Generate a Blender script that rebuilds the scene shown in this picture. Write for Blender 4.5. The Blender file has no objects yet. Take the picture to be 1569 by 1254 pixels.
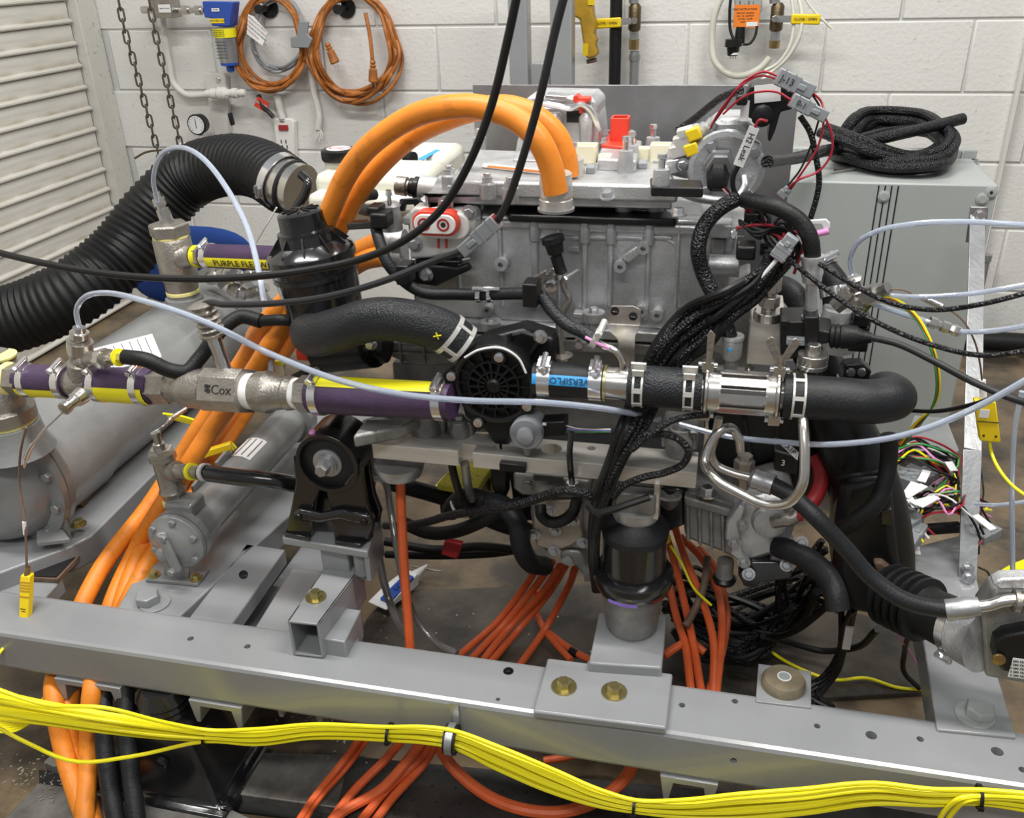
import bpy, math, random
from math import sin, cos, pi, radians, sqrt
from mathutils import Vector as V, Matrix
random.seed(7)
S = bpy.context.scene
COL = S.collection
# ---------- camera, world, lamps, exposure ----------
F = 1400.0; PIT = radians(26.8); ROLL = radians(-1.8); YAW = radians(13.8); CX, CY = 784.5, 627.0
CAM = V((0, 0, 1.2))
fw = V((-sin(YAW)*cos(PIT), cos(YAW)*cos(PIT), -sin(PIT))); rt = V((cos(YAW), sin(YAW), 0)); up = rt.cross(fw)
RR = cos(ROLL)*rt + sin(ROLL)*up; UU = -sin(ROLL)*rt + cos(ROLL)*up
cd = bpy.data.cameras.new('camera'); cam = bpy.data.objects.new('camera', cd); COL.objects.link(cam)
cam.matrix_world = Matrix(((RR.x, UU.x, -fw.x, CAM.x), (RR.y, UU.y, -fw.y, CAM.y), (RR.z, UU.z, -fw.z, CAM.z), (0, 0, 0, 1)))
cd.sensor_fit = 'HORIZONTAL'; cd.sensor_width = 36; cd.lens = 36*F/1569; cd.clip_start = .02
S.camera = cam
w = bpy.data.worlds.new('room_light'); S.world = w; w.use_nodes = True
w.node_tree.nodes['Background'].inputs[0].default_value = (.93, .97, 1, 1)
w.node_tree.nodes['Background'].inputs[1].default_value = .22
def lamp(loc, sx, sy, e, col=(1, .98, .95), rot=(0, 0, 0)):
    l = bpy.data.lights.new('ceiling_lamp', 'AREA'); l.shape = 'RECTANGLE'; l.size = sx; l.size_y = sy; l.energy = e; l.color = col
    o = bpy.data.objects.new('ceiling_lamp', l); o.location = loc; o.rotation_euler = rot; COL.objects.link(o)
lamp((-1.1, .9, 2.9), 1.3, .16, 34)
lamp((.9, .8, 2.9), 1.3, .16, 38, (1, .965, .91))
lamp((-.2, 2.1, 3.1), 1.3, .2, 24)
lamp((-.2, -.9, 2.9), 1.6, .3, 34)
S.view_settings.view_transform = 'Standard'; S.view_settings.look = 'None'; S.view_settings.gamma = 1
S.view_settings.use_curve_mapping = False; S.view_settings.exposure = 0.40

# ---------- pixel rays to real world points ----------
def ray(x, y): return RR*((x-CX)/F) + UU*((CY-y)/F) + fw
def A(x, y, Y): d = ray(x, y); return CAM + d*(Y/d.y)
def AZ(x, y, z): d = ray(x, y); return CAM + d*((z-1.2)/d.z)
def AX(x, y, X): d = ray(x, y); return CAM + d*(X/d.x)
def m(px, P): return px*((P-CAM).dot(fw))/F      # pixels to metres at a point

# ---------- materials ----------
MATS = {}
def mat(name, col, rough=.5, metal=0., bump=0., bs=200., var=0., vs=8., trans=0., col2=None, kind='noise', stretch=None, coat=0., thr=None, emis=0, spec=None):
    if name in MATS: return MATS[name]
    M = bpy.data.materials.new(name); M.use_nodes = True; nt = M.node_tree; B = nt.nodes['Principled BSDF']
    c = (*col, 1); B.inputs['Base Color'].default_value = c; B.inputs['Roughness'].default_value = rough; B.inputs['Metallic'].default_value = metal
    B.inputs['Transmission Weight'].default_value = trans; B.inputs['Coat Weight'].default_value = coat; B.inputs['Coat Roughness'].default_value = .15
    if spec is not None: B.inputs['Specular IOR Level'].default_value = spec
    if emis: B.inputs['Emission Color'].default_value = c; B.inputs['Emission Strength'].default_value = emis
    tc = nt.nodes.new('ShaderNodeTexCoord'); src = tc.outputs['Object']
    if stretch:
        mp = nt.nodes.new('ShaderNodeMapping'); mp.inputs['Scale'].default_value = stretch; nt.links.new(src, mp.inputs['Vector']); src = mp.outputs[0]
    if var or col2:
        n = nt.nodes.new('ShaderNodeTexNoise'); n.inputs['Scale'].default_value = vs; n.inputs['Detail'].default_value = 6; n.inputs['Roughness'].default_value = .65
        nt.links.new(src, n.inputs['Vector'])
        r = nt.nodes.new('ShaderNodeValToRGB'); a, b = (thr or (.35, .68)); r.color_ramp.elements[0].position = a; r.color_ramp.elements[1].position = b
        c2 = col2 or tuple(max(0, v*(1-var)) for v in col)
        r.color_ramp.elements[0].color = c; r.color_ramp.elements[1].color = (*c2, 1)
        nt.links.new(n.outputs['Fac'], r.inputs[0]); nt.links.new(r.outputs[0], B.inputs['Base Color'])
    if bump:
        if kind == 'noise':
            n = nt.nodes.new('ShaderNodeTexNoise'); n.inputs['Scale'].default_value = bs; n.inputs['Detail'].default_value = 3
        elif kind == 'checker':
            n = nt.nodes.new('ShaderNodeTexVoronoi'); n.inputs['Scale'].default_value = bs
        else:
            n = nt.nodes.new('ShaderNodeTexWave'); n.inputs['Scale'].default_value = bs; n.inputs['Distortion'].default_value = 1.
        nt.links.new(src, n.inputs['Vector'])
        bp = nt.nodes.new('ShaderNodeBump'); bp.inputs['Strength'].default_value = bump; bp.inputs['Distance'].default_value = .002
        nt.links.new(n.outputs[0], bp.inputs['Height']); nt.links.new(bp.outputs[0], B.inputs['Normal'])
    MATS[name] = M; return M
K = {}
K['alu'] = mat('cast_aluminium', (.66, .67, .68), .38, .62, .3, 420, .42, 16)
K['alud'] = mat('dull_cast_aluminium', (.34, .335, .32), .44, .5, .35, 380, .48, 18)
K['alum'] = mat('machined_aluminium', (.70, .67, .62), .3, .5, .12, 90, .2, 14, stretch=(1, 6, 6))
K['steel'] = mat('stainless_steel', (.66, .64, .61), .24, .95, .08, 90, .2, 20)
K['nick'] = mat('cast_stainless', (.43, .40, .36), .38, .85, .5, 240, .25, 30)
K['chrome'] = mat('bright_zinc', (.78, .78, .80), .2, .95)
K['gal'] = mat('galvanised_steel', (.46, .47, .48), .38, .75, .2, 120, .25, 25)
K['plate'] = mat('mill_steel_sheet', (.50, .50, .51), .32, .9, .15, 60, .35, 6)
K['grey'] = mat('grey_machine_enamel', (.285, .295, .305), .32, .0, .12, 160, .12, 5, coat=.35)
K['greyd'] = mat('hammered_grey_enamel', (.255, .262, .262), .3, .0, .25, 120, .2, 14, coat=.4)
K['rub'] = mat('black_rubber', (.008, .0085, .009), .5, 0, .3, 300, spec=.35)
K['rubg'] = mat('worn_rubber_hose', (.013, .0145, .017), .5, 0, .3, 260, .4, 30, spec=.4)
K['cloth'] = mat('fabric_reinforced_rubber', (.013, .015, .018), .45, 0, .45, 420, kind='checker', spec=.45)
K['plas'] = mat('black_plastic', (.007, .007, .0075), .36, 0, .12, 300, spec=.4)
K['gloss'] = mat('glossy_black_paint', (.010, .010, .011), .18, 0, .1, 100, coat=.5)
K['braid'] = mat('black_braided_sleeve', (.005, .005, .006), .38, 0, 1., 330, kind='checker', col2=(.035, .035, .05), vs=360, thr=(.56, .68), spec=.4)
K['wire'] = mat('black_cable_jacket', (.007, .007, .0075), .42, spec=.35)
K['wireg'] = mat('dark_grey_cable_jacket', (.020, .020, .022), .45, spec=.4)
K['or'] = mat('orange_cable_jacket', (.80, .25, .022), .45, 0, .15, 120, .32, 45, thr=(.54, .72))
K['or2'] = mat('red_orange_cable_jacket', (.76, .135, .035), .45, 0, .05, 90, .2, 25)
K['orc'] = mat('dirty_orange_cord', (.50, .17, .03), .5, 0, .2, 300, .55, 22)
K['yel'] = mat('yellow_cable_jacket', (.93, .84, .012), .4)
K['yelp'] = mat('yellow_plastic', (.86, .62, .01), .4)
K['yelm'] = mat('mustard_plastic', (.55, .33, .03), .4, 0, .1, 80, .3, 20)
K['pur'] = mat('purple_silicone', (.065, .035, .085), .5, 0, .3, 260, .25, 25)
K['band'] = mat('yellow_hose_band', (.88, .80, .015), .45)
K['tape'] = mat('yellow_thread_tape', (.80, .74, .30), .5)
K['ptfe'] = mat('white_thread_tape', (.85, .85, .83), .6)
K['tub'] = mat('clear_tubing', (.72, .80, .95), .1, 0, trans=.62, coat=.5)
K['tubc'] = mat('smoky_tubing', (.30, .29, .28), .1, 0, trans=.6, coat=.5)
K['white'] = mat('white_plastic', (.78, .77, .74), .4)
K['cream'] = mat('translucent_white_plastic', (.72, .72, .62), .35, 0, .1, 30, .1, 6, trans=.08)
K['ivory'] = mat('ivory_plastic', (.78, .74, .55), .4)
K['paper'] = mat('white_label', (.80, .80, .80), .5)
K['ink'] = mat('black_print', (.015, .015, .015), .6)
K['blue'] = mat('blue_enamel', (.015, .07, .38), .3, 0, coat=.3)
K['bluef'] = mat('blue_upholstery', (.010, .045, .22), .9, 0, .4, 400)
K['bluet'] = mat('blue_printed_band', (.03, .33, .75), .4)
K['red'] = mat('red_plastic', (.70, .05, .025), .35)
K['redd'] = mat('dark_red_rubber', (.35, .02, .025), .4)
K['redw'] = mat('red_wire', (.38, .012, .03), .4)
K['green'] = mat('green_wire', (.05, .35, .08), .4)
K['pink'] = mat('pink_paint_mark', (.75, .30, .60), .5)
K['viol'] = mat('violet_paint_mark', (.28, .17, .65), .5)
K['gplas'] = mat('grey_connector_plastic', (.24, .255, .27), .4)
K['brass'] = mat('brass', (.42, .30, .13), .32, .9, .2, 200, .3, 30)
K['zinc'] = mat('yellow_zinc_plating', (.58, .50, .22), .28, .9, 0, 90, .3, 60)
K['bronze'] = mat('aged_bronze', (.16, .12, .07), .4, .8, .3, 200, .3, 30)
K['chain'] = mat('dirty_galvanised_chain', (.20, .18, .15), .45, .8, .3, 200, .4, 60)
K['rust'] = mat('painted_steel_with_rust', (.20, .13, .09), .6, 0, .4, 60, .5, 18)
K['enc'] = mat('enclosure_grey_powder_coat', (.36, .385, .375), .38, 0, .12, 350, .06, 5)
K['slat'] = mat('cream_slat_paint', (.74, .72, .65), .5, 0, .15, 40, .28, 5, stretch=(1, .4, 5))
K['jamb'] = mat('chipped_jamb_paint', (.60, .59, .54), .6, 0, .5, 50, .35, 40, thr=(.58, .68))
K['mort'] = mat('painted_mortar', (.60, .60, .58), .8, 0, .5, 120)
K['blk'] = mat('painted_block', (.73, .725, .70), .62, 0, .75, 75, col2=(.42, .40, .37), vs=70, thr=(.62, .73))
K['wp'] = mat('painted_wall_board', (.70, .69, .65), .6, 0, .2, 60, .08, 4)
K['conc'] = mat('stained_concrete', (.20, .145, .085), .3, 0, .3, 60, col2=(.045, .036, .028), vs=4.5, thr=(.42, .62))
K['bed'] = mat('oily_cast_iron', (.07, .068, .064), .4, .3, .5, 70, col2=(.025, .024, .023), vs=9)
K['bed2'] = mat('scuffed_cast_slab', (.20, .195, .18), .5, .1, .6, 60, col2=(.075, .068, .06), vs=10, thr=(.38, .66))
K['mark'] = mat('bronze_rubber', (.24, .20, .13), .4, 0, .3, 120, .4, 25)
K['orl'] = mat('orange_label', (.85, .22, .02), .5)
K['glass'] = mat('gauge_glass_face', (.75, .76, .76), .25)
K['oily'] = mat('oil_stained_concrete', (.10, .082, .062), .32, 0, .3, 60, col2=(.030, .026, .021), vs=7, thr=(.4, .64))
K['dirt'] = mat('metal_swarf', (.6, .58, .52), .3, .8)
K['hole'] = mat('dark_void', (.006, .006, .006), .8)
K['white2'] = mat('bright_zinc_clamp_paint', (.66, .65, .62), .35, .4)

# ---------- mesh builder ----------
class MB:
    def __init__(s): s.v = []; s.f = []
    def add(s, vs, fs):
        n = len(s.v); s.v += [V(p) for p in vs]; s.f += [tuple(n+i for i in f) for f in fs]; return s
    def box(s, x0, x1, y0, y1, z0, z1):
        return s.add([(x0,y0,z0),(x1,y0,z0),(x1,y1,z0),(x0,y1,z0),(x0,y0,z1),(x1,y0,z1),(x1,y1,z1),(x0,y1,z1)],
                     [(0,3,2,1),(4,5,6,7),(0,1,5,4),(1,2,6,5),(2,3,7,6),(3,0,4,7)])
    def obox(s, c, u, v, w):       # centre and three half vectors
        c, u, v, w = V(c), V(u), V(v), V(w); P = [c+a*u+b*v+d*w for d in (-1, 1) for a, b in ((-1,-1),(1,-1),(1,1),(-1,1))]
        return s.add(P, [(0,3,2,1),(4,5,6,7),(0,1,5,4),(1,2,6,5),(2,3,7,6),(3,0,4,7)])
    def bar(s, a, b, wx, wy, side=(0, 0, 1)):   # straight bar from a to b
        a, b = V(a), V(b); d = (b-a)/2; n = d.cross(V(side))
        if n.length < 1e-6: n = d.cross(V((1, 0, 0)))
        n.normalize(); q = n.cross(d).normalized(); return s.obox((a+b)/2, n*wx/2, q*wy/2, d)
    def prism(s, pts, ext):        # polygon plus an extrusion vector
        pts = [V(p) for p in pts]; e = V(ext); n = len(pts)
        return s.add(pts+[p+e for p in pts], [tuple(range(n))[::-1], tuple(range(n, 2*n))]+[(i, (i+1) % n, n+(i+1) % n, n+i) for i in range(n)])
    def PY(s, px, Y, d): return s.prism([A(x, y, Y) for x, y in px], (0, d, 0))
    def PZ(s, px, z, h): return s.prism([AZ(x, y, z) for x, y in px], (0, 0, -h))
    def loft(s, rings, caps=True, close=True):
        n = len(rings[0]); vs = [p for r in rings for p in r]; fs = []
        for i in range(len(rings)-1):
            for j in range(n if close else n-1):
                k = (j+1) % n; fs.append((i*n+j, i*n+k, (i+1)*n+k, (i+1)*n+j))
        if caps: fs += [tuple(range(n))[::-1], tuple((len(rings)-1)*n+i for i in range(n))]
        return s.add(vs, fs)
    def lathe(s, o, ax, prof, seg=20, ph=0., flat=1.):     # prof: (distance along axis, radius)
        o = V(o); ax = V(ax).normalized(); u = ax.cross(V((0, 0, 1)))
        if u.length < .05: u = ax.cross(V((0, 1, 0)))
        u.normalize(); v = ax.cross(u)
        return s.loft([[o+ax*t+(u*cos(ph+2*pi*i/seg)+v*sin(ph+2*pi*i/seg)*flat)*max(r, 1e-5) for i in range(seg)] for t, r in prof])
    def cyl(s, a, b, r, r2=None, seg=16):
        a, b = V(a), V(b); return s.lathe(a, b-a, [(0, r), ((b-a).length, r if r2 is None else r2)], seg)
    def hex(s, o, ax, r, h): return s.lathe(o, ax, [(0, r), (h*.85, r), (h, r*.88)], 6, ph=.3)
    def ring(s, o, ax, R, r, seg=24, k=8):
        o = V(o); ax = V(ax).normalized(); u = ax.cross(V((0, 0, 1)))
        if u.length < .05: u = ax.cross(V((0, 1, 0)))
        u.normalize(); v = ax.cross(u); n = len(s.v)
        for i in range(seg):
            d = u*cos(2*pi*i/seg)+v*sin(2*pi*i/seg)
            for j in range(k): s.v.append(o+d*(R+r*cos(2*pi*j/k))+ax*r*sin(2*pi*j/k))
        for i in range(seg):
            for j in range(k):
                a, b = i*k+j, i*k+(j+1) % k; c, d = ((i+1) % seg)*k+(j+1) % k, ((i+1) % seg)*k+j
                s.f.append((n+a, n+b, n+c, n+d))
        return s
    def annulus(s, o, ax, R, r, h, seg=28):    # flat ring with a hole
        o = V(o); ax = V(ax).normalized(); u = ax.cross(V((0, 0, 1)))
        if u.length < .05: u = ax.cross(V((0, 1, 0)))
        u.normalize(); v = ax.cross(u); rings = []
        for (t, q) in ((0, r), (0, R), (h, R), (h, r), (0, r)):
            rings.append([o+ax*t+(u*cos(2*pi*i/seg)+v*sin(2*pi*i/seg))*q for i in range(seg)])
        return s.loft(rings, caps=False)
    def tube(s, pts, r, seg=12, caps=True, rr=None, flat=None):   # swept round tube; rr: radius multiplier by t
        n = len(pts); T = [(pts[min(i+1, n-1)]-pts[max(i-1, 0)]).normalized() for i in range(n)]
        u = T[0].cross(V((0, 0, 1)))
        if u.length < .1: u = T[0].cross(V((0, 1, 0)))
        u.normalize(); rings = []
        for i in range(n):
            if i:
                q = T[i-1].rotation_difference(T[i]); u = q @ u; u = (u-T[i]*u.dot(T[i])).normalized()
            v = T[i].cross(u); k = r*(rr(i/(n-1)) if rr else 1)
            rings.append([pts[i]+(u*cos(2*pi*j/seg)+v*sin(2*pi*j/seg)*(flat or 1))*k for j in range(seg)])
        return s.loft(rings, caps)
    def b(s, name, mt, parent=None, bev=0., smooth=True, ang=35):
        lo = [min(p[i] for p in s.v) for i in range(3)]; hi = [max(p[i] for p in s.v) for i in range(3)]
        c = V(((lo[0]+hi[0])/2, (lo[1]+hi[1])/2, lo[2] if parent is None else (lo[2]+hi[2])/2))
        me = bpy.data.meshes.new(name); me.from_pydata([tuple(p-c) for p in s.v], [], s.f); me.validate()
        import bmesh
        bm = bmesh.new(); bm.from_mesh(me); bmesh.ops.recalc_face_normals(bm, faces=bm.faces)
        if smooth:
            for f in bm.faces: f.smooth = True
            for e in bm.edges:
                if len(e.link_faces) == 2 and e.calc_face_angle(0) > radians(ang): e.smooth = False
        bm.to_mesh(me); bm.free()
        me.materials.append(K[mt] if isinstance(mt, str) else mt)
        o = bpy.data.objects.new(name, me); COL.objects.link(o)
        pl = V((0, 0, 0))
        if parent is not None:
            o.parent = parent; q = parent
            while q is not None: pl = pl+q.location; q = q.parent
        o.location = c-pl
        if bev:
            md = o.modifiers.new('bevel', 'BEVEL'); md.width = bev; md.segments = 2; md.limit_method = 'ANGLE'; md.angle_limit = radians(40)
            md.harden_normals = False
        return o
def tag(o, label, cat, group=None, kind=None):
    if label: o['label'] = label
    if cat: o['category'] = cat
    if group: o['group'] = group
    if kind: o['kind'] = kind
    return o
def thing(name, label, cat, loc, group=None):
    o = bpy.data.objects.new(name, None); o.empty_display_size = .02; o.location = loc; COL.objects.link(o); return tag(o, label, cat, group)
def lab(o, s): o['label'] = s; return o
def spl(P, n=8):      # Catmull-Rom through points
    P = [V(p) for p in P]; Q = [P[0]*2-P[1]]+P+[P[-1]*2-P[-2]]; out = []
    for i in range(1, len(Q)-2):
        a, b, c, d = Q[i-1:i+3]
        # centripetal-ish tangents keep short spans from overshooting
        l1, l2, l3 = max((b-a).length, 1e-5), max((c-b).length, 1e-5), max((d-c).length, 1e-5)
        m1 = ((b-a)/l1*l2+(c-b)/l2*l1)/(l1+l2)*l2; m2 = ((c-b)/l2*l3+(d-c)/l3*l2)/(l2+l3)*l2
        for k in range(n):
            t = k/n; t2, t3 = t*t, t*t*t
            out.append(b*(2*t3-3*t2+1)+m1*(t3-2*t2+t)+c*(-2*t3+3*t2)+m2*(t3-t2))
    out.append(P[-1]); return out
def px3(L): return [A(*p) if len(p) == 3 else AZ(p[0], p[1], p[3]) for p in L]   # (x, y, Y) or (x, y, 'z', z)
def hose(name, L, rpx, mt, label=None, cat=None, group=None, parent=None, n=8, seg=12, rr=None, r=None):
    P = px3(L); k = len(P)//2; rad = r or m(rpx, P[k])
    o = MB().tube(spl(P, n), rad, seg, rr=rr).b(name, mt, parent)
    if label: tag(o, label, cat, group)
    return o
def bolt(parent, p, n, r, h, mt='chrome', washer=1.5, name='bolt'):
    M = MB(); n = V(n).normalized(); p = V(p)
    if washer: M.lathe(p, n, [(0, r*washer), (h*.18, r*washer)], 16)
    M.hex(p+n*h*.15, n, r, h*.85); return M.b(name, mt, parent)
def txt(s, parent, mt, org, xd, yd, size, name='lettering', thick=.0003, align='CENTER'):
    cu = bpy.data.curves.new('t', 'FONT'); cu.body = s; cu.size = size; cu.extrude = thick; cu.align_x = align; cu.align_y = 'CENTER'; cu.resolution_u = 2
    to = bpy.data.objects.new('t', cu); COL.objects.link(to); bpy.context.view_layer.update()
    me = bpy.data.meshes.new_from_object(to.evaluated_get(bpy.context.evaluated_depsgraph_get()))
    bpy.data.objects.remove(to); X = V(xd).normalized(); Z = X.cross(V(yd)).normalized(); Yv = Z.cross(X); org = V(org)
    M = MB(); M.v = [org+X*v.co.x+Yv*v.co.y+Z*v.co.z for v in me.vertices]; M.f = [tuple(p.vertices) for p in me.polygons]
    return M.b(name, mt, parent, smooth=False)
def on(o, p, mt, parent, w, h, xd, yd, name='sticker', th=.0006):   # small flat label plate
    X = V(xd).normalized(); Z = X.cross(V(yd)).normalized(); Yv = Z.cross(X)
    return MB().obox(V(p), X*w/2, Yv*h/2, Z*th/2).b(name, mt, parent, smooth=False)
NY = V((0, -1, 0)); UP = V((0, 0, 1)); XD = V((1, 0, 0))
def clampring(parent, p, ax, r, w=.012, mt='steel', screw=True, name='hose_clamp', sd=(0, -.4, 1)):
    ax = V(ax).normalized(); M = MB().annulus(V(p)-ax*w/2, ax, r+.0016, r-.001, w)
    if screw:
        s = V(sd); s = (s-ax*s.dot(ax)).normalized(); t = ax.cross(s); c = V(p)+s*(r+.005)
        M.obox(c, ax*w*.45, s*.004, t*.009); M.cyl(c-t*.014+s*.003, c+t*.012+s*.003, .0042, seg=8); M.hex(c+t*.012+s*.003, t, .005, .005)
    return M.b(name, mt, parent)

def cut(o, M):       # bore real holes: difference with the cutter mesh, then drop the cutter
    c = M.b('cutter', 'hole'); md = o.modifiers.new('cut', 'BOOLEAN'); md.object = c; md.solver = 'EXACT'
    bpy.context.view_layer.update()
    me = bpy.data.meshes.new_from_object(o.evaluated_get(bpy.context.evaluated_depsgraph_get())); o.modifiers.clear(); o.data = me
    for p in me.polygons: p.use_smooth = False
    bpy.data.objects.remove(c); return o

# ---------- the setting ----------
YW_ = 3.08
fl = MB().box(-4.5, 3.2, -1.6, 3.3, -.12, 0).b('floor', 'conc'); fl['kind'] = 'structure'
z142 = A(1400, 142.5, YW_).z; xj = A(1262, 87, YW_).x
zb = [z142+k*.2032 for k in range(-8, 6)]
wb = MB().box(-2.62, 2.6, YW_+.003, YW_+.2, 0, 1.95).b('wall_back', 'mort'); wb['kind'] = 'structure'
g = .006
bmh = MB().box(-.2032+g/2, .2032-g/2, 0, .03, -.1016+g/2, .1016-g/2)
blk0 = bmh.b('block', 'blk', wb, bev=.004); first = True
for r_, z0 in enumerate(zb):
    zc = z0+.1016
    if zc < .02 or zc > 1.85: continue
    off = 0 if r_ % 2 == 0 else .2032
    # the course just above z142 has a joint at xj
    if (r_-8) % 2 == 0: off = 0
    else: off = .2032
    for i in range(-12, 10):
        xc = xj+off+.2032+i*.4064
        if xc < -2.2 or xc > 2.4: continue
        o = blk0 if first else blk0.copy()
        if not first: COL.objects.link(o); o.parent = wb
        first = False; o.location = V((xc, YW_+.013+random.uniform(-.001, .001), zc))-wb.location
# roller door in the left wall
XL = -2.22
door = MB().box(XL-.08, XL-.03, -.6, 2.99, 0, 2.2).b('door_1', 'jamb'); door['kind'] = 'structure'
P0 = AX(0, 51, XL); P1 = AX(0, 247, XL)
sp = (P0.z-P1.z)/5.0
print('slat spacing', sp, 'jamb', A(135, 0, YW_), A(212, 310, YW_))
prof = [(.004, 0), (.014, .0015), (.020, sp*.08), (.020, sp*.15), (.012, sp*.22), (.008, sp*.26), (.008, sp*.5), (.008, sp*.9), (.004, sp*.98)]
nt = K['slat'].node_tree; Bn = nt.nodes['Principled BSDF']; old = Bn.inputs['Base Color'].links[0].from_socket   # grime lying along the top of each bead
tc = nt.nodes.new('ShaderNodeTexCoord'); sx = nt.nodes.new('ShaderNodeSeparateXYZ'); nt.links.new(tc.outputs['Object'], sx.inputs[0])
mr = nt.nodes.new('ShaderNodeMapRange'); mr.inputs[1].default_value = -.24*sp; mr.inputs[2].default_value = -.02*sp; mr.inputs[3].default_value = 1; mr.inputs[4].default_value = 0; nt.links.new(sx.outputs[2], mr.inputs[0])
ml = nt.nodes.new('ShaderNodeMapRange'); ml.inputs[1].default_value = -.30*sp; ml.inputs[2].default_value = -.24*sp; nt.links.new(sx.outputs[2], ml.inputs[0])
nz = nt.nodes.new('ShaderNodeTexNoise'); nz.inputs['Scale'].default_value = 11; nz.inputs['Detail'].default_value = 8; nt.links.new(tc.outputs['Object'], nz.inputs['Vector'])
nr = nt.nodes.new('ShaderNodeMapRange'); nr.inputs[1].default_value = .36; nr.inputs[2].default_value = .80; nt.links.new(nz.outputs['Fac'], nr.inputs[0])
m1 = nt.nodes.new('ShaderNodeMath'); m1.operation = 'MULTIPLY'; nt.links.new(mr.outputs[0], m1.inputs[0]); nt.links.new(ml.outputs[0], m1.inputs[1])
m2 = nt.nodes.new('ShaderNodeMath'); m2.operation = 'MULTIPLY'; nt.links.new(m1.outputs[0], m2.inputs[0]); nt.links.new(nr.outputs[0], m2.inputs[1])
mx = nt.nodes.new('ShaderNodeMixRGB'); nt.links.new(m2.outputs[0], mx.inputs[0]); nt.links.new(old, mx.inputs[1]); mx.inputs[2].default_value = (.33, .24, .14, 1); nt.links.new(mx.outputs[0], Bn.inputs['Base Color'])
M = MB()
base = [V((XL-.03, 0, 0))]
pr_ = [V((XL-.03+a, -.6, b)) for a, b in prof]+[V((XL-.034, -.6, sp)), V((XL-.034, -.6, 0))]
M.prism(pr_, (0, 3.56, 0)); s0 = M.b('slat', 'slat', door)
z = (P0.z % sp); first = True
while z < 2.1:
    o = s0 if first else s0.copy()
    if not first: COL.objects.link(o); o.parent = door
    first = False; lz = o.location; o.location = V((lz.x, lz.y, z+sp/2-door.location.z)); z += sp
jm = MB().box(XL-.03, XL+.012, 2.97, 3.075, 0, 2.2).b('trim_1', 'jamb', bev=.004); jm['kind'] = 'structure'
wl = MB().box(XL-.3, XL-.09, -1.4, 3.3, 0, 2.2).b('wall_left', 'mort'); wl['kind'] = 'structure'
# ================= things on and before the back wall =================
YF = YW_-.004
# chains of the roller door
lk = MB()
n_ = 20; path = []
for i in range(n_):
    a = 2*pi*i/n_; path.append(V((cos(a)*.0085, 0, sin(a)*.0095+(.0115 if sin(a) > 0 else -.0115))))
path.append(path[0].copy()); lk.tube(path, .0033, 6, caps=False)
first = None
for pts, lb in (([(179, -12), (193, 54), (204, 92), (223, 163), (235, 207), (251, 268)], 'long rusty steel chain hanging nearer the roller door jamb'),
                ([(226, -12), (239, 56), (249, 99), (259, 144), (273, 207), (281, 250)], 'long rusty steel chain hanging beside the pressure gauge')):
    L = spl([A(x, y, 2.86) for x, y in pts], 12)
    t = thing('hanging_chain', lb, 'chain', L[-1], 'hoist chains by the roller door')
    d = 0; nx = 0; k = 0
    for a, b in zip(L, L[1:]):
        s = (b-a).length
        while nx <= d+s:
            p = a.lerp(b, (nx-d)/s)
            if first is None: o = first = lk.b('link', 'chain', t)
            else: o = first.copy(); COL.objects.link(o); o.parent = t
            o.location = p-t.location; o.rotation_euler = (0, 0, pi/2*(k % 2)+.5); k += 1; nx += .0335
        d += s
# gas train: painted line with steel block and blue filter
t = thing('gas_block_valve', 'small steel valve block with white label left of the blue filter', 'valve', A(254, 12, 3.0))
c = A(254, 8, 3.0)
MB().obox(c, XD*.037, V((0, .03, 0)), UP*.038).b('body', 'nick', t, bev=.002)
MB().cyl(A(218, 15, 3.0), A(240, 15, 3.0), .012).b('pipe_nipple', 'steel', t)
M = MB(); a, b = A(268, 15, 3.0), A(313, 16, 3.0); d = (b-a)
M.cyl(a, b, .010); M.lathe(a+d*.3, d, [(0, .016), (.02, .016)], 6); M.lathe(a+d*.72, d, [(0, .017), (.02, .017)], 6); M.b('pipe_fitting', 'steel', t)
on(t, A(252, 13, 2.966), 'paper', t, .045, .025, XD, UP); txt('SERIES 12 VALVE', t, 'ink', A(252, 13, 2.9655), XD, UP, .005)
t = thing('gas_filter', 'blue gas filter with silver bowl and yellow warning band', 'filter', A(345, 60, 3.0))
a, b = A(336, 2, 3.0), A(342, 40, 3.0)
MB().PY([(309, 2), (357, 3), (353, 41), (324, 40), (322, 28), (313, 27)], 2.975, .05).b('head', 'blue', t, bev=.004)
a = A(343, 41, 3.0); ax = V((0, 0, -1))
MB().lathe(a, ax, [(0, .038), (.02, .036), (.112, .030)], 24).b('bowl', 'gal', t)
MB().lathe(a+ax*.004, ax, [(0, .0385), (.028, .0375)], 24).b('yellow_band', 'band', t)
MB().lathe(a+ax*.112, ax, [(0, .031), (.008, .031), (.012, .014), (.028, .013), (.032, .006)], 16).b('drain_cap', 'blue', t)
on(t, A(333, 32, 2.973), 'yelp', t, .05, .014, XD, UP); txt('NATURAL GAS', t, 'ink', A(333, 32, 2.9725), XD, UP, .008)
on(t, A(330, 15, 2.973), 'paper', t, .028, .010, XD, UP); txt('FILTER', t, 'ink', A(330, 15, 2.9725), XD, UP, .006)
for k in range(4): txt('CAUTION  SHUT OFF', t, 'ink', a+ax*(.008+.006*k)+V((-.002, -.0395, 0)), XD, UP, .0045)
for k in range(6): txt('OPERATING LIMITS', t, 'ink', a+ax*(.045+.010*k)+V((-.002, -.0375, 0)), XD, UP, .005)
hose('painted_gas_line', [(245, -15, 3.05), (251, 40, 3.05), (260, 100, 3.05), (266, 128, 3.05), (283, 144, 3.05), (316, 145, 3.05)], 4.5, 'wp', 'white painted pipe bending beside the second chain to the shutoff valve', 'pipe')
t = thing('wall_bracket', 'tall white painted steel bracket behind the shutoff valve', 'bracket', A(330, 200, 3.06))
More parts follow.
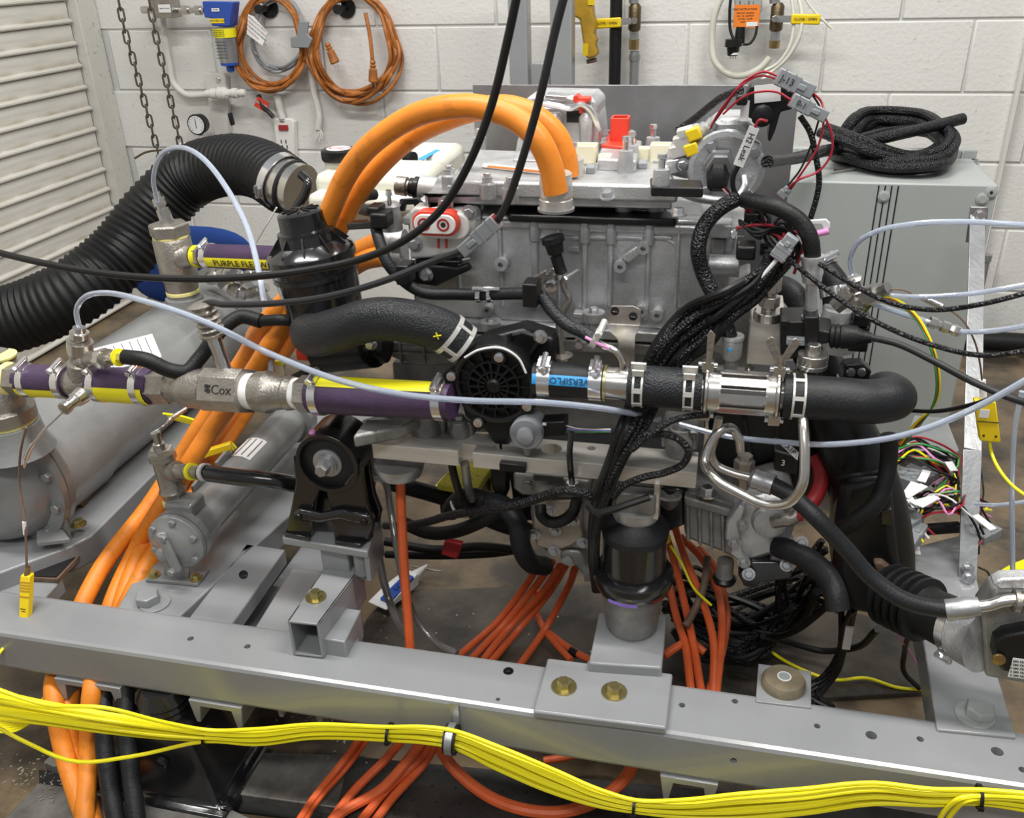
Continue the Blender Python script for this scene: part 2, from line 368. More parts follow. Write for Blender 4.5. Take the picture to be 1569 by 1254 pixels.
MB().PY([(313, 116), (318, 112), (342, 113), (345, 118), (350, 205), (330, 222)], 3.045, .03).b('bracket_plate', 'wp', t, bev=.003)
bolt(t, A(334, 122, 3.044), NY, .007, .008)
t = thing('shutoff_valve', 'white painted ball valve with black lever grip hanging down', 'valve', A(345, 143, 3.0))
a, b = A(316, 144, 3.0), A(386, 142, 3.0); d = (b-a).normalized()
MB().lathe(a, d, [(0, .013), (.02, .013), (.022, .018), (.04, .018), (.042, .014), (.05, .022), (.075, .022), (.085, .014), (.1, .014), (.102, .017), (.12, .017), (.122, .010), (.135, .014), (.15, .011), (.152, .003)], 18).b('valve_body', 'wp', t)
MB().bar(A(348, 148, 2.97), A(352, 178, 2.97), .013, .003).cyl(A(347, 148, 2.965), A(347, 148, 3.0), .007).b('lever', 'gal', t)
MB().bar(A(352, 173, 2.97), A(357, 192, 2.97), .021, .010).b('lever_grip', 'plas', t, bev=.003)
t = thing('pressure_gauge', 'round pressure gauge with white dial and black rim', 'gauge', A(306, 215, 3.0))
g0 = A(302, 191, 2.98)
MB().lathe(g0+V((0, .03, 0)), NY, [(0, .028), (.004, .033), (.026, .034), (.034, .036), (.036, .031)], 28).b('case', 'plas', t)
MB().lathe(g0+V((0, -.0058, 0)), NY, [(0, .0305), (.0015, .0305)], 28).b('dial', 'glass', t)
M = MB()
for k in range(13):
    a = radians(-45+22.5*k); q = V((cos(a), 0, sin(a))); M.bar(g0+V((0, -.0076, 0))+q*.023, g0+V((0, -.0076, 0))+q*.028, .0012, .001)
M.b('dial_marks', 'ink', t); MB().bar(g0+V((0, -.0082, -.012)), g0+V((0, -.0082, .022)), .003, .001).b('needle', 'ink', t)
MB().cyl(A(308, 205, 2.99), A(312, 222, 2.99), .009).cyl(A(277, 223, 2.99), A(330, 222, 2.99), .012).lathe(A(306, 222, 2.99), XD, [(0, .018), (.035, .018)], 12).b('stem_pipe', 'wp', t)
hose('curved_wall_rod', [(206, 243, 2.98), (222, 234, 3.0), (250, 230, 3.02), (285, 229, 3.03)], 1.6, 'bronze', 'thin brown rod curving from the jamb to the gauge pipe', 'rod')
# cord coils
def coil(name, label, c, rx, ry, loops, mt, seed, base, jx=6, jy=9, ang=0., grp=None, prev=None):
    rnd = random.Random(seed); pts = []
    N = 14
    for l in range(loops):
        ox, oy = rnd.uniform(-jx, jx), rnd.uniform(-jy, jy); sx, sy = 1+rnd.uniform(-.10, .10), 1+rnd.uniform(-.08, .10)
        for k in range(N):
            a = 2*pi*k/N+pi/2; y = c[1]-sin(a)*ry*sy+oy*(1-sin(a))*.5; x = c[0]+cos(a)*rx*sx*(1.05 if sin(a) < 0 else .92)+ox*(1-sin(a))*.5
            pts.append(A(x, y, YF-.022-.05*rnd.random()*(.3+.7*(sin(a) < .3))))
    o = MB().tube(spl(pts, 4), base, 8).b(name, mt); return tag(o, label, 'cord', grp)
coil('extension_cord', 'coil of dirty orange extension cord hung on the left hook', (414, 66), 50, 72, 9, 'orc', 3, .0063, grp='cords coiled on the wall')
coil('extension_cord', 'coil of dirty orange extension cord hung on the right hook with plug ends', (541, 68), 64, 78, 10, 'orc', 11, .0063, jx=9, jy=10, grp='cords coiled on the wall')
coil('grey_extension_cord', 'grey power cord coiled inside the left orange cord', (428, 48), 38, 50, 3, 'gplas', 5, .005, grp='cords coiled on the wall')
for x, lb in ((413, 'black round wall hook carrying the left orange cord'), (531, 'black round wall hook carrying the right orange cord')):
    t = thing('wall_hook', lb, 'hook', A(x, 14, 3.05))
    MB().lathe(A(x, 12, YF), NY, [(0, .032), (.006, .032), (.008, .010), (.075, .010), (.076, .016), (.084, .014)], 20).b('hook_post', 'plas', t)
    bolt(t, A(x-12, 7, YF-.03), NY, .006, .006)
def cordplug(label, a, b, mt):
    t = thing('cord_plug', label, 'plug', b); d = b-a; L = d.length
    MB().lathe(a, d, [(0, .007), (L*.1, .010), (L*.2, .007), (L*.25, .011), (L*.35, .008), (L*.42, .013), (L*.95, .016), (L, .013)], 14).b('plug_body', mt, t)
    M = MB()
    for k in (-1, 1): M.bar(b+XD*.006*k, b+XD*.006*k+d.normalized()*.015, .005, .0015)
    M.b('plug_blade', 'steel', t)
cordplug('orange cord plug hanging at the left inside of the right coil', A(501, 66, 2.99), A(514, 97, 2.99), 'orc')
cordplug('brown orange cord socket hanging at the right inside of the right coil', A(571, 92, 2.98), A(572, 126, 2.98), 'orc')
hose('cord_tail', [(560, 20, 3.0), (566, 50, 2.99), (571, 94, 2.98)], 3, 'orc', 'orange cord end dropping to the socket in the right coil', 'cord')
o = MB().PY([(457, 32), (472, 33), (470, 52), (478, 60), (473, 74), (446, 73), (444, 58), (455, 55)], 2.98, .012).b('grey_tape_wrap', 'gplas', bev=.003); tag(o, 'grey tape wrapped around the cord between the two coils', 'tape')
t = thing('paper_tag', 'crumpled white care tag on the left orange cord', 'tag', A(400, 68, 2.98))
MB().prism([A(380, 22, 2.97), A(388, 25, 2.975), A(410, 50, 2.97), (A(402, 70, 2.96)), A(378, 52, 2.975)], (0, .002, 0)).b('paper', 'paper', t)
for k in range(4): txt('WARNING DO NOT REMOVE', t, 'redw' if k % 2 else 'ink', A(393, 36+k*7, 2.963), V((.7, 0, -.6)), V((.6, 0, .7)), .006)
t = thing('hang_tag', 'red and white tag hanging below the left cord coil', 'tag', A(400, 165, 3.03))
MB().obox(A(401, 160, 3.03), V((.02, 0, -.011)), V((.010, 0, .016)), V((0, .001, 0))).b('card', 'red', t)
txt('DANGER', t, 'paper', A(401, 160, 3.028), V((.85, 0, -.45)), V((.45, 0, .85)), .011)
hose('hanging_plug_lead', [(396, 146, 3.04), (404, 165, 3.03), (412, 172, 3.02), (419, 180, 3.02)], 3.5, 'wireg', 'short grey plug lead above the white power strip', 'plug')
t = thing('power_strip', 'white power strip with red switch mounted upright on the wall', 'power strip', A(438, 250, 3.05))
MB().PY([(418, 184), (422, 181), (446, 182), (450, 188), (450, 200), (453, 262), (428, 258), (422, 215)], 3.045, .03).b('housing', 'white', t, bev=.004)
MB().PY([(426, 192), (440, 192), (441, 200), (427, 200)], 3.038, .01).b('switch', 'redd', t, bev=.001)
for x, y in ((431, 217), (438, 217), (433, 225), (440, 225), (434, 247), (441, 247)): MB().obox(A(x, y, 3.0445), XD*.0018, UP*.006, V((0, .001, 0))).b('outlet_slot', 'ink', t); txt('TRIPP', t, 'ink', A(432, 187, 3.044), XD, UP, .008)
MB().cyl(A(424, 146, 3.05), A(433, 182, 3.05), .013).b('supply_conduit', 'wp', t)
t = thing('frayed_cable', 'white painted cable end with frayed strands on the wall', 'cable', A(486, 210, 3.05))
hose('cable', [(475, 95, 3.06), (481, 140, 3.055), (489, 180, 3.05), (487, 198, 3.05)], 5, 'wp', parent=t)
for k in range(5): hose('strand', [(486+k, 197, 3.05), (482+k*3, 206, 3.045), (477+k*4, 213+(k % 2)*4, 3.04)], .9, 'wp', parent=t, seg=5)
# steel stand uprights
t = thing('steel_stand', 'grey painted steel stand with two square uprights and a crossbar', 'stand', (A(828, 100, 2.7).x, 2.7, 0))
for xa, xb in ((781, 809), (843, 876)):
    a = A(xa, 128, 2.7); b = A(xb, 128, 2.7); MB().box(a.x, b.x, 2.7, 2.76, 0, 1.28).b('upright', 'grey', t, bev=.004)
a = A(812, 98, 2.7); b = A(842, 128, 2.7)
MB().box(a.x, b.x, 2.71, 2.75, b.z-.01, a.z).b('crossbar', 'grey', t, bev=.002)
# pendant, pipes, valves
t = thing('pendant_control', 'mustard yellow crane pendant handset hanging in front of the wall', 'control', A(900, 90, 2.9))
MB().PY([(874, -20), (905, -20), (908, 22), (910, 30), (912, 42), (909, 52), (913, 62), (911, 70), (915, 82), (912, 88), (899, 91), (895, 80), (888, 30), (880, 26), (876, 18)], 2.87, .06).b('handset', 'yelm', t, bev=.008)
MB().cyl(A(906, 90, 2.9), A(907, 96, 2.9), .016).b('end_plug', 'rust', t)
on(t, A(906, 2, 2.868), 'yelp', t, .02, .02, XD, UP); on(t, A(897, 76, 2.868), 'yelp', t, .016, .034, XD, UP)
p = A(943, 60, 2.98); o = MB().cyl((p.x, 2.98, 0), (p.x, 2.98, 1.5), .0185).b('black_standpipe', 'rub'); tag(o, 'thick black vertical pipe left of the yellow lever valve', 'pipe')
p = A(972, 100, 3.0)
t = thing('conduit_drop', 'grey vertical conduit under a bronze valve with yellow lever', 'pipe', (p.x, 3.0, 0))
MB().cyl((p.x, 3.0, .0), (p.x, 3.0, A(971, 78, 3.0).z), .0150).b('conduit', 'gal', t); MB().lathe((p.x, 3., A(971, 92, 3.).z), UP, [(0, .018), (.016, .018)]).b('coupling', 'gal', t)
def lever_valve(t, x, Y, ys, lv, out):
    b = A(x, ys[-1], Y); z = [A(x, y, Y).z for y in ys]
    MB().lathe((b.x, Y, z[1]), UP, [(0, .014), (.006, .019), (z[0]-z[1]-.01, .019), (z[0]-z[1], .012)], 18).b('valve_body', 'bronze', t)
    MB().lathe((b.x, Y, z[2]), UP, [(0, .014), (z[1]-z[2], .014)], 6).b('nipple', 'gal', t)
    MB().lathe((b.x, Y, z[3]), UP, [(0, .015), (z[2]-z[3], .016)], 6).b('union', 'brass', t)
    MB().cyl(A(x+1, lv[0][1], Y), A(x+1, lv[0][1], Y-.05), .008).hex(A(x+1, lv[0][1], Y-.05), NY, .010, .006).b('stem', 'steel', t)
    MB().bar(A(*lv[0], Y-.045), A(*lv[1], Y-.045), .018, .003, NY).b('lever', 'gal', t)
    l = MB().bar(A(*lv[1], Y-.045), A(*lv[2], Y-.045), .028, .010, NY).b('lever_grip', 'yelp', t, bev=.004)
    c = (A(*lv[1], Y-.0515)+A(*lv[2], Y-.0515))/2; txt('CLOSE / OPEN', t, 'ink', c, XD, UP, .010)
t1 = thing('ball_valve', 'bronze ball valve with yellow lever pointing left above the conduit', 'valve', A(971, 75, 3.0), 'yellow lever valves on the wall')
lever_valve(t1, 971, 3.0, (5, 48, 60, 76), ((967, 32), (952, 34), (907, 37)), 0)
MB().cyl(A(971, 5, 3.0), A(971, -20, 3.0), .015).b('riser_pipe', 'gal', t1)
t1 = thing('ball_valve', 'bronze ball valve with yellow lever pointing right and open lower end', 'valve', A(1185, 75, 3.0), 'yellow lever valves on the wall')
lever_valve(t1, 1186, 3.0, (4, 48, 62, 74), ((1190, 29), (1212, 29), (1257, 30)), 0)
MB().cyl(A(1187, 5, 3.0), A(1188, -20, 3.0), .015).b('riser_pipe', 'gal', t1)
t = thing('gas_detector', 'grey gas detector with orange label and numbered scale', 'detector', A(1147, 42, 3.0))
MB().PY([(1124, -20), (1167, -20), (1168, 15), (1161, 30), (1160, 41), (1127, 40)], 2.985, .05).b('housing', 'enc', t, bev=.004)
on(t, A(1144, 25, 2.983), 'orl', t, .073, .062, XD, UP)
txt('READ INSTRUCTION', t, 'ink', A(1141, 14, 2.9822), XD, UP, .0075)
for k in range(4): txt(('MAX 24V  50-60HZ', 'NO.  R4  OUTPUT', 'AC 20A  125 PSI', 'COM 1 2 3')[k], t, 'ink', A(1142, 20+k*4.5, 2.9822), XD, UP, .006)
on(t, A(1152, 37, 2.982), 'paper', t, .032, .012, XD, UP); txt('3   ,  2  1', t, 'ink', A(1144, 4, 2.984), XD, UP, .012)
t = thing('twist_lock_plug', 'black twist lock plug hanging under the gas detector', 'plug', A(1125, 90, 2.96))
MB().lathe(A(1135, 41, 2.98), A(1133, 62, 2.98)-A(1135, 41, 2.98), [(0, .013), (.02, .015), (.045, .016)], 14).b('strain_relief', 'plas', t)
MB().lathe(A(1124, 60, 2.96), A(1123, 80, 2.96)-A(1124, 60, 2.96), [(0, .024), (.02, .025), (.022, .019), (.044, .016), (.046, .013)], 18).b('plug_body', 'plas', t)
M = MB()
for k in range(3): M.bar(A(1119+k*4, 82, 2.96), A(1119+k*4, 90, 2.96), .004, .002)
M.b('plug_blade', 'brass', t); MB().lathe(A(1124, 80, 2.96), (0, 0, -1), [(0, .017), (.006, .017)]).b('face_ring', 'paper', t)
hose('thin_black_lead', [(1121, -15, 2.97), (1118, 20, 2.97), (1120, 50, 2.965), (1125, 62, 2.96)], 2.2, 'wire', 'thin black lead left of the gas detector', 'cord')
hose('thin_black_lead', [(1160, 40, 2.97), (1157, 55, 2.965), (1148, 67, 2.96), (1138, 68, 2.96)], 2., 'wire', 'thin black lead looping back to the twist lock plug', 'cord')
for L, rp, lb in (([(1108, -10, 3.02), (1096, 20, 3.02), (1091, 60, 3.02), (1096, 95, 3.01), (1125, 116, 3.0), (1165, 104, 3.0), (1180, 88, 3.0)], 5, 'cloudy hose hanging in a loop below the gas detector'),
              ([(1222, -10, 2.98), (1229, 25, 2.96), (1225, 55, 2.95), (1205, 90, 2.95), (1180, 112, 2.95), (1150, 140, 2.9)], 3.2, 'cloudy hose falling behind the right yellow lever'),
              ([(1212, -10, 2.98), (1216, 40, 2.96), (1208, 75, 2.95), (1188, 100, 2.95), (1172, 108, 2.95)], 2.6, 'second cloudy hose falling behind the right yellow lever'),
              ([(1228, -10, 2.97), (1246, 15, 2.96), (1275, 44, 2.95)], 2.0, 'short straight cloudy hose over the right yellow lever')):
    o = hose('wall_tubing', L, rp, 'cream', lb, 'hose', 'cloudy tubing on the wall')
# wall pipes at right
p = A(1507, 420, 3.0); o = MB().cyl((p.x, 3.0, .06), (p.x, 3.0, A(1514, 395, 3.0).z), .011).lathe((p.x, 3, .05), UP, [(0, .016), (.03, .016)]).lathe((p.x, 3, A(1514, 400, 3.).z), UP, [(0, .014), (.02, .014)]).b('wall_pipe', 'gal'); tag(o, 'thin rusty pipe standing against the wall right of the cabinet', 'pipe')
a = A(1500, 528, 2.98); o = MB().cyl((a.x-.05, 2.98, .032), (2.1, 2.98, .032), .03).b('floor_pipe', 'rub'); tag(o, 'black pipe lying along the foot of the wall', 'pipe')
a = A(1548, 200, 3.05); o = MB().box(a.x-.006, a.x+.006, 3.05, 3.078, 0, 1.6).b('wall_conduit', 'wp', bev=.003); tag(o, 'white painted conduit strip at the far right of the wall', 'conduit')
# steel sheet behind the engine
a = A(724, 130, 1.75); b = A(1225, 136, 1.75)
t = thing('steel_sheet', 'plain steel sheet standing behind the engine', 'panel', (0, 1.75, .3))
MB().box(a.x, b.x, 1.75, 1.754, .3, a.z).b('sheet', 'plate', t, bev=.0005)
for x in (a.x+.05, b.x-.05): MB().box(x, x+.03, 1.755, 1.785, 0, .6).b('leg', 'greyd', t)
# cabinet
Yc = 2.0; a = A(1180, 276, Yc); b = A(1531, 284, Yc); zt = (a.z+b.z)/2
zk = A(1511, 238, Yc+.2)
t = thing('grey_cabinet', 'large grey metal cabinet on the floor under the coiled braided sleeve', 'cabinet', ((a.x+b.x)/2, Yc+.15, 0))
dp = .26
MB().box(a.x-.02, b.x, Yc, Yc+dp, 0.02, zt).b('cabinet_body', 'enc', t, bev=.004)
for k in range(4):
    p = A(1347+k*10, 284, Yc-.001); MB().box(p.x-.0012, p.x+.0012, Yc-.0015, Yc+.001, .08, zt-.006).b('groove', 'hole', t)
for x, y in ((1198, 287), (1519, 295), (1354, 301), (1505, 305)):
    p = A(x, y, Yc); MB().lathe(p, NY, [(0, .012), (.003, .012), (.004, .008), (.005, .008)], 16).b('screw_cap', 'enc', t)
MB().lathe(A(1519, 295, Yc-.005), NY, [(0, .003), (.002, .003)], 6).b('socket', 'hole', t)
MB().box(a.x-.02, b.x+.01, Yc+dp, Yc+dp+.02, zt-.05, zt+.018).b('back_flange', 'enc', t, bev=.003)
n = 34
for k in range(n):
    x = a.x-.01+(b.x-a.x)*k/n; c0 = MB().box(x, x+.006, Yc+dp-.006, Yc+dp+.001, zt, zt+.014)
    if k == 0: c1 = c0.b('vent_rib', 'enc', t); l0 = c1.location.copy()
    else: o = c1.copy(); COL.objects.link(o); o.parent = t; o.location = l0+V(((b.x-a.x)*k/n, 0, 0))
bolt(t, (b.x+.005, Yc+dp-.01, zt-.01), UP, .008, .012)
# braided sleeve coil on the cabinet
def on_top(x, y, dz=.0): return AZ(x, y, zt+.022+dz)
L = [AZ(1180, 247, zt+.05), on_top(1215, 243, .03), on_top(1260, 232, .03), on_top(1300, 226, .0), on_top(1360, 210, .05), on_top(1420, 196, .06), on_top(1475, 182, .07)]
o = MB().tube(spl(L, 8), .0125, 12).b('braided_sleeve', 'braid'); tag(o, 'straight black braided sleeve crossing over the coil with its frayed end up', 'sleeve', 'braided sleeving on the cabinet')
L = [on_top(1263, 205, .05), on_top(1300, 218, .04), on_top(1345, 236, .02), on_top(1400, 248, 0), on_top(1440, 240, .01), on_top(1455, 220, .03), on_top(1435, 195, .05), on_top(1390, 180, .05), on_top(1345, 178, .05), on_top(1305, 195, .04), on_top(1290, 222, .0), on_top(1310, 246, -.003), on_top(1370, 258, -.004), on_top(1420, 256, .0), on_top(1450, 238, .0), on_top(1442, 208, .02), on_top(1405, 192, .03), on_top(1360, 190, .03), on_top(1320, 205, .02)]
for k, (dx, dz, w_) in enumerate(((-.012, .004, 'outer'), (.002, .013, 'upper'), (.012, -.002, 'inner'))):
    cc = sum((V(p) for p in L), V())/len(L); Q_ = [V(p)+(V((p.x-cc.x, p.y-cc.y, 0)).normalized()*-dx)+UP*(dz-.004*(k == 2)) for p in L]
    o = MB().tube(spl(Q_, 7), .0105, 10).b('braided_sleeve', 'braid'); tag(o, '%s strand of the black braided sleeve coiled in a ring on the grey cabinet' % w_, 'sleeve', 'braided sleeving on the cabinet')
L = [on_top(1330, 240, .0), on_top(1390, 244, .01), on_top(1432, 228, .02), on_top(1436, 208, .03), on_top(1395, 200, .03), on_top(1340, 206, .03), on_top(1306, 222, .02), on_top(1320, 236, .01)]
o = MB().tube(spl(L, 7), .011, 10).b('braided_sleeve', 'braid'); tag(o, 'inner loop of black braided sleeve inside the coil on the cabinet', 'sleeve', 'braided sleeving on the cabinet')
o = MB().tube(spl([on_top(1276, 262, -.015), on_top(1295, 259, -.015), on_top(1318, 256, -.015)], 4), .003, 6).b('silver_pin', 'steel'); tag(o, 'thin silver pin sticking out from the braided coil', 'pin')
# leaning strut
t = thing('strut_strip', 'galvanised steel strip strut standing right of the intake duct', 'strut', A(1482, 892, 1.30))
a, b, c = A(1482, 892, 1.30), A(1490, 690, 1.42), A(1498, 325, 1.85)
MB().bar(a, b, .028, .004, NY).bar(b, c, .028, .004, NY).b('strip', 'gal', t, bev=.001)
for x, y, Y in ((1482, 872, 1.305), (1484, 886, 1.29)): bolt(t, A(x, y, Y), (0, -1, .3), .007, .006)
MB().PY([(1487, 317), (1515, 318), (1508, 372), (1480, 372)], 1.84, .006).b('top_bracket', 'plate', t, bev=.001)
for x, y in ((1501, 329), (1498, 352)): bolt(t, A(x, y, 1.838), NY, .008, .007)
# ================= bench frame =================
ZB = .28
bm_ = MB().box(-1.6, 1.3, .889, .983, .205, ZB).b('beam_tube', 'grey', None, bev=.007)
cu = MB()
holes = [(292, 979, 5), (379, 991, 5), (763, 1072, 3.5), (1045, 1081, 5), (1126, 1075, 5), (1252, 1113, 5), (1335, 1127, 8.5), (1410, 1133, 5.5), (1528, 1152, 9), (1567, 1180, 6), (779, 1029, 6)]
for x, y, r in holes:
    p = AZ(x, y, ZB); cu.cyl(p+UP*.01, p-UP*.03, m(r, p), seg=16)
p = A(1124, 1166, .889); cu.cyl(p+NY*.01, p-NY*.03, .0045)
cut(bm_, cu)
tag(bm_, 'long grey painted square steel beam across the front of the bench', 'beam')
o = bolt(bm_, AZ(779, 1029, ZB), UP, .005, .004, 'plas', name='button_screw')
# channel feet under the beam
def chan(lb, xa, xb, Yf, Yb, zt, h, th=.006, g=None):
    c = (xa+xb)/2
    P = [(xa, zt), (xb, zt), (xb-.006, zt-h), (xb-.013, zt-h), (xb-.018, zt-.010), (xa+.018, zt-.010), (xa+.013, zt-h), (xa+.006, zt-h)]
    return tag(MB().prism([(x, Yf, z) for x, z in P], (0, Yb-Yf, 0)).b('cross_channel', 'grey', bev=.001), lb, 'channel', g)
G = 'cross channels under the beam'
for x0, x1, lb in ((88, 188, 'grey channel end under the beam where the orange cables drop'), (284, 366, 'grey channel end under the beam left of the black pedestal foot'), (393, 474, 'grey channel end under the beam above the yellow bundle, second from left'),
                   (1012, 1103, 'grey channel end under the beam right of the bolted pad'), (1158, 1260, 'grey channel end under the beam at far right')):
    a, b = A(x0, 1060 if x0 < 500 else 1180, .885), A(x1, 1075 if x0 < 500 else 1180, .885)
    chan(lb, a.x, b.x, .886 if x0 not in (393, 1158) else .92, (1.3 if x0 < 300 else 1.0), .2045, .043, g=G)
# rails behind the beam
def rail(lb, poly, z, h, name='rail_plate', mt='grey', cat='rail', bev=.003, grp=None, flange=True):
    o = MB().PZ(poly, z, h).b(name, mt, bev=bev); return tag(o, lb, cat, grp)
rail('grey rail with drilled hole carrying the large left heat exchanger', [(-60, 900), (108, 838), (139, 822), (250, 712), (420, 560), (330, 540), (100, 700), (-80, 800)], .300, .05)
rail('grey rail carrying the small heat exchanger with bolted foot', [(172, 944), (262, 957), (392, 836), (610, 640), (520, 600), (300, 760), (232, 842)], .277, .05)
o = rail('grey rail with one drilled hole between two dark gaps', [(279, 960), (347, 968), (437, 842), (377, 833)], .277, .03)
cut(o, MB().cyl(AZ(373, 881, .285), AZ(373, 881, .25), .0075))
rail('grey welded rail beside the open square tube', [(384, 972), (548, 990), (553, 935), (545, 880), (447, 870)], .277, .045)
q_ = AZ(228, 924, .277); o = MB().lathe(q_+V((.012, 0, 0)), UP, [(0, .024), (.003, .024)], 24).lathe(q_, UP, [(.003, .0195), (.016, .0195), (.018, .017)], 6).b('hex_stud', 'grey', bev=.001); tag(o, 'large grey painted bolt head at the front of the heat exchanger rail', 'bolt')
# lower left black plate
t = thing('black_plate', 'dark mill steel plate with one bolt under the left heat exchanger', 'plate', AZ(70, 860, .27))
MB().PZ([(-60, 880), (88, 888), (148, 824), (60, 800), (-60, 820)], .275, .007).b('plate', 'rust', t); MB().PZ([(-60, 878), (86, 884), (144, 823), (60, 800), (-60, 820)], .2775, .002).b('top_face', 'gloss', t)
bolt(t, AZ(31, 862, .278), UP, .009, .009)
rail('grey lower rail end under the dark mill plate', [(-60, 915), (58, 927), (96, 886), (-60, 878)], .266, .03)
# open square tube with zinc bolt
Yq = AZ(463, 965, .32).y
t = thing('square_tube', 'grey open-ended square tube with yellow zinc bolt under the black mount', 'tube', AZ(463, 970, .3))
def qp(x, y, z=.345): return AZ(x, y, z)
M = MB(); a0, a1, b0, b1 = qp(440, 952), qp(488, 957), qp(505, 858), qp(556, 866)
d = V((0, 0, -.066))
def wall4(M, a, b, c, e, th): M.prism([a, b, c, e], V((0, 0, -th)))
wall4(M, a0, a1, b1, b0, .004); wall4(M, a0+d*.9, a1+d*.9, b1+d*.9, b0+d*.9, .004)
ux = (a1-a0).normalized()*.004
M.prism([a0, a0+ux, b0+ux, b0], d*.98); M.prism([a1-ux, a1, b1, b1-ux], d*.98); M.b('tube_wall', 'grey', t, bev=.0012)
bolt(t, qp(484, 916), UP, .009, .012, 'zinc', 1.75)
MB().PZ([(490, 978), (528, 984), (553, 935), (520, 930)], .31, .05).b('back_tube', 'grey', t, bev=.002)
# mount pedestal: post, plate, black bushing mount
t = thing('mount_pedestal', 'grey painted post and thick plate carrying the black engine mount', 'pedestal', qp(515, 870))
pz = .405
MB().PZ([(432, 824), (563, 846), (583, 790), (560, 770), (455, 770)], pz, .013).b('pedestal_plate', 'grey', t, bev=.002)
a, b = qp(494, 872), qp(536, 878)
MB().box(a.x, b.x, a.y, a.y+.045, .343, pz-.012).b('post', 'grey', t, bev=.003)
MB().prism([AZ(564, 846, pz-.002), AZ(583, 790, pz-.002), AZ(583, 790, pz-.002)+V((0, 0, -.075)), AZ(564, 846, pz-.002)+V((0, 0, -.055))], (-.008, 0, 0)).b('gusset', 'grey', t, bev=.001)
p = AZ(553, 845, pz-.02); MB().cyl(p, p-UP*.035, .013).lathe(p-UP*.035, -UP, [(0, .0145), (.003, .0145), (.004, .009), (.012, .008)], 14).b('spacer_nut', 'greyd', t)
t = thing('engine_mount', 'black pressed steel engine mount with round bushing on a grey plate', 'mount', AZ(505, 815, pz))
Ym = AZ(500, 825, pz).y
c = A(500, 712, Ym-.012)
R_ = m(51, c)
MB().annulus(c, V((0, 1, 0)), R_, R_*.87, .07, 40).b('bushing_shell', 'gloss', t, bev=.001)
MB().lathe(c+V((0, .006, 0)), V((0, 1, 0)), [(0, R_*.5), (.004, R_*.88), (.055, R_*.88), (.06, R_*.4)], 36).b('rubber_core', 'rubg', t)
MB().lathe(c+V((0, .006, 0)), NY, [(0, .022), (.003, .022), (.004, .017), (.010, .017)], 24).b('washer', 'gal', t)
bolt(t, c+V((0, -.004, 0)), NY, .010, .018, 'gal', 1.45)
MB().lathe(c+V((-.02, .01, R_*.93)), UP, [(0, .005), (.004, .004)], 12).b('paint_dot', 'pink', t)
for sx in (-1, 1):
    M = MB(); pts = [(448, 700), (452, 740), (446, 775), (436, 822), (476, 826), (482, 770), (490, 750), (470, 735)] if sx < 0 else [(553, 706), (556, 740), (562, 775), (572, 800), (566, 828), (512, 830), (508, 790), (498, 750), (525, 745)]
    M.PY(pts, Ym-.006, .012).b('side_cheek', 'gloss', t, bev=.003)
    pts = [(p[0]+(18 if sx < 0 else 12), p[1]-16) for p in pts]; MB().PY(pts, Ym+.055, .010).b('rear_cheek', 'gloss', t, bev=.003)
MB().PY([(446, 788), (455, 782), (490, 790), (520, 784), (562, 790), (572, 800), (566, 808), (540, 804), (520, 798), (490, 803), (455, 800)], Ym-.018, .014).b('clamp_bar', 'gloss', t, bev=.005)
for x, y in ((457, 793), (557, 801)): MB().lathe(A(x, y, Ym-.019), NY, [(0, .006), (.002, .005)], 12).b('rivet', 'plas', t)
for P in ([(434, 816), (474, 824), (478, 806), (442, 798)], [(512, 828), (552, 834), (572, 816), (568, 800), (515, 808)]):
    MB().PZ([(x, y+1) for x, y in P], pz+.008, .008).b('foot', 'gloss', t, bev=.0025)
MB().PY([(470, 700), (540, 700), (550, 800), (462, 800)], Ym+.02, .03).b('web', 'gloss', t, bev=.002)

# ---------- big bolted pad on the beam ----------
t = thing('bolted_pad', 'thick grey pad plate fixed on the front beam by two zinc bolts', 'plate', AZ(925, 1060, ZB))
MB().PZ([(839, 1008), (1031, 1032), (1021, 1116), (817, 1090)], ZB+.0135, .013).b('pad_plate', 'grey', t, bev=.003)
for (x, y), lb in (((864, 1053), 'brighter yellow zinc bolt'), ((941, 1061), 'duller zinc bolt')): lab(bolt(t, AZ(x, y, ZB+.0137), UP, .0095, .0125, 'zinc', 1.85), lb)
MB().PZ([(918, 938), (1022, 942), (1014, 1024), (902, 1016)], ZB+.03, .045).b('riser_block', 'grey', t, bev=.003)
wd = MB()
for k in range(14): wd.lathe(AZ(905+k*8, 1018+k*.9+random.uniform(-1, 1), ZB+.014), UP, [(0, .005), (.004, .004), (.006, .002)], 7)
wd.tube([AZ(903, 1017, ZB+.014), AZ(1013, 1028, ZB+.014)], .004, 6); wd.b('weld_bead', 'grey', t)
# puck mount
t = thing('puck_mount', 'bronze coloured rubber puck with white ring on a small grey plate', 'mount', AZ(1200, 1045, ZB))
MB().PZ([(1162, 1017), (1243, 1029), (1243, 1085), (1158, 1075)], .283, .01).b('base_plate', 'grey', t, bev=.001)
p = AZ(1200, 1050, .283)
MB().lathe(p, UP, [(0, .030), (.008, .0295), (.013, .026), (.015, .016), (.015, .001)], 28).b('rubber_puck', 'mark', t)
MB().annulus(p+UP*.0145, UP, .0095, .0075, .0015).b('white_ring', 'paper', t); MB().lathe(p+UP*.0150, UP, [(0, .0072), (.0006, .0072)]).b('bore_plug', 'enc', t)
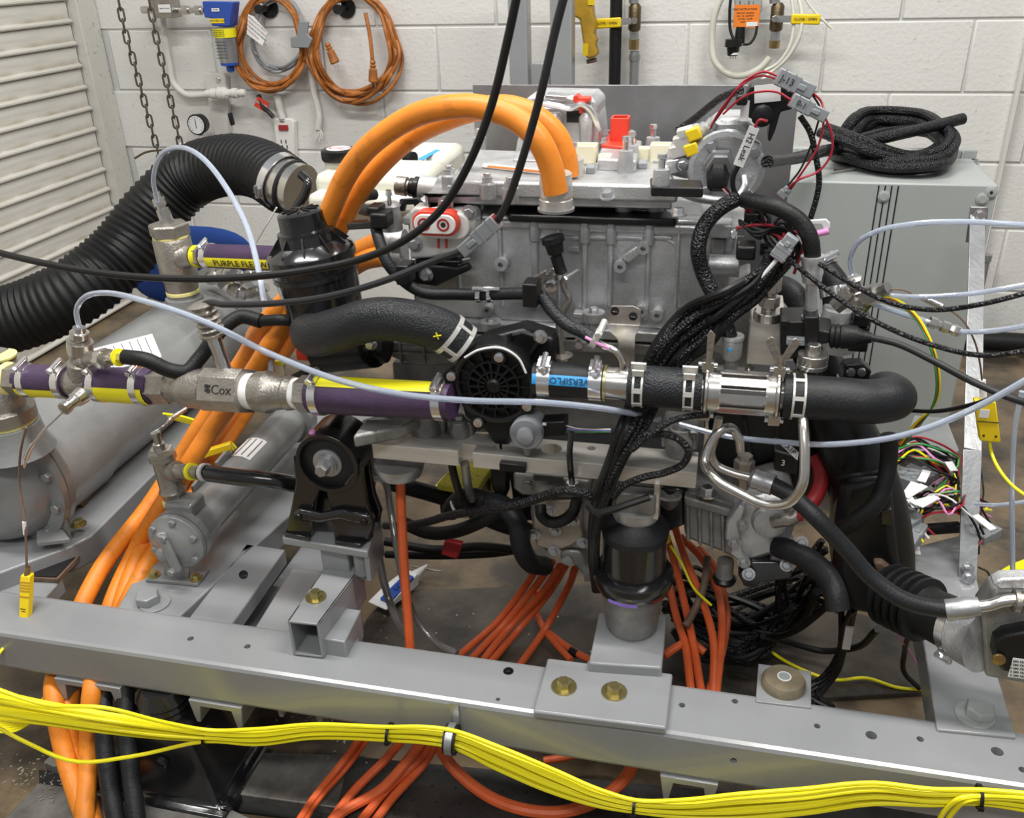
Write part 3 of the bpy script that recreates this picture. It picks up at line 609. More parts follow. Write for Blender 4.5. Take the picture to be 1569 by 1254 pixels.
# right rail plate
t = thing('right_rail', 'wide grey rail at the right carrying the throttle valve', 'rail', AZ(1480, 1100, .27))
MB().PZ([(1436, 1118), (1414, 979), (1386, 842), (1480, 818), (1500, 900), (1530, 1040), (1558, 1130)], .285, .05).b('rail_plate', 'grey', t, bev=.002)
p = AZ(1493, 1098, .285); MB().lathe(p, UP, [(0, .024), (.003, .024)], 24).b('washer', 'enc', t)
MB().hex(AZ(1500, 1094, .288), UP, .0185, .014).b('hex_head', 'enc', t, bev=.001)
# bed plates on the floor and dark slots
def slab(lb, poly, z=.02, h=.02, mt='bed'):
    return tag(MB().PZ(poly, z, h).b('bed_plate', mt, bev=.002), lb, 'plate', 'cast bed plates on the floor')
slab('grey cast slab at the bottom left corner', [(8, 1254), (58, 1200), (350, 1238), (420, 1270), (380, 1330), (-40, 1320)], mt='bed2')
slab('grey cast slab left of the pedestal foot', [(66, 1168), (95, 1140), (230, 1150), (230, 1192), (100, 1182)], mt='bed2')
slab('grey rusty slab right of the pedestal foot', [(300, 1150), (560, 1158), (515, 1238), (300, 1208)], mt='bed2')
o = MB().PZ([(60, 1180), (350, 1215), (520, 1240), (515, 1262), (350, 1242), (60, 1204)], .0045, .004).b('floor_slot', 'hole'); tag(o, 'black slot between the grey slabs on the floor', 'slot')
slab('perforated dark bed plate under the red orange cables', [(535, 1158), (1560, 1255), (1560, 1340), (480, 1340), (515, 1240)], .024, .024)
slab('dark bed plate strip behind the beam in the middle', [(560, 950), (600, 905), (1100, 890), (1400, 960), (1420, 1060), (900, 1090), (540, 1040)], .012, .012, 'oily')
o = MB()
ho = []
for i in range(16):
    for j in range(5):
        p = AZ(590+i*36+j*7, 1200+j*24+i*2.6, .0243); o.lathe(p, UP, [(0, .0022), (.0003, .0022)], 6)
o = o.b('bed_perforations', 'hole'); tag(o, 'small round perforations in the dark bed plate', 'holes', kind='stuff')
# swarf
M = MB(); rnd = random.Random(2)
for k in range(240):
    x, y = (rnd.gauss(480, 50), rnd.gauss(1110, 35)) if k % 2 else (rnd.gauss(60, 40), rnd.gauss(1190, 18)) if k % 3 else (rnd.uniform(560, 1000), rnd.uniform(930, 1100))
    p = AZ(x, y, .0245 if y > 1150 and x > 500 else .0215); s = rnd.uniform(.0008, .0028); a = rnd.uniform(0, 3); M.obox(p, V((cos(a), sin(a), 0))*s, V((-sin(a), cos(a), 0))*s*.5, UP*.0006)
tag(M.b('metal_swarf', 'dirt'), 'scattered metal swarf and dirt on the floor', 'debris', kind='stuff')
# black pedestal foot under the beam
t = thing('pedestal_foot', 'tall black cast pedestal foot under the beam left of centre', 'support', AZ(285, 1200, 0))
c = AZ(285, 1195, 0)
def sq(hx, hy, z, dx=0): return [V((c.x+dx+a*hx, c.y+b*hy, z)) for a, b in ((-1, -1), (1, -1), (1, 1), (-1, 1))]
MB().loft([sq(.115, .075, .0), sq(.115, .075, .022), sq(.095, .06, .03), sq(.075, .05, .09), sq(.055, .045, .16)]).b('cast_body', 'gloss', t, bev=.006)
MB().lathe((c.x, c.y, .155), UP, [(0, .036), (.006, .040), (.012, .036), (.018, .040), (.024, .036), (.030, .040), (.05, .030)], 24).b('threaded_collar', 'gloss', t)
for s in (-1, 1): MB().lathe((c.x+s*.105, c.y-.05, .022), UP, [(0, .012), (.008, .012), (.009, .007), (.016, .006)], 12).b('anchor_nut', 'gloss', t)
MB().lathe((c.x+.012, c.y-.052, .10), NY, [(0, .010), (.006, .010), (.008, .006)], 14).b('boss', 'gloss', t)

# ================= large heat exchanger =================
Yh = 1.10; hc = A(-8, 744, Yh); Rf = m(118, hc)
t = thing('heat_exchanger', 'large grey shell heat exchanger with bolted end cover at the left edge', 'heat exchanger', (hc.x, Yh, .31))
AY = V((0, 1, 0)); Ry = .9
MB().lathe(hc-AY*.055, AY, [(0, .02), (.006, Rf*.45), (.022, Rf*.68), (.05, Rf*.80), (.055, Rf*.82)], 44).b('end_bonnet', 'greyd', t)
MB().lathe(hc, AY, [(0, Rf), (.016, Rf)], 44).b('front_flange', 'greyd', t, bev=.002)
MB().lathe(hc+AY*.0185, AY, [(0, Rf*.985), (.018, Rf*.985)], 44).b('rear_flange', 'greyd', t, bev=.002)
MB().lathe(hc+AY*.036, AY, [(0, Rf*.88), (.14, Rf*.88), (.16, Rf*.84), (.80, Rf*.84)], 44).b('shell', 'greyd', t)
for k in range(12):
    a = 2*pi*(k+.5)/12; bolt(t, hc+V((cos(a), 0, sin(a)))*Rf*.90, NY, .0085, .009, 'greyd', 1.3)
MB().lathe(hc+AY*.80, AY, [(0, Rf*.98), (.02, Rf*.98), (.021, Rf*.84), (.05, Rf*.8), (.08, Rf*.5), (.09, .01)], 44).b('far_cover', 'greyd', t)
def neck(x, y, Y, R, h0, h1):
    p = A(x, y, Y); return MB().lathe(V((p.x, p.y, hc.z+Rf*.7)), UP, [(0, R*1.5), (.02, R*1.35), (h0, R*1.05), (h0+.004, R), (h1, R)], 28).b('port_neck', 'greyd', t)
q = A(40, 384, 1.7)
zs = hc.z+Rf*.84
n1 = AZ(10, 640, zs+.03); MB().lathe((n1.x, n1.y, zs-.03), UP, [(0, .062), (.02, .052), (.05, .048), (.052, .042), (.062, .042)], 28).b('port_neck', 'greyd', t)
n2 = AZ(282, 455, zs+.02); MB().lathe((n2.x, n2.y, zs-.035), UP, [(0, .055), (.02, .043), (.055, .040), (.057, .034), (.065, .034)], 28).b('port_neck', 'greyd', t)
MB().prism([AZ(58, 812, .316), AZ(94, 812, .316), AZ(109, 832, .316), AZ(58, 838, .316)], (0, 0, .008)).b('saddle_foot', 'greyd', t, bev=.001)
MB().PY([(50, 780), (60, 810), (108, 830), (100, 800), (88, 770)], Yh+.005, .006).b('saddle_web', 'greyd', t, bev=.001)
bolt(t, AZ(121, 804, .3165), UP, .009, .010, 'zinc'); MB().lathe(A(108, 728, Yh+.08), V((.9, -.3, .2)), [(-.02, .021), (.012, .021), (.016, .017)], 18).b('side_plug', 'greyd', t)
MB().cyl(A(118, 777, Yh+.1), A(135, 752, Yh+.14), .012).b('drain_elbow', 'bronze', t)
on(t, A(200, 547, Yh+.30)+V((0, -.012, .012)), 'paper', t, .12, .05, V((.6, .75, 0)), V((-.4, .3, .6)), 'paper_rating_label', .001)
for k in range(7): MB().obox(A(200, 547, Yh+.30)+V((0, -.012, .0128))+V((.6, .75, 0)).normalized()*(-.045+.015*k), V((.6, .75, 0)).normalized()*.0006, V((-.4, .3, .6)).normalized()*.02, V((0, 0, .0006))).b('label_line', 'ink', t)
# ================= small heat exchanger =================
sz = A(269, 832, 1.06).z; s0_ = A(269, 832, 1.06); s1_ = AZ(440, 652, sz); ax = (s1_-s0_).normalized(); L_ = (s1_-s0_).length; r0 = m(47, s0_)
t = thing('oil_cooler', 'small grey shell oil cooler with round cover and strap on the middle rail', 'heat exchanger', (s0_.x, s0_.y, .30))
MB().lathe(s0_-ax*.014, ax, [(0, .01), (.004, r0*.6), (.01, r0*.75), (.014, r0*.99), (.024, r0*.99)], 36).b('front_cover', 'greyd', t, bev=.001)
MB().lathe(s0_+ax*.011, ax, [(0, r0), (.013, r0), (.014, r0*.82), (.05, r0*.82), (.07, r0*.74), (L_, r0*.74), (L_+.002, r0*.95), (L_+.03, r0*.95), (L_+.05, r0*.6)], 36).b('shell', 'greyd', t)
u_ = ax.cross(UP).normalized(); w_ = u_.cross(ax)
for k in range(6):
    a = 2*pi*k/6+.4; bolt(t, s0_-ax*.001+(u_*cos(a)+w_*sin(a))*r0*.83, -ax, .0058, .007, 'greyd', 1.3)
MB().bar(s0_-ax*.018+w_*r0*.62-u_*.010, s0_-ax*.018-w_*r0*.88+u_*.006, .017, .012, ax).b('strap_bar', 'greyd', t, bev=.005)
for s in (.55, -.8): bolt(t, s0_-ax*.024+w_*r0*s, -ax, .0058, .007, 'greyd', 1.2)
MB().lathe(s0_-ax*.014+u_*r0*.0-w_*r0*.3-u_*r0*.35, -ax, [(0, .012), (.006, .010), (.009, .004)], 16).b('bleed_boss', 'greyd', t)
MB().obox(s0_+ax*.045+w_*r0*.9, u_*.024, ax*.022, w_*.012).b('port_pad', 'greyd', t, bev=.004)
for e in (.10, .18): MB().bar(s0_+ax*e+w_*r0*.7+u_*-.02, s0_+ax*(e+.05)+w_*r0*.8-u_*.02, .006, .02).b('rib', 'greyd', t, bev=.001)
MB().PZ([(222, 888), (302, 895), (320, 872), (300, 855), (240, 858)], .284, .006).b('mount_foot', 'greyd', t, bev=.001)
MB().PY([(251, 886), (250, 852), (290, 855), (288, 889)], s0_.y+.004, .005).b('foot_web', 'greyd', t, bev=.001)
for (x, y) in ((236, 882), (301, 887)): bolt(t, AZ(x, y, .2845), UP, .007, .008, 'zinc')
lc = s0_.lerp(s1_, .62); lb_ = MB(); rr_ = r0*.755; rows = []
for i in range(9):
    a = radians(30+i*12); rows.append([lc+ax*e+(-u_*cos(a)+w_*sin(a))*rr_ for e in (-.035, .035)])
M = MB(); M.loft([[r[0] for r in rows], [r[1] for r in rows]], caps=False, close=False); lbo = M.b('rating_label', 'paper', t)
for i in range(5):
    a = radians(42+i*18); MB().bar(lc-ax*.03+(-u_*cos(a)+w_*sin(a))*(rr_+.0006), lc+ax*.03+(-u_*cos(a)+w_*sin(a))*(rr_+.0006), .0012, .0006).b('table_line', 'ink', lbo)
# yellow thermocouple jack lying on the cooler
t = thing('thermocouple_jack', 'yellow thermocouple jack lying behind the small oil cooler', 'plug', A(330, 690, 1.3))
MB().obox(A(331, 690, 1.28), V((.026, .012, .006)), V((-.006, .012, -.004)), V((-.002, .001, .006))).b('jack_body', 'yelp', t, bev=.002)

# ================= left pipework =================
def along(a, b): return (b-a), (b-a).length
def fit(name, lb, cat, a, prof, ax_, mt='nick', seg=20): pass
PY0 = 1.04
def Q(x, y=None, dY=0): # centre line of the front pipe run
    yy = y if y is not None else 583+(x-50)*(32/640)
    return A(x, yy, 1.10-(x/690)*.07+dY)
def seg(parent, name, x0, x1, r0p, r1p, mt, sg=24, prof=None, **k):
    a, b = Q(x0), Q(x1); d = b-a; L = d.length; s = (a-CAM).dot(fw)/F
    pr = [(0, r0p*s), (L, r1p*s)] if prof is None else [(u*L, v*s) for u, v in prof]
    return MB().lathe(a, d, pr, sg, **k).b(name, mt, parent)
t = thing('pipe_elbow', 'large stainless elbow rising from the left heat exchanger port', 'elbow', AZ(10, 640, zs+.03))
e0 = V((n1.x, n1.y, zs+.022)); e1 = Q(-4); 
MB().lathe(e0, UP, [(0, .044), (.006, .044)], 28).b('yellow_tape', 'tape', t)
MB().lathe(e0+UP*.006, UP, [(0, .047), (.02, .047), (.022, .043)], 28).b('collar', 'nick', t)
MB().tube(spl([e0+UP*.02, e0.lerp(e1, .5)+UP*.01, e1+UP*.0+V((-.015, 0, 0))+V((0, 0, .0)), e1+V((.0, 0, 0))], 5), .034, 20).b('elbow_bend', 'nick', t)
a = A(0, 530, 1.14); MB().cyl(A(-3, 590, 1.12), A(-2, 545, 1.12), .030, .026, 20).b('branch_up', 'nick', t); MB().lathe(A(-2, 548, 1.12), UP, [(0, .027), (.004, .028)]).b('yellow_tape', 'tape', t)
seg(t, 'yellow_tape', 14, 20, 27, 24, 'tape'); seg(t, 'hex_nut', 20, 38, 26, 26, 'nick', 6)
def purple(name, lb, x0, x1, r, band, clamps, txts=None, rb=None, grp='purple silicone hoses'):
    t = thing(name, lb, 'hose', Q((x0+x1)/2), grp)
    a, b = Q(x0), Q(x1); d = b-a; L = d.length; s = (a-CAM).dot(fw)/F; rb = rb or r
    MB().lathe(a, d, [(0, r*s), (L*.1, r*s*1.01), (L*.3, r*s*.97+.001), (L*.6, (r+rb)/2*s*1.03), (L*.92, rb*s), (L, rb*s*.98)], 28).b('hose_body', 'pur', t)
    if band:
        u = d.normalized().cross(UP).normalized(); w = u.cross(d.normalized()); rows = []
        for i in range(7):
            an = radians(band[0]+(band[1]-band[0])*i/6); rows.append([a+d*k+(u*cos(an)+w*sin(an))*((r+(rb-r)*k)*s*1.035+.0006) for k in (.04, .3, .6, .96)])
        M = MB()
        for k in range(3): M.loft([[q_[k] for q_ in rows], [q_[k+1] for q_ in rows]], caps=False, close=False)
        bo = M.b('yellow_band', 'band', t)
        if txts: bo['txt'] = 0; del bo['txt']
    for cx_ in clamps: clampring(t, Q(cx_), d, s*(r if abs(cx_-x0) < abs(cx_-x1) else rb)*1.04, .0125, 'chrome', sd=(0, -.3, 1))
    return t
purple('purple_hose', 'short purple hose with yellow lower stripe next to the left elbow', 34, 106, 24, (-66, -8), (48, 101))
# cross tee
t = thing('cross_fitting', 'cast stainless cross fitting with probe between the two short purple hoses', 'fitting', Q(126))
seg(t, 'run_pipe', 106, 150, 19, 19, 'nick', prof=[(0, 19), (.2, 24), (.3, 26), (.5, 24), (.8, 20), (1, 18)])
a = Q(128); b = A(121, 520, 1.085)
MB().lathe(a, b-a, [(0, .022), (.035, .021), (.04, .017), ((b-a).length, .016)], 20).b('riser', 'nick', t)
MB().lathe(A(123, 540, 1.085), A(121, 500, 1.085)-A(123, 540, 1.085), [(0, .019), (.018, .019), (.019, .011), (.024, .011), (.025, .014), (.034, .014), (.035, .010), (.042, .009)], 16).b('tube_coupling', 'steel', t)
a, b = A(128, 552, 1.085), A(168, 547, 1.06); MB().lathe(a, b-a, [(0, .018), (.012, .015), (.014, .012), ((b-a).length, .012)], 18).b('side_branch', 'nick', t)
a, b = A(150, 550, 1.07), A(196, 548, 1.05); MB().lathe(a, b-a, [(0, .013), (.006, .013), (.007, .016), (.018, .016), (.019, .012), (.03, .012), (.031, .009), ((b-a).length, .009)], 6).b('barb_fitting', 'steel', t)
MB().lathe(A(181, 548, 1.055), b-a, [(0, .013), (.003, .013)]).b('yellow_tape', 'band', t)
a, b = A(126, 605, 1.06), A(104, 622, 1.03); MB().lathe(a, b-a, [(0, .014), (.015, .012), (.016, .009), (.03, .008), (.031, .010), (.04, .010), (.041, .004)], 12).b('probe_port', 'steel', t)
purple('purple_hose', 'short purple hose with broad yellow lower stripe right of the cross fitting', 145, 238, 26, (-72, 14), (156, 221), rb=27)
# flow meter
t = thing('flow_meter', 'stainless turbine flow meter with hexagonal body marked Cox', 'flow meter', Q(350))
seg(t, 'hex_nut', 236, 262, 28, 26, 'nick', 6); seg(t, 'inlet_reducer', 258, 322, 24, 30, 'nick', prof=[(0, 20), (.08, 24), (.3, 24), (.42, 29), (.5, 30), (.95, 31), (1, 27)])
seg(t, 'thread_tape', 308, 325, 30, 27, 'ptfe'); seg(t, 'thread_tape', 377, 393, 27, 29, 'ptfe')
a, b = Q(322), Q(380); d = (b-a).normalized(); nrm = (CAM-Q(350)); nrm = (nrm-d*nrm.dot(d)).normalized(); 
s_ = (Q(350)-CAM).dot(fw)/F
wq = d.cross(nrm); wq = wq if wq.z > 0 else -wq; hb = 33*s_
oct_ = [(-1, -.55), (-.55, -1), (.55, -1), (1, -.55), (1, .55), (.55, 1), (-.55, 1), (-1, .55)]
MB().prism([a+nrm*p*hb+wq*q*hb for p, q in oct_], b-a).b('octagonal_body', 'nick', t, bev=.001)
fc = Q(351)+nrm*(hb+.0004); txt('Cox', t, 'ink', fc+d*.009-wq*.001, d, wq, .0195)
for p, q, e in ((-.016, .004, .0025), (-.011, .004, .002), (-.016, -.002, .002), (-.0115, -.003, .0028), (-.0135, .0005, .0018)): MB().obox(fc+d*p+wq*q, d*e, wq*e, nrm*.0003).b('logo_block', 'ink', t)
# stem and plug
st0, st1 = A(348, 577, 1.07), A(327, 516, 1.07); dd = st1-st0
MB().lathe(st0, dd, [(0, .014), (.008, .014), (.009, .010), (dd.length, .010)], 14).b('pickup_stem', 'chrome', t)
MB().lathe(st1, dd, [(0, .016), (.005, .019), (.008, .014), (.012, .019), (.016, .014), (.02, .018), (.024, .014), (.028, .019), (.032, .015), (.038, .019), (.042, .015), (.048, .021), (.052, .012)], 20).b('ribbed_connector', 'nick', t)
seg(t, 'outlet_union', 392, 452, 30, 26, 'nick', prof=[(0, 26), (.05, 31), (.35, 33), (.4, 30), (.45, 28), (.8, 25), (.85, 27), (1, 25)])
seg(t, 'thread_tape', 450, 463, 24, 25, 'ptfe'); seg(t, 'hex_nut', 461, 482, 29, 29, 'nick', 6)
FM = t; FMa, FMd, FMn = Q(350), d, nrm
PH = purple('purple_hose', 'long thick purple hose with yellow upper stripe running to the pump', 478, 694, 29, (50, 98), (492, 678), rb=27)
# purple hose behind with lettering
t = thing('upper_tee', 'tall stainless tee with hexagonal cap on the far heat exchanger port', 'fitting', AZ(282, 450, zs+.03))
u0 = V((n2.x, n2.y, zs+.03)); u1 = A(258, 345, n2.y)
MB().lathe(u0, u1-u0, [(0, .036), (.006, .036), (.012, .031)], 24).b('yellow_tape', 'tape', t)
d2 = (u1-u0); L2 = d2.length
MB().lathe(u0, d2, [(.008, .035), (.03, .036), (.035, .040), (L2*.8, .040), (L2*.83, .037)], 26).b('tee_body', 'nick', t)
MB().lathe(u1-d2*.17, d2, [(0, .038), (.004, .038)], 26).b('thread_tape', 'tape', t)
MB().hex(u1-d2*.14, d2, .043, .026).b('hex_cap', 'nick', t, bev=.001)
v0 = u1+d2*.0; v1 = A(243, 305, n2.y)
MB().lathe(v0, v1-v0, [(0, .014), (.035, .014), (.036, .010), (.042, .010), (.043, .014), (.058, .014), (.059, .008), (.07, .008)], 8).b('reducer_stack', 'steel', t)
b0_, b1_ = A(272, 393, n2.y-.005), A(322, 392, n2.y-.02); 
MB().lathe(b0_, b1_-b0_, [(0, .028), (.02, .030), (.03, .024), (.045, .022)], 22).b('side_branch', 'nick', t)
MB().lathe(A(300, 393, n2.y-.01), b1_-b0_, [(0, .024), (.012, .024)], 22).b('yellow_tape', 'band', t); MB().hex(A(305, 393, n2.y-.01), b1_-b0_, .026, .016).b('hex_nut', 'nick', t)
t = thing('purple_hose', 'purple hose with lettered yellow stripe passing behind the black canister', 'hose', A(370, 395, n2.y-.03), 'purple silicone hoses')
h0, h1 = A(312, 392, n2.y-.02), A(470, 398, n2.y-.06); hd = h1-h0; hr = m(18, h0)
MB().lathe(h0, hd, [(0, hr), (hd.length*.5, hr*1.04), (hd.length, hr)], 26).b('hose_body', 'pur', t)
hu = hd.normalized(); c1 = (CAM-h0); c1 = (c1-hu*c1.dot(hu)).normalized(); c2 = hu.cross(c1)
if c2.z > 0: c2 = -c2
rows = []
for i in range(7):
    an = radians(8+50*i/6); rows.append([h0+hd*k+(c1*cos(an)+c2*sin(an))*(hr*1.05) for k in (.02, .5, .99)])
M = MB()
for k in range(2): M.loft([[q_[k] for q_ in rows], [q_[k+1] for q_ in rows]], caps=False, close=False)
yb = M.b('yellow_band', 'band', t)
an = radians(33); nn = c1*cos(an)+c2*sin(an)
txt('PURPLE FLEXWING', yb, 'ink', h0+hd*.50+nn*(hr*1.09), hu, hu.cross(nn) if hu.cross(nn).dot(UP) > 0 else -hu.cross(nn), .020, thick=.0002)
clampring(t, h0+hd*.06, hd, hr*1.05, .014, 'chrome')
# thermocouple wires and yellow plug at left
t = thing('thermocouple_plug', 'yellow thermocouple plug marked 10 hanging at the left', 'plug', A(40, 915, .95))
a, b = A(42, 880, .96), A(39, 953, .93); pd = b-a
xx = XD*.0085
MB().obox((a+b)/2, pd/2, xx, V((0, .006, 0))).b('plug_body', 'yelp', t, bev=.0015)
for k in (.12, .18, .24, .30, .42): MB().obox(a+pd*k+NY*.006, pd*.012, xx*1.02, V((0, .001, 0))).b('rib', 'yelm', t)
txt('10', t, 'ink', a+pd*.72+NY*.0066, (0, 0, -1), (1, 0, 0), .014)
MB().lathe(a, -pd, [(-.002, .005), (.012, .0042)], 10).b('collar', 'brass', t)
hose('thermocouple_lead', [(41, 868, .962), (38, 800, .98), (30, 740, 1.0), (32, 690, 1.0), (40, 655, 1.0)], 1.8, 'rust', 'thin brown lead rising from the yellow plug marked 10', 'wire')
hose('thermocouple_probe', [(37, 716, .999), (45, 690, 1.0), (60, 668, 1.005), (104, 624, 1.03)], 2.0, 'steel', 'thin steel probe with silver sleeve running to the cross fitting', 'probe', rr=lambda u: 2.0 if .15 < u < .5 else 1)
hose('yellow_wire', [(38, 950, .93), (30, 962, .93), (12, 985, .90), (-10, 1012, .87)], 2.6, 'yel', 'single yellow wire leaving the plug marked 10 to the left', 'wire')
o = MB().lathe(A(37, 800, .979), A(39, 825, .975)-A(37, 800, .979), [(0, .003), (.022, .003)], 8).b('wire_marker', 'paper'); tag(o, 'white marker sleeve on the thin brown lead', 'marker')
# tee on the small cooler
t = thing('cooler_tee', 'stainless tee with narrow top nipple on the small oil cooler', 'fitting', A(268, 765, 1.11))
a, b = A(270, 770, 1.11), A(246, 690, 1.11); d = b-a; L = d.length
MB().lathe(a, d, [(0, .021), (.006, .021)], 20).b('yellow_tape', 'tape', t)
MB().lathe(a, d, [(.006, .018), (.02, .018)], 6).b('hex_nut', 'nick', t)
MB().lathe(a, d, [(.018, .019), (.024, .022), (.03, .019), (L*.82, .018), (L*.84, .022), (L*.94, .021)], 20).b('tee_body', 'nick', t)
MB().hex(a+d*.94, d, .019, .010).b('hex_cap', 'steel', t)
MB().lathe(a+d, d, [(0, .010), (.012, .010), (.013, .006), (.025, .006), (.026, .008), (.032, .008), (.033, .004)], 8).b('top_nipple', 'steel', t)
a, b = A(258, 722, 1.105), A(316, 724, 1.08); MB().lathe(a, b-a, [(0, .014), (.012, .017), (.022, .017), (.024, .012), (.045, .012), (.046, .010), ((b-a).length, .010)], 16).b('side_branch', 'nick', t)
MB().lathe(A(292, 723, 1.09), b-a, [(0, .014), (.005, .014)]).b('yellow_ring', 'band', t)
hose('cooler_hose', [(306, 724, 1.083), (360, 731, 1.08), (420, 737, 1.09), (470, 745, 1.12)], 13, 'gloss', 'shiny black hose from the oil cooler tee to behind the engine mount', 'hose')
clo = MB().annulus(A(312, 724, 1.082), b-a, .0145, .0115, .008).b('wire_clip', 'white2'); tag(clo, 'white spring clip on the shiny black cooler hose', 'clamp')
hose('probe_tube', [(236, 662, 1.10), (248, 655, 1.11), (262, 642, 1.14), (285, 627, 1.17)], 1.7, 'steel', 'thin steel probe rising from the cooler tee', 'probe', rr=lambda u: 2.2 if u > .6 else 1)
# bellows
LB = spl([A(*p) for p in [(-60, 505, 1.75), (40, 482, 1.80), (110, 450, 1.85), (180, 395, 1.95), (240, 320, 2.05), (290, 272, 2.10), (350, 253, 2.08), (400, 260, 2.02), (438, 284, 1.95)]], 30)
rb0 = m(48, A(180, 395, 1.95))
dist = [0]
for a, b in zip(LB, LB[1:]): dist.append(dist[-1]+(b-a).length)
tot = dist[-1]; pts = []; N = int(tot/.0045); j = 0
for i in range(N+1):
    s = tot*i/N
    while j < len(dist)-2 and dist[j+1] < s: j += 1
    pts.append(LB[j].lerp(LB[j+1], (s-dist[j])/max(1e-6, dist[j+1]-dist[j])))
o = MB().tube(pts, rb0, 28, rr=lambda u: (.94+.075*(1 if int(round(u*N)) % 4 < 1 else (.5 if int(round(u*N)) % 2 else 0)))*(1.05-.28*max(0, u-.35))).b('bellows_duct', 'rub', ang=70)
tag(o, 'thick black corrugated flexible duct arching down to the left edge', 'duct')
t = thing('duct_elbow', 'shiny metal elbow with band clamp at the upper end of the corrugated duct', 'elbow', A(440, 285, 1.93))
MB().tube(spl([A(425, 275, 1.955), A(445, 285, 1.94), A(462, 292, 1.93)], 4), .060, 24).b('metal_cuff', 'steel', t)
clampring(t, A(430, 277, 1.95), A(445, 287, 1.94)-A(425, 275, 1.955), .064, .02, 'chrome', sd=(-.6, -.6, 0))
MB().annulus(A(447, 288, 1.94), A(462, 292, 1.93)-A(445, 285, 1.94), .066, .056, .008).b('rolled_bead', 'rub', t)
hose('black_wrap', [(462, 268, 1.9), (472, 280, 1.88), (466, 300, 1.87), (455, 318, 1.86), (450, 330, 1.85)], 7, 'gloss', 'black plastic wrap twisted round the duct elbow', 'wrap')
# blue chair behind
t = thing('blue_chair', 'blue upholstered chair back behind the left heat exchanger', 'chair', A(290, 400, 2.3))
def cush(c, rx, rz, th, name):
    r = []
    for i in range(9):
        f = sin(pi*i/8)**.4 if 0 < i < 8 else .05; r.append([c+V((rx*f*abs(cos(a))**.6*(1 if cos(a) > 0 else -1), th*(i-4)/4, rz*f*abs(sin(a))**.6*(1 if sin(a) > 0 else -1))) for a in [2*pi*k/28 for k in range(28)]])
    return MB().loft(r).b(name, 'bluef', t)
cush(A(293, 408, 2.35), .22, .125, .04, 'backrest'); 
c = A(230, 505, 2.3); MB().box(c.x-.14, c.x+.25, 2.15, 2.5, c.z-.12, c.z-.05).b('seat', 'bluef', t, bev=.02)
MB().box(c.x+.08, c.x+.12, 2.34, 2.38, .02, c.z-.1).b('pedestal_post', 'plas', t)
MB().box(c.x-.12, c.x+.32, 2.33, 2.39, 0, .03).b('base_bar', 'plas', t)

# cluster of silver pipe fittings behind the canister hose
t = thing('pipe_cluster', 'cluster of silver pipe fittings on the far heat exchanger behind the purple hose', 'fitting', A(370, 450, 1.8))
for a, b, r in (((318, 428), (345, 420), .016), ((345, 420), (372, 426), .020), ((372, 426), (400, 418), .014), ((352, 440), (378, 452), .018), ((378, 452), (410, 440), .012)):
    p, q = A(*a, 1.8), A(*b, 1.8); MB().lathe(p, q-p, [(0, r*.8), (.006, r), ((q-p).length*.6, r), ((q-p).length*.65, r*.8), ((q-p).length, r*.8)], 8).b('union', 'steel', t)
MB().lathe(A(350, 432, 1.8), UP, [(0, .02), (.006, .02)]).b('yellow_tape', 'tape', t)
MB().bar(A(336, 440, 1.78), A(362, 412, 1.78), .004, .014).b('lever', 'gal', t)
for x, y in ((210, 684), (177, 714)):
    o = MB().lathe(AZ(x, y, .3003), UP, [(0, .006), (.0004, .006)], 14).b('bolt_hole', 'hole'); tag(o, 'dark drilled hole in the left rail beside the big heat exchanger, '+('far one' if x == 210 else 'near one'), 'hole')
# ================= engine and drive unit =================
def faceY(x0, x1, y0, y1, Y, D, name, mt, parent, bev=.003):   # box whose front face sits at Y and spans the given outline
    a, b, c = A((x0+x1)/2, y0, Y), A(x0, (y0+y1)/2, Y), A(x1, (y0+y1)/2, Y); d = A((x0+x1)/2, y1, Y)
    return MB().box(b.x, c.x, Y, Y+D, d.z, a.z).b(name, mt, parent, bev=bev)
def boss(parent, x, y, Y, rp, h, mt='alu', hole=True, name='boss', prot=.0):
    p = A(x, y, Y); r = m(rp, p); M = MB().annulus(p+V((0, -h, 0)), AYv, r, r*.42 if hole else .0005, h+.004, 18)
    if hole: M.lathe(p+V((0, -h*.4, 0)), AYv, [(0, r*.45), (.002, r*.45)], 12)
    return M.b(name, mt, parent)
AYv = V((0, 1, 0))
YE = 1.17
eng = thing('drive_unit', 'large cast aluminium drive unit housing in the middle of the bench', 'engine', A(880, 560, YE+.1))
zt_ = A(900, 340, YE).z; zb_ = A(900, 480, YE).z; xl = A(628, 400, YE).x; xr = A(1126, 400, YE).x
print('engine top z', zt_, zb_, xl, xr)
MB().box(xl, xr, YE, YE+.36, zb_-.02, zt_-.004).b('upper_casting', 'alu', eng, bev=.006)
MB().box(xl-.004, xr+.01, YE-.006, YE+.36, zt_-.012, zt_).b('top_flange', 'alu', eng, bev=.003)
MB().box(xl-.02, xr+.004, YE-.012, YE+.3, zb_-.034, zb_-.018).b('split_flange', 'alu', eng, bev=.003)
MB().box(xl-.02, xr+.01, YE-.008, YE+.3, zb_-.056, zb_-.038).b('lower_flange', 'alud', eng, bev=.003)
faceY(640, 742, 308, 346, YE+.02, .2, 'shoulder_casting', 'alu', eng, .004)
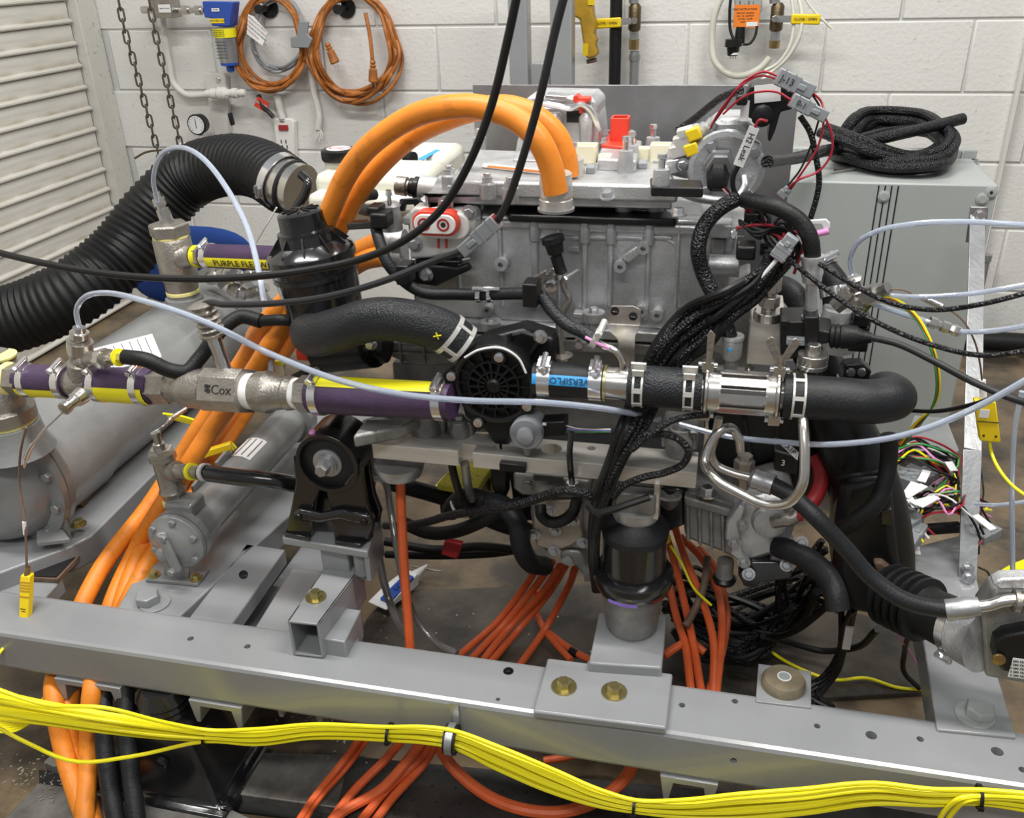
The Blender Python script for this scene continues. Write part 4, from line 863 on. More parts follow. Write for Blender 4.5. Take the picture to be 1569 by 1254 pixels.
# ribs
for x0, x1, y1, w_r in ((818, 822, 470, 5), (895, 897, 475, 4), (937, 934, 470, 4), (995, 990, 490, 4), (855, 858, 478, 2.5), (1035, 1040, 480, 2), (765, 771, 470, 3), (700, 706, 455, 3)):
    a, b = A(x0, 350, YE-.002), A(x1, y1, YE-.002); a.x = b.x = (a.x+b.x)/2; M = MB().bar(a, b, m(w_r*2, a), .010, NY); M.b('rib', 'alu', eng, bev=.0025)
    if y1 > 468 and w_r > 3:
        MB().lathe(V((a.x, YE-.003, zt_-.030)), UP, [(0, .003), (.004, .0075), (.022, .0075), (.032, .005)], 12).b('bolt_tower', 'alu', eng)
for x0, x1 in ((826, 850), (860, 888), (900, 930), (942, 985), (1000, 1030)): 
    a, b = A(x0, 363, YE), A(x1, 365, YE); MB().box(a.x, b.x, YE-.004, YE+.001, a.z-.0022, a.z+.0022).b('cast_ledge', 'alu', eng, bev=.001)
a = A(1036, 372, YE); MB().tube(spl([A(1000, 366, YE), A(1022, 367, YE), A(1034, 375, YE), A(1037, 400, YE), A(1040, 470, YE)], 5), .0025, 8).b('cast_bead', 'alu', eng)
for x, y, r in ((952, 404, 9.5), (987, 376, 9.5), (1008, 478, 9), (984, 472, 9), (771, 401, 10), (664, 421, 9), (750, 470, 7)): boss(eng, x, y, YE-.004, r, .016)
MB().bar(A(957, 398, YE-.009), A(982, 380, YE-.009), .014, .012, NY).b('boss_web', 'alu', eng, bev=.003)
faceY(870, 887, 378, 386, YE-.006, .01, 'cast_pad', 'alu', eng, .001)
# right end of upper casting
faceY(1086, 1122, 345, 366, YE-.02, .05, 'end_block', 'alu', eng); faceY(1088, 1112, 366, 396, YE-.012, .05, 'end_block', 'alud', eng)
MB().lathe(A(1086, 405, YE-.02), XD, [(0, .013), (.036, .013), (.037, .009)], 20).b('end_tube', 'alu', eng)
MB().lathe(A(1118, 415, YE-.02), XD, [(0, .008), (.012, .008)], 14).b('dowel', 'gal', eng)
for x, y in ((1120, 358), (1150, 462), (1148, 500), (1146, 568)): bolt(eng, A(x, y, YE-.03), XD, .006, .008)
# gasket bolts and details of the split line
for x, y in ((752, 492), (910, 478)):
    p = A(x, y, YE-.022); MB().lathe(p-UP*.03, UP, [(0, .007), (.016, .009), (.018, .014), (.03, .015)], 16).b('bolt_boss', 'alu', eng); bolt(eng, p, UP, .0065, .006)
faceY(878, 900, 481, 488, YE-.02, .02, 'clip_pad', 'alu', eng, .001)
# lower front casting (left, behind the big hose)
z1 = zb_-.05; 
L = [(592, 508), (690, 508), (720, 540), (722, 560), (640, 562), (598, 548)]
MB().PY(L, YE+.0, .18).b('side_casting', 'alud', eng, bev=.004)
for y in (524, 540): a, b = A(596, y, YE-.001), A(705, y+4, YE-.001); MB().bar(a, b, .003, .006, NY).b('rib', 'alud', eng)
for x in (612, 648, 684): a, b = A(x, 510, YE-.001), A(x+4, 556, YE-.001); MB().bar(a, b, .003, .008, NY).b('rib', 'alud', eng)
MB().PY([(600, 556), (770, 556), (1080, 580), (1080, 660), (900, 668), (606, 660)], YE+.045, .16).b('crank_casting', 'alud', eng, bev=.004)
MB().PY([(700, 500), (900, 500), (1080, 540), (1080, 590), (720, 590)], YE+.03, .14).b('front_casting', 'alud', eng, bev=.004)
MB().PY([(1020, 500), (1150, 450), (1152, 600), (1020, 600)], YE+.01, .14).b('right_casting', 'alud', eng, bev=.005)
MB().PY([(1060, 512), (1112, 517), (1112, 526), (1120, 540), (1105, 545), (1070, 532), (1060, 540)], YE-.01, .012).b('bracket_arm', 'alu', eng, bev=.003)
boss(eng, 1082, 532, YE-.012, 9, .008); 
MB().lathe(A(1098, 570, YE-.02), XD, [(0, .010), (.036, .010)], 16).b('end_tube', 'alud', eng)
# machined plate edge at right
o = faceY(1147, 1200, 492, 560, YE-.05, .10, 'machined_block', 'alum', eng, .001)
# bearing feet above the machined beam
for x, w_, y0 in ((655, 34, 642), (705, 22, 648), (1040, 32, 665)):
    p = A(x, y0+26, 1.085); r = m(w_/2+5, p)
    MB().lathe(p-UP*.004, UP, [(0, r*.9), (.004, r), (.022, r), (.030, r*.75), (.038, r*.75)], 20).b('foot_boss', 'alud', eng)
    MB().obox(p+V((0, .03, .016)), V((r*1.3, 0, 0)), V((0, .03, 0)), UP*.014).b('foot_web', 'alud', eng, bev=.004)
    bolt(eng, p+UP*.03, UP, .0085, .010, 'gal')
# machined beam
zq = A(780, 699, 1.04).z; zq2 = A(780, 722, 1.04).z; xa, xb = A(571, 692, 1.04).x, A(1067, 732, 1.04).x
yb2 = AZ(593, 652, zq).y
ab = MB().box(xa, xb, 1.04, yb2, zq2, zq).b('aluminium_beam', 'alum', bev=.001)
cu = MB()
for x, y, r in ((610, 667, 12), (765, 685, 9), (845, 688, 16), (906, 687, 7)): p = AZ(x, y, zq); cu.cyl(p+UP*.01, p-UP*.05, m(r, p), seg=20)
n0, n1_ = A(698, 694, 1.03), A(721, 694, 1.03); cu.box(n0.x, n1_.x, 1.0, 1.062, zq2-.02, zq+.02)
cut(ab, cu); tag(ab, 'machined aluminium cross beam with holes and a notch below the engine', 'beam')
# beam plates below: spacer blocks
o = faceY(765, 805, 712, 724, 1.03, .02, 'black_spacer', 'plas', None, .001); tag(o, 'small black spacer clipped under the aluminium beam', 'spacer')
o = MB().lathe(A(612, 714, 1.07), UP, [(-.012, .032), (0, .036), (.006, .036)], 24).b('grey_spacer', 'gal'); tag(o, 'round grey spacer under the left end of the aluminium beam', 'spacer')
# left arm casting towards mount
t = thing('support_casting', 'grey cast arm between the engine and the black round mount', 'bracket', A(575, 690, 1.12))
MB().PY([(536, 665), (575, 655), (600, 668), (600, 720), (572, 735), (560, 700), (540, 690)], 1.10, .05).b('arm', 'alud', t, bev=.006)
MB().PZ([(540, 668), (610, 655), (640, 640), (560, 642)], .62, .02).b('arm_plate', 'alud', t, bev=.004)

# ---------- inverter on top ----------
inv = thing('inverter_unit', 'aluminium inverter unit with lid, towers and connectors on top of the engine', 'inverter', A(850, 300, 1.35))
ZI = zt_+.035
def top(x, y, dz=0): return AZ(x, y, ZI+dz)
MB().PZ([(735, 320), (745, 278), (750, 262), (1060, 275), (1075, 300), (1078, 338), (738, 331)], zt_+.006, .006).b('base_cover', 'alu', inv, bev=.003)
MB().PZ([(655, 300), (672, 268), (1000, 283), (1030, 298), (1030, 306), (650, 297)], ZI, .013).b('lower_cover', 'alu', inv, bev=.004)
MB().PZ([(664, 296), (680, 272), (1000, 285), (1024, 300)], ZI-.012, .02).b('cover_body', 'alud', inv, bev=.003)
MB().PZ([(690, 276), (722, 228), (1018, 240), (1040, 285)], ZI+.020, .022).b('lid', 'alu', inv, bev=.004)
MB().PZ([(684, 284), (694, 272), (1032, 285), (1036, 296)], ZI+.008, .008).b('lid_rim', 'alu', inv, bev=.002)
MB().PZ([(742, 250), (848, 262), (843, 268), (738, 256)], ZI+.0215, .001).b('warning_label', 'paper', inv, smooth=False); 
MB().PZ([(748, 253), (838, 262), (836, 265), (746, 256)], ZI+.0219, .0006).b('label_print', 'orl', inv, smooth=False)
for x, y in ((735, 228), (690, 290), (748, 303), (782, 310)): 
    p = top(x, y, .0); MB().lathe(p, UP, [(0, .011), (.018, .011), (.020, .007), (.026, .007)], 16).b('screw_tower', 'alu', inv); bolt(inv, p+UP*.026, UP, .005, .006)
for x, y, h in ((958, 266, .030), (967, 252, .026), (878, 268, .024), (1000, 232, .02), (1012, 298, .03), (860, 233, .02)):
    p = top(x, y, .018); MB().lathe(p, UP, [(0, .0115), (h, .0095)], 16).b('pillar', 'alu', inv); MB().lathe(p+UP*h, UP, [(0, .004), (.012, .004), (.013, .006), (.018, .005)], 8).b('stud', 'chrome', inv)
for x, y in ((955, 336), (1003, 336)):
    p = AZ(x, y, zt_); MB().lathe(p, UP, [(0, .012), (.03, .0105), (.030, .0085)], 18).b('pillar', 'alu', inv); MB().lathe(p+UP*.03, UP, [(0, .0035), (.03, .0035)], 8).b('stud', 'chrome', inv)
for x, y in ((960, 290), (912, 300), (930, 305), (822, 296), (1040, 330), (805, 283)): bolt(inv, AZ(x, y, ZI+.002), UP, .0065, .009)
# black covers
MB().PZ([(770, 318), (800, 292), (838, 296), (900, 296), (920, 310), (1010, 316), (1040, 330), (1036, 336), (780, 329)], zt_+.012, .010).b('black_cover', 'plas', inv, bev=.003)
MB().PZ([(996, 272), (1075, 276), (1078, 288), (998, 286)], ZI+.03, .012).b('black_bar', 'plas', inv, bev=.002)
MB().PZ([(970, 316), (992, 318), (990, 323), (969, 321)], zt_+.0126, .0006).b('white_label', 'paper', inv, smooth=False)
# left end pipe of the inverter
a, b = A(650, 290, 1.30), A(700, 296, 1.30); MB().cyl(A(645, 289, 1.3), A(720, 300, 1.30), .020, seg=22).b('end_spigot', 'alu', inv)
a = A(608, 284, 1.3); d = A(645, 289, 1.3)-a
MB().lathe(a, d, [(0, .014), (.016, .0145), (.017, .010), (.021, .010)], 18).b('quick_plug', 'nick', inv); MB().lathe(a+d*.55, d, [(0, .014), (.006, .014), (.008, .017), (.014, .017)], 18).b('black_ring', 'plas', inv)
# red connector
t = thing('red_connector', 'red square open connector standing on the inverter lid', 'connector', AZ(950, 222, ZI+.04))
zc_ = ZI+.035; MB().PZ([(915, 243), (975, 246), (984, 215), (925, 212)], zc_, .016).b('pedestal', 'alu', t, bev=.003)
MB().PZ([(921, 222), (968, 226), (975, 213), (965, 208), (930, 207)], zc_+.004, .004).b('flange', 'red', t, bev=.001)
p = AZ(950, 218, zc_); w_ = m(12, p); hh = m(38, p)
M = MB()
for s in (-1, 1): M.box(p.x+s*w_-.0015, p.x+s*w_+.0015, p.y-.014, p.y+.014, p.z, p.z+hh); M.box(p.x-w_, p.x+w_, p.y+s*.014-.0015, p.y+s*.014+.0015, p.z, p.z+hh)
M.box(p.x-w_, p.x+w_, p.y-.014, p.y+.014, p.z, p.z+.004); M.b('shell', 'red', t, bev=.0008)
for x, y in ((926, 219), (933, 207), (962, 218), (967, 207)): bolt(t, AZ(x, y, zc_+.004), UP, .0045, .007)
# ivory plastic connectors
def open_box(nm, lb, x, y, wp, dp_, hp, z, grp):
    p = AZ(x, y, z); w_, h = m(wp/2, p), m(hp, p)*.95; d = dp_; t = thing(nm, lb, 'connector', p, grp); M = MB(); th = .0015
    for s in (-1, 1): M.box(p.x+s*w_-th, p.x+s*w_+th, p.y-d, p.y+d, p.z, p.z+h); M.box(p.x-w_, p.x+w_, p.y+s*d-th, p.y+s*d+th, p.z, p.z+h)
    M.box(p.x-w_, p.x+w_, p.y-d, p.y+d, p.z, p.z+h*.7).b('shell', 'ivory', t, bev=.0008)
    MB().lathe(p, UP, [(0, w_*1.3), (.003, w_*1.3)], 20).b('base_flange', 'alu', t)
open_box('ivory_connector', 'larger ivory plastic connector left of the red connector', 896, 250, 34, .012, 30, ZI+.02, 'ivory connectors on the inverter')
open_box('ivory_connector', 'small ivory plastic connector right of the large ivory one, below the red connector', 927, 256, 16, .008, 20, ZI+.02, 'ivory connectors on the inverter')
open_box('ivory_connector', 'small ivory plastic connector behind the twin studs', 987, 243, 16, .008, 18, ZI+.02, 'ivory connectors on the inverter')
open_box('ivory_connector', 'larger ivory plastic connector beside the yellow clips', 1012, 247, 28, .012, 28, ZI+.02, 'ivory connectors on the inverter')
for x, y in ((905, 254), (985, 247)):
    o = MB().PZ([(x-7, y+3), (x+6, y+3), (x+7, y-3), (x-6, y-3)], ZI+.028, .008).b('small_block', 'gplas', inv, bev=.001)
# handle housing
t = thing('service_plug_housing', 'cast service plug housing with spring lever and red lock on the inverter', 'housing', AZ(860, 232, ZI+.02))
Yv = AZ(855, 235, ZI+.02).y
MB().PY([(787, 242), (792, 215), (800, 195), (802, 170), (810, 160), (905, 160), (915, 175), (919, 205), (920, 240)], Yv, .09).b('cast_body', 'alu', t, bev=.006)
MB().PY([(801, 172), (806, 150), (815, 146), (905, 148), (916, 158), (916, 180), (905, 176), (890, 166), (812, 166)], Yv+.005, .085).b('top_cap', 'alu', t, bev=.005)
for x, w_ in ((850, 12), (838, 6), (898, 12), (820, 8)):
    a, b = A(x, 228, Yv-.008), A(x+1, 172, Yv-.008); MB().lathe(a, b-a, [(0, m(w_*.8, a)), ((b-a).length*.85, m(w_, a)), ((b-a).length, m(w_*.6, a))], 16).b('finger_rib', 'alu', t)
faceY(868, 892, 170, 188, Yv-.004, .01, 'dark_recess', 'hole', t, .001)
MB().tube(spl([A(*p) for p in [(806, 166, Yv-.012), (812, 160, Yv-.015), (850, 162, Yv-.018), (875, 166, Yv-.018), (890, 160, Yv-.018), (903, 168, Yv-.015), (912, 185, Yv-.012), (918, 200, Yv-.01)]], 6), .0042, 8).b('lever_wire', 'chrome', t)
MB().PY([(835, 145), (868, 148), (866, 155), (834, 152)], Yv-.01, .03).b('lever_plate', 'chrome', t, bev=.001)
MB().PY([(878, 148), (884, 145), (888, 150), (903, 150), (904, 156), (892, 158), (892, 174), (887, 174), (886, 160), (878, 156)], Yv-.014, .02).b('red_lock', 'red', t, bev=.001)
MB().PZ([(786, 244), (923, 250), (925, 225), (795, 222)], ZI+.023, .006).b('foot_flange', 'alu', t, bev=.002)
# gland nuts and arch cables
for x, y, lb in ((852, 322, 'front silver knurled gland nut holding an orange cable'), (870, 296, 'rear silver knurled gland nut holding an orange cable')):
    p = AZ(x, y, ZI-.004); r = m(25.5, p); t = thing('cable_gland', lb, 'gland', p, 'knurled gland nuts')
    MB().lathe(p, UP, [(0, r), (.014, r), (.015, r*.95), (.017, r*.95), (.018, r), (.031, r), (.034, r), (.036, r*.95), (.045, r*.95), (.047, r*.85), (.047, r*.55)], 40).b('knurled_nut', 'alum', t)
    if y > 300: MB().lathe(p, UP, [(0, r*1.12), (.003, r*1.12)], 30).b('sealing_washer', 'gal', t)
YA = AZ(852, 322, ZI).y; YB = AZ(870, 296, ZI).y
hose('orange_cable', [(852, 296, YA), (844, 255, YA+.0), (823, 211, YA+.0), (786, 180, YA+.01), (735, 164, YA+.02), (680, 165, YA+.03), (622, 184, YA+.05), (568, 222, YA+.06), (530, 270, YA+.08), (508, 318, YA+.09), (472, 410, YA+.10), (440, 480, YA+.09), (395, 560, YA+.08), (330, 650, YA+.07), (268, 745, YA+.03), (205, 850, 1.12), (170, 930, 1.03), (160, 965, 1.0), (141, 1060, 'z', .19), (136, 1150, 'z', .10), (128, 1275, 'z', .03)], 15.5, 'or', 'thick orange high voltage cable arching from the front gland nut down to the floor', 'cable', 'thick orange cables', n=10, seg=14)
hose('orange_cable', [(870, 270, YB), (866, 240, YB), (850, 205, YB), (822, 180, YB), (780, 164, YB+.01), (730, 168, YB+.02), (680, 184, YB+.03), (632, 208, YB+.04), (588, 246, YB+.04), (552, 290, YB+.04), (518, 350, YB+.04), (466, 430, YB+.02), (425, 475, YB), (370, 555, 1.35), (305, 655, 1.3), (232, 770, 1.2), (150, 880, 1.07), (118, 945, 1.0), (100, 1000, .99), (82, 1060, 'z', .17), (98, 1150, 'z', .10), (138, 1275, 'z', .02)], 15.5, 'or', 'thick orange high voltage cable arching from the rear gland nut down to the floor', 'cable', 'thick orange cables', n=10, seg=14)
hose('orange_cable', [(590, 368, 1.3), (560, 380, 1.31), (520, 400, 1.32), (470, 445, 1.36), (420, 520, 1.38), (360, 610, 1.36), (285, 725, 1.25), (225, 830, 1.14), (195, 900, 1.06), (180, 950, 1.01), (140, 1010, .99), (106, 1070, 'z', .15), (116, 1160, 'z', .08), (145, 1275, 'z', .018)], 14, 'or', 'orange cable from the upper side port behind the black canister to the floor', 'cable', 'thick orange cables', n=8, seg=14)
hose('orange_cable', [(590, 392, 1.28), (560, 398, 1.3), (520, 425, 1.33), (480, 470, 1.38), (440, 530, 1.40), (390, 610, 1.40), (310, 730, 1.28), (250, 830, 1.14), (208, 900, 1.05), (180, 960, 1.0)], 13, 'or', 'orange cable from the lower side port running inside the bundle beside the oil cooler', 'cable', 'thick orange cables', n=8, seg=14)
# HV white connector on the left face
t = thing('white_connector', 'white flanged connector with red seal ring on the left of the housing', 'connector', A(678, 395, 1.13))
Yw = 1.135
MB().PY([(628, 398), (626, 325), (634, 318), (676, 318), (690, 322), (724, 322), (729, 332), (729, 352), (712, 372), (700, 388), (660, 396)], Yw, .03).b('flange_plate', 'white2', t, bev=.004)
def oval(M, c, rx, rz, Y0, D, n=32):
    return M.prism([V((c.x+(rx-rz)*(1 if cos(a) > 0 else -1)+rz*cos(a), Y0, c.z+rz*sin(a))) for a in [2*pi*(k+.5)/n for k in range(n)]], (0, D, 0))
c = A(668, 342, Yw-.02); rx, rz = m(37, c), m(19, c)
oval(MB(), A(680, 346, Yw-.01)+V((0, 0, 0)), rx*1.12, rz*1.1, Yw-.012, .02).b('white_collar', 'white', t, bev=.002)
oval(MB(), c, rx, rz, Yw-.024, .02).b('red_seal', 'red', t, bev=.001); oval(MB(), c, rx*.9, rz*.78, Yw-.0275, .01).b('white_core', 'white', t, bev=.001)
for dx in (-.014, .012): MB().annulus(c+V((dx, -.0285-.0+.000, 0))+V((0, Yw-.0-c.y-.0, 0)), AYv, .0085, .0060, .003, 16).b('red_contact_ring', 'redd', t); MB().lathe(V((c.x+dx, Yw-.0282, c.z)), AYv, [(0, .0035), (.002, .0035)], 10).b('contact_slot', 'ink', t)
for x, y in ((636, 374), (719, 326), (683, 312), (709, 352)): bolt(t, A(x, y, Yw-.001), NY, .007, .006, 'gal', 1.5)
for x in (672, 684): MB().bar(A(x, 366, Yw-.01), A(x, 380, Yw-.01), .003, .003).b('red_tab', 'redd', t)
hose('lower_bracket_lip', [(632, 398, 1.15), (690, 402, 1.15), (720, 396, 1.15)], 2, 'alu', parent=t)
# side port glands
for y in (372, 392): p = A(592, y, 1.3); MB().lathe(p, XD, [(-.004, .019), (.012, .019), (.014, .022), (.03, .022)], 20).b('cable_port', 'alu', eng)
# dipstick and its tube
t = thing('dipstick', 'engine dipstick with ribbed black cap and bent steel tube', 'dipstick', A(860, 545, 1.10))
a = A(847, 364, 1.10)
MB().lathe(A(846, 362, 1.10), A(853, 392, 1.10)-A(846, 362, 1.10), [(0, .012), (.001, .0145), (.008, .0148), (.009, .012), (.022, .0105), (.023, .006), (.03, .006)], 16).b('black_cap', 'plas', t)
MB().cyl(A(852, 392, 1.10), A(860, 418, 1.10), .0078).b('lower_grip', 'plas', t)
MB().tube(spl([A(*p) for p in [(860, 416, 1.10), (864, 440, 1.10), (872, 458, 1.10), (866, 472, 1.10), (857, 492, 1.11), (858, 520, 1.11), (861, 545, 1.11)]], 6), .0045, 10).b('steel_tube', 'nick', t)
clampring(t, A(860, 422, 1.10), V((.2, 0, -1)), .0085, .006, 'chrome', sd=(1, -.5, 0))
MB().lathe(A(861, 546, 1.11), UP, [(-.003, .013), (.002, .015), (.004, .006)], 16).b('seal_cup', 'nick', t)
MB().PY([(800, 436), (836, 414), (838, 420), (846, 410), (856, 420), (852, 460), (820, 448), (802, 446)], 1.125, .003).b('bracket_leaf', 'nick', t, bev=.001)
bolt(t, A(844, 436, 1.12), NY, .0065, .008)
# flat bracket with two slots
t = thing('sheet_bracket', 'bent stainless sheet bracket with two slotted holes above the steel tube', 'bracket', A(955, 560, 1.09))
bk = MB().PY([(931, 480), (936, 469), (970, 469), (982, 475), (981, 499), (928, 496)], 1.10, .003).b('upper_leaf', 'nick', t, bev=.0006)
for x, y in ((942, 477), (970, 485)): MB().lathe(A(x, y, 1.0995), NY, [(0, .0055), (.0008, .0055)], 14).b('slot_shadow', 'hole', t); MB().bar(A(x-4, y, 1.098), A(x+4, y+1, 1.098), .003, .001).b('slot_bar', 'chrome', t)
MB().PY([(928, 496), (981, 499), (974, 515), (973, 528), (972, 568), (950, 570), (948, 545), (946, 520), (930, 505)], 1.097, .003).b('lower_leaf', 'steel', t, bev=.0006)
# ---------- hoses across the front ----------
def ohose(nm, lb, L, r, mt='cloth', n=8, seg=16, grp=None, cat='hose', rr=None): return hose(nm, L, r, mt, lb, cat, grp, n=n, seg=seg, rr=rr)
t = thing('coolant_hose', 'thick black fabric coolant hose curving from the canister to the pump', 'hose', A(560, 520, 1.08))
LP_ = px3([(520, 505, 1.26), (490, 503, 1.20), (477, 508, 1.14), (484, 514, 1.09), (520, 505, 1.06), (580, 489, 1.05), (640, 495, 1.05), (685, 510, 1.055), (712, 530, 1.06)])
MB().tube(spl(LP_, 8), m(35, LP_[5]), 22, rr=lambda u: 1.03-.2*max(0,u-.3)).b('hose_body', 'cloth', t)
c, d = A(697, 519, 1.058), A(712, 530, 1.06)-A(685, 510, 1.055)
for q_, r_ in ((-.42, 34.5), (.30, 33)): MB().annulus(c+d*q_, d, m(r_, c), m(r_-2, c), .006, 32).b('white_clamp_band', 'white2', t)
dn = d.normalized(); cv = (CAM-c); cv = (cv-dn*cv.dot(dn)).normalized(); cw = dn.cross(cv)
for s in (-.55, .55): q_ = (cv*cos(s)+cw*sin(s)*1.3).normalized(); MB().bar(c-d*.38+q_*m(34, c), c+d*.40+q_*m(33, c), .005, .002, q_).b('clamp_bridge', 'white2', t)
MB().bar(A(668, 510, 1.02), A(672, 520, 1.02), .002, .001).bar(A(664, 516, 1.02), A(676, 514, 1.02), .002, .001).b('yellow_mark', 'band', t)
ohose('vent_hose', 'thin black hose from the canister bracket along the housing to the clip', [(575, 345, 1.14), (582, 372, 1.12), (592, 400, 1.11), (612, 425, 1.11), (640, 445, 1.11), (700, 451, 1.11), (760, 451, 1.10), (800, 450, 1.09), (828, 453, 1.08)], 9, 'rubg')
ohose('breather_hose', 'black hose from the clip falling to the steel bypass tube', [(830, 454, 1.08), (846, 476, 1.07), (870, 498, 1.06), (895, 510, 1.05), (914, 523, 1.04)], 10, 'cloth')
for x in (731, 748):
    o = MB().annulus(A(x, 451, 1.105), XD, .0115, .009, .006).lathe(A(x+2, 443, 1.095), XD, [(-.008, .003), (.014, .003)], 8).b('spring_clip', 'chrome'); tag(o, 'small silver spring clip on the thin hose above the beam flange, %s' % ('left one' if x == 731 else 'right one'), 'clip', 'spring clips on the thin hose')
o = faceY(800, 823, 436, 472, 1.06, .03, 'hose_clip', 'plas', None, .002); tag(o, 'square black plastic clip joining the thin hoses', 'clip')
o = faceY(606, 626, 408, 438, 1.09, .03, 'hose_clip', 'plas', None, .002); tag(o, 'black plastic clip where the cable crosses the thin hose', 'clip')
t = thing('bypass_tube', 'bent steel tube with pink mark entering the front steel pipe', 'tube', A(950, 565, 1.03))
hose('tube', [(910, 522, 1.04), (925, 530, 1.035), (943, 538, 1.03), (953, 552, 1.03), (953, 575, 1.03)], 5.5, 'steel', parent=t, seg=12)
hose('pink_stripe', [(897, 517, 1.032), (915, 526, 1.028), (934, 534, 1.024)], 2.6, 'pink', parent=t, seg=8)
clampring(t, A(912, 519, 1.04), V((1, 0, -.5)), .0115, .008, 'white2', sd=(.3, -.3, 1))
# coolant pump with spoked cover
t = thing('coolant_pump', 'round black ribbed pump cover with radial spokes and screws', 'pump', A(756, 640, 1.04))
c = A(756, 592, 1.035); R_ = m(62, c)
MB().lathe(c+V((0, .01, 0)), AYv, [(0, R_*.95), (.05, R_*.95), (.07, R_*.7)], 40).b('cover_body', 'plas', t)
MB().ring(c+V((0, .006, 0)), AYv, R_*.98, .005, 48).b('outer_rim', 'plas', t); MB().annulus(c+V((0, .0, 0)), AYv, R_*.66, R_*.62, .012, 36).b('inner_rim', 'plas', t)
MB().annulus(c+V((0, -.002, 0)), AYv, R_*.40, R_*.36, .014, 30).b('hub_rim', 'plas', t); MB().lathe(c+V((0, -.004, 0)), AYv, [(0, R_*.14), (.003, R_*.2), (.016, R_*.22)], 20).b('hub', 'plas', t)
for k in range(16):
    a = 2*pi*k/16+.1; q = V((cos(a), 0, sin(a))); MB().bar(c+V((0, .004, 0))+q*R_*.2, c+V((0, .006, 0))+q*R_*.64, .0028, .012, NY).b('spoke', 'plas', t)
for k in range(16):
    a = 2*pi*k/16; q = V((cos(a), 0, sin(a))); MB().bar(c+V((0, .006, 0))+q*R_*.66, c+V((0, .008, 0))+q*R_*.96, .0022, .008, NY).b('rim_rib', 'plas', t)
for x, y in ((765, 547), (692, 576), (733, 647), (808, 622)):
    MB().lathe(A(x, y, 1.04), NY, [(-.01, .010), (.004, .010)], 14).b('screw_lug', 'plas', t); MB().lathe(A(x, y, 1.035), NY, [(0, .0065), (.004, .0062), (.0045, .003)], 14).b('screw', 'chrome', t)
MB().tube(spl([A(*p) for p in [(712, 548, 1.03), (735, 536, 1.025), (770, 534, 1.025), (795, 550, 1.03), (806, 572, 1.03)]], 6), .0016, 6).b('silver_seal', 'paper', t)
MB().PY([(700, 545), (740, 520), (800, 505), (850, 520), (850, 560), (815, 600), (790, 560), (720, 560)], 1.085, .04).b('volute', 'plas', t, bev=.006)
for P in ([(735, 530), (770, 545)], [(780, 512), (788, 540)], [(830, 515), (808, 548)]): MB().bar(A(*P[0], 1.08), A(*P[1], 1.075), .004, .012, NY).b('volute_rib', 'plas', t)
for x, y in ((828, 516), (857, 519), (888, 527)): bolt(t if x < 850 else eng, A(x, y, 1.08 if x < 850 else YE-.005), NY, .0065, .008)
MB().PY([(700, 590), (712, 640), (745, 662), (770, 700), (778, 700), (782, 660), (815, 640), (815, 600)], 1.07, .03).b('lower_web', 'plas', t, bev=.004)
# sensor disc under the pump
t = thing('valve_actuator', 'round grey actuator disc with wired black connector under the pump', 'actuator', A(808, 665, 1.02))
MB().lathe(A(808, 662, 1.03), NY, [(-.03, .020), (-.002, .022), (.006, .0225), (.009, .021), (.010, .012), (.016, .011), (.018, .008)], 30).b('disc', 'gplas', t)
MB().PY([(828, 648), (866, 646), (866, 668), (830, 672)], 1.035, .025).b('connector', 'plas', t, bev=.002)
on(t, A(834, 650, 1.0338), 'paper', t, .005, .004, XD, UP)
MB().lathe(A(808, 686, 1.04), UP, [(-.01, .004), (0, .006)]).b('drain_pin', 'gplas', t)
for k, c_ in enumerate(('white', 'viol', 'green')): hose('lead', [(866, 652+k*5, 1.045), (880, 656+k*3, 1.04), (900, 658+k*2, 1.03), (935, 658+k*2, 1.0)], 1.2, c_, parent=t, seg=5)
# front pipe run
YR = 1.03
def R_at(x, dy=0): return A(x, 581+(x-840)*.0705+dy, YR)
def rseg(parent, name, x0, x1, prof, mt, sg=26, **k):
    a, b = R_at(x0), R_at(x1); d = b-a; s = (a-CAM).dot(fw)/F
    if not isinstance(prof, list): prof = [(0, prof), (1, prof)]
    return MB().lathe(a, d, [(u*d.length, v*s) for u, v in prof], sg, **k).b(name, mt, parent)
RD = (R_at(1300)-R_at(840)).normalized(); sR = (R_at(1000)-CAM).dot(fw)/F
t = thing('band_hose', 'black hose with blue lettered band clamped next to the pump', 'hose', R_at(870))
rseg(t, 'hose_body', 818, 930, [(0, 24), (.1, 26.5), (.9, 26.5), (1, 26)], 'rubg')
u = RD.cross(UP).normalized(); wv = u.cross(RD); rows = []
for i in range(7):
    an = radians(6+34*i/6); rows.append([R_at(x)+(u*cos(an)+wv*sin(an))*(27.3*sR) for x in (820, 860, 905)])
M = MB()
for k in range(2): M.loft([[q_[k] for q_ in rows], [q_[k+1] for q_ in rows]], caps=False, close=False)
bb = M.b('blue_band', 'bluet', t); an = radians(23); nn = u*cos(an)+wv*sin(an)
txt('VERSIFLO', bb, 'ink', R_at(876)+nn*(28.0*sR), -RD, -(nn.cross(RD)) if (nn.cross(RD)).z > 0 else nn.cross(RD), .0118, thick=.0002)
for x in (836, 914): clampring(t, R_at(x), RD, 27*sR, .016, 'chrome', sd=(0, -.35, 1))
t = thing('steel_pipe', 'bright stainless pipe piece with bead between the two black hoses', 'pipe', R_at(945)); rseg(t, 'pipe', 920, 972, [(0, 24), (.04, 27), (.12, 25), (1, 25)], 'steel'); rseg(t, 'copper_ring', 926, 930, 28.5, 'zinc')
t = thing('short_coolant_hose', 'short fabric coolant hose with two white spring clamps', 'hose', R_at(1020)); rseg(t, 'hose_body', 963, 1076, [(0, 31), (.02, 32), (.98, 31), (1, 30)], 'cloth', 30)
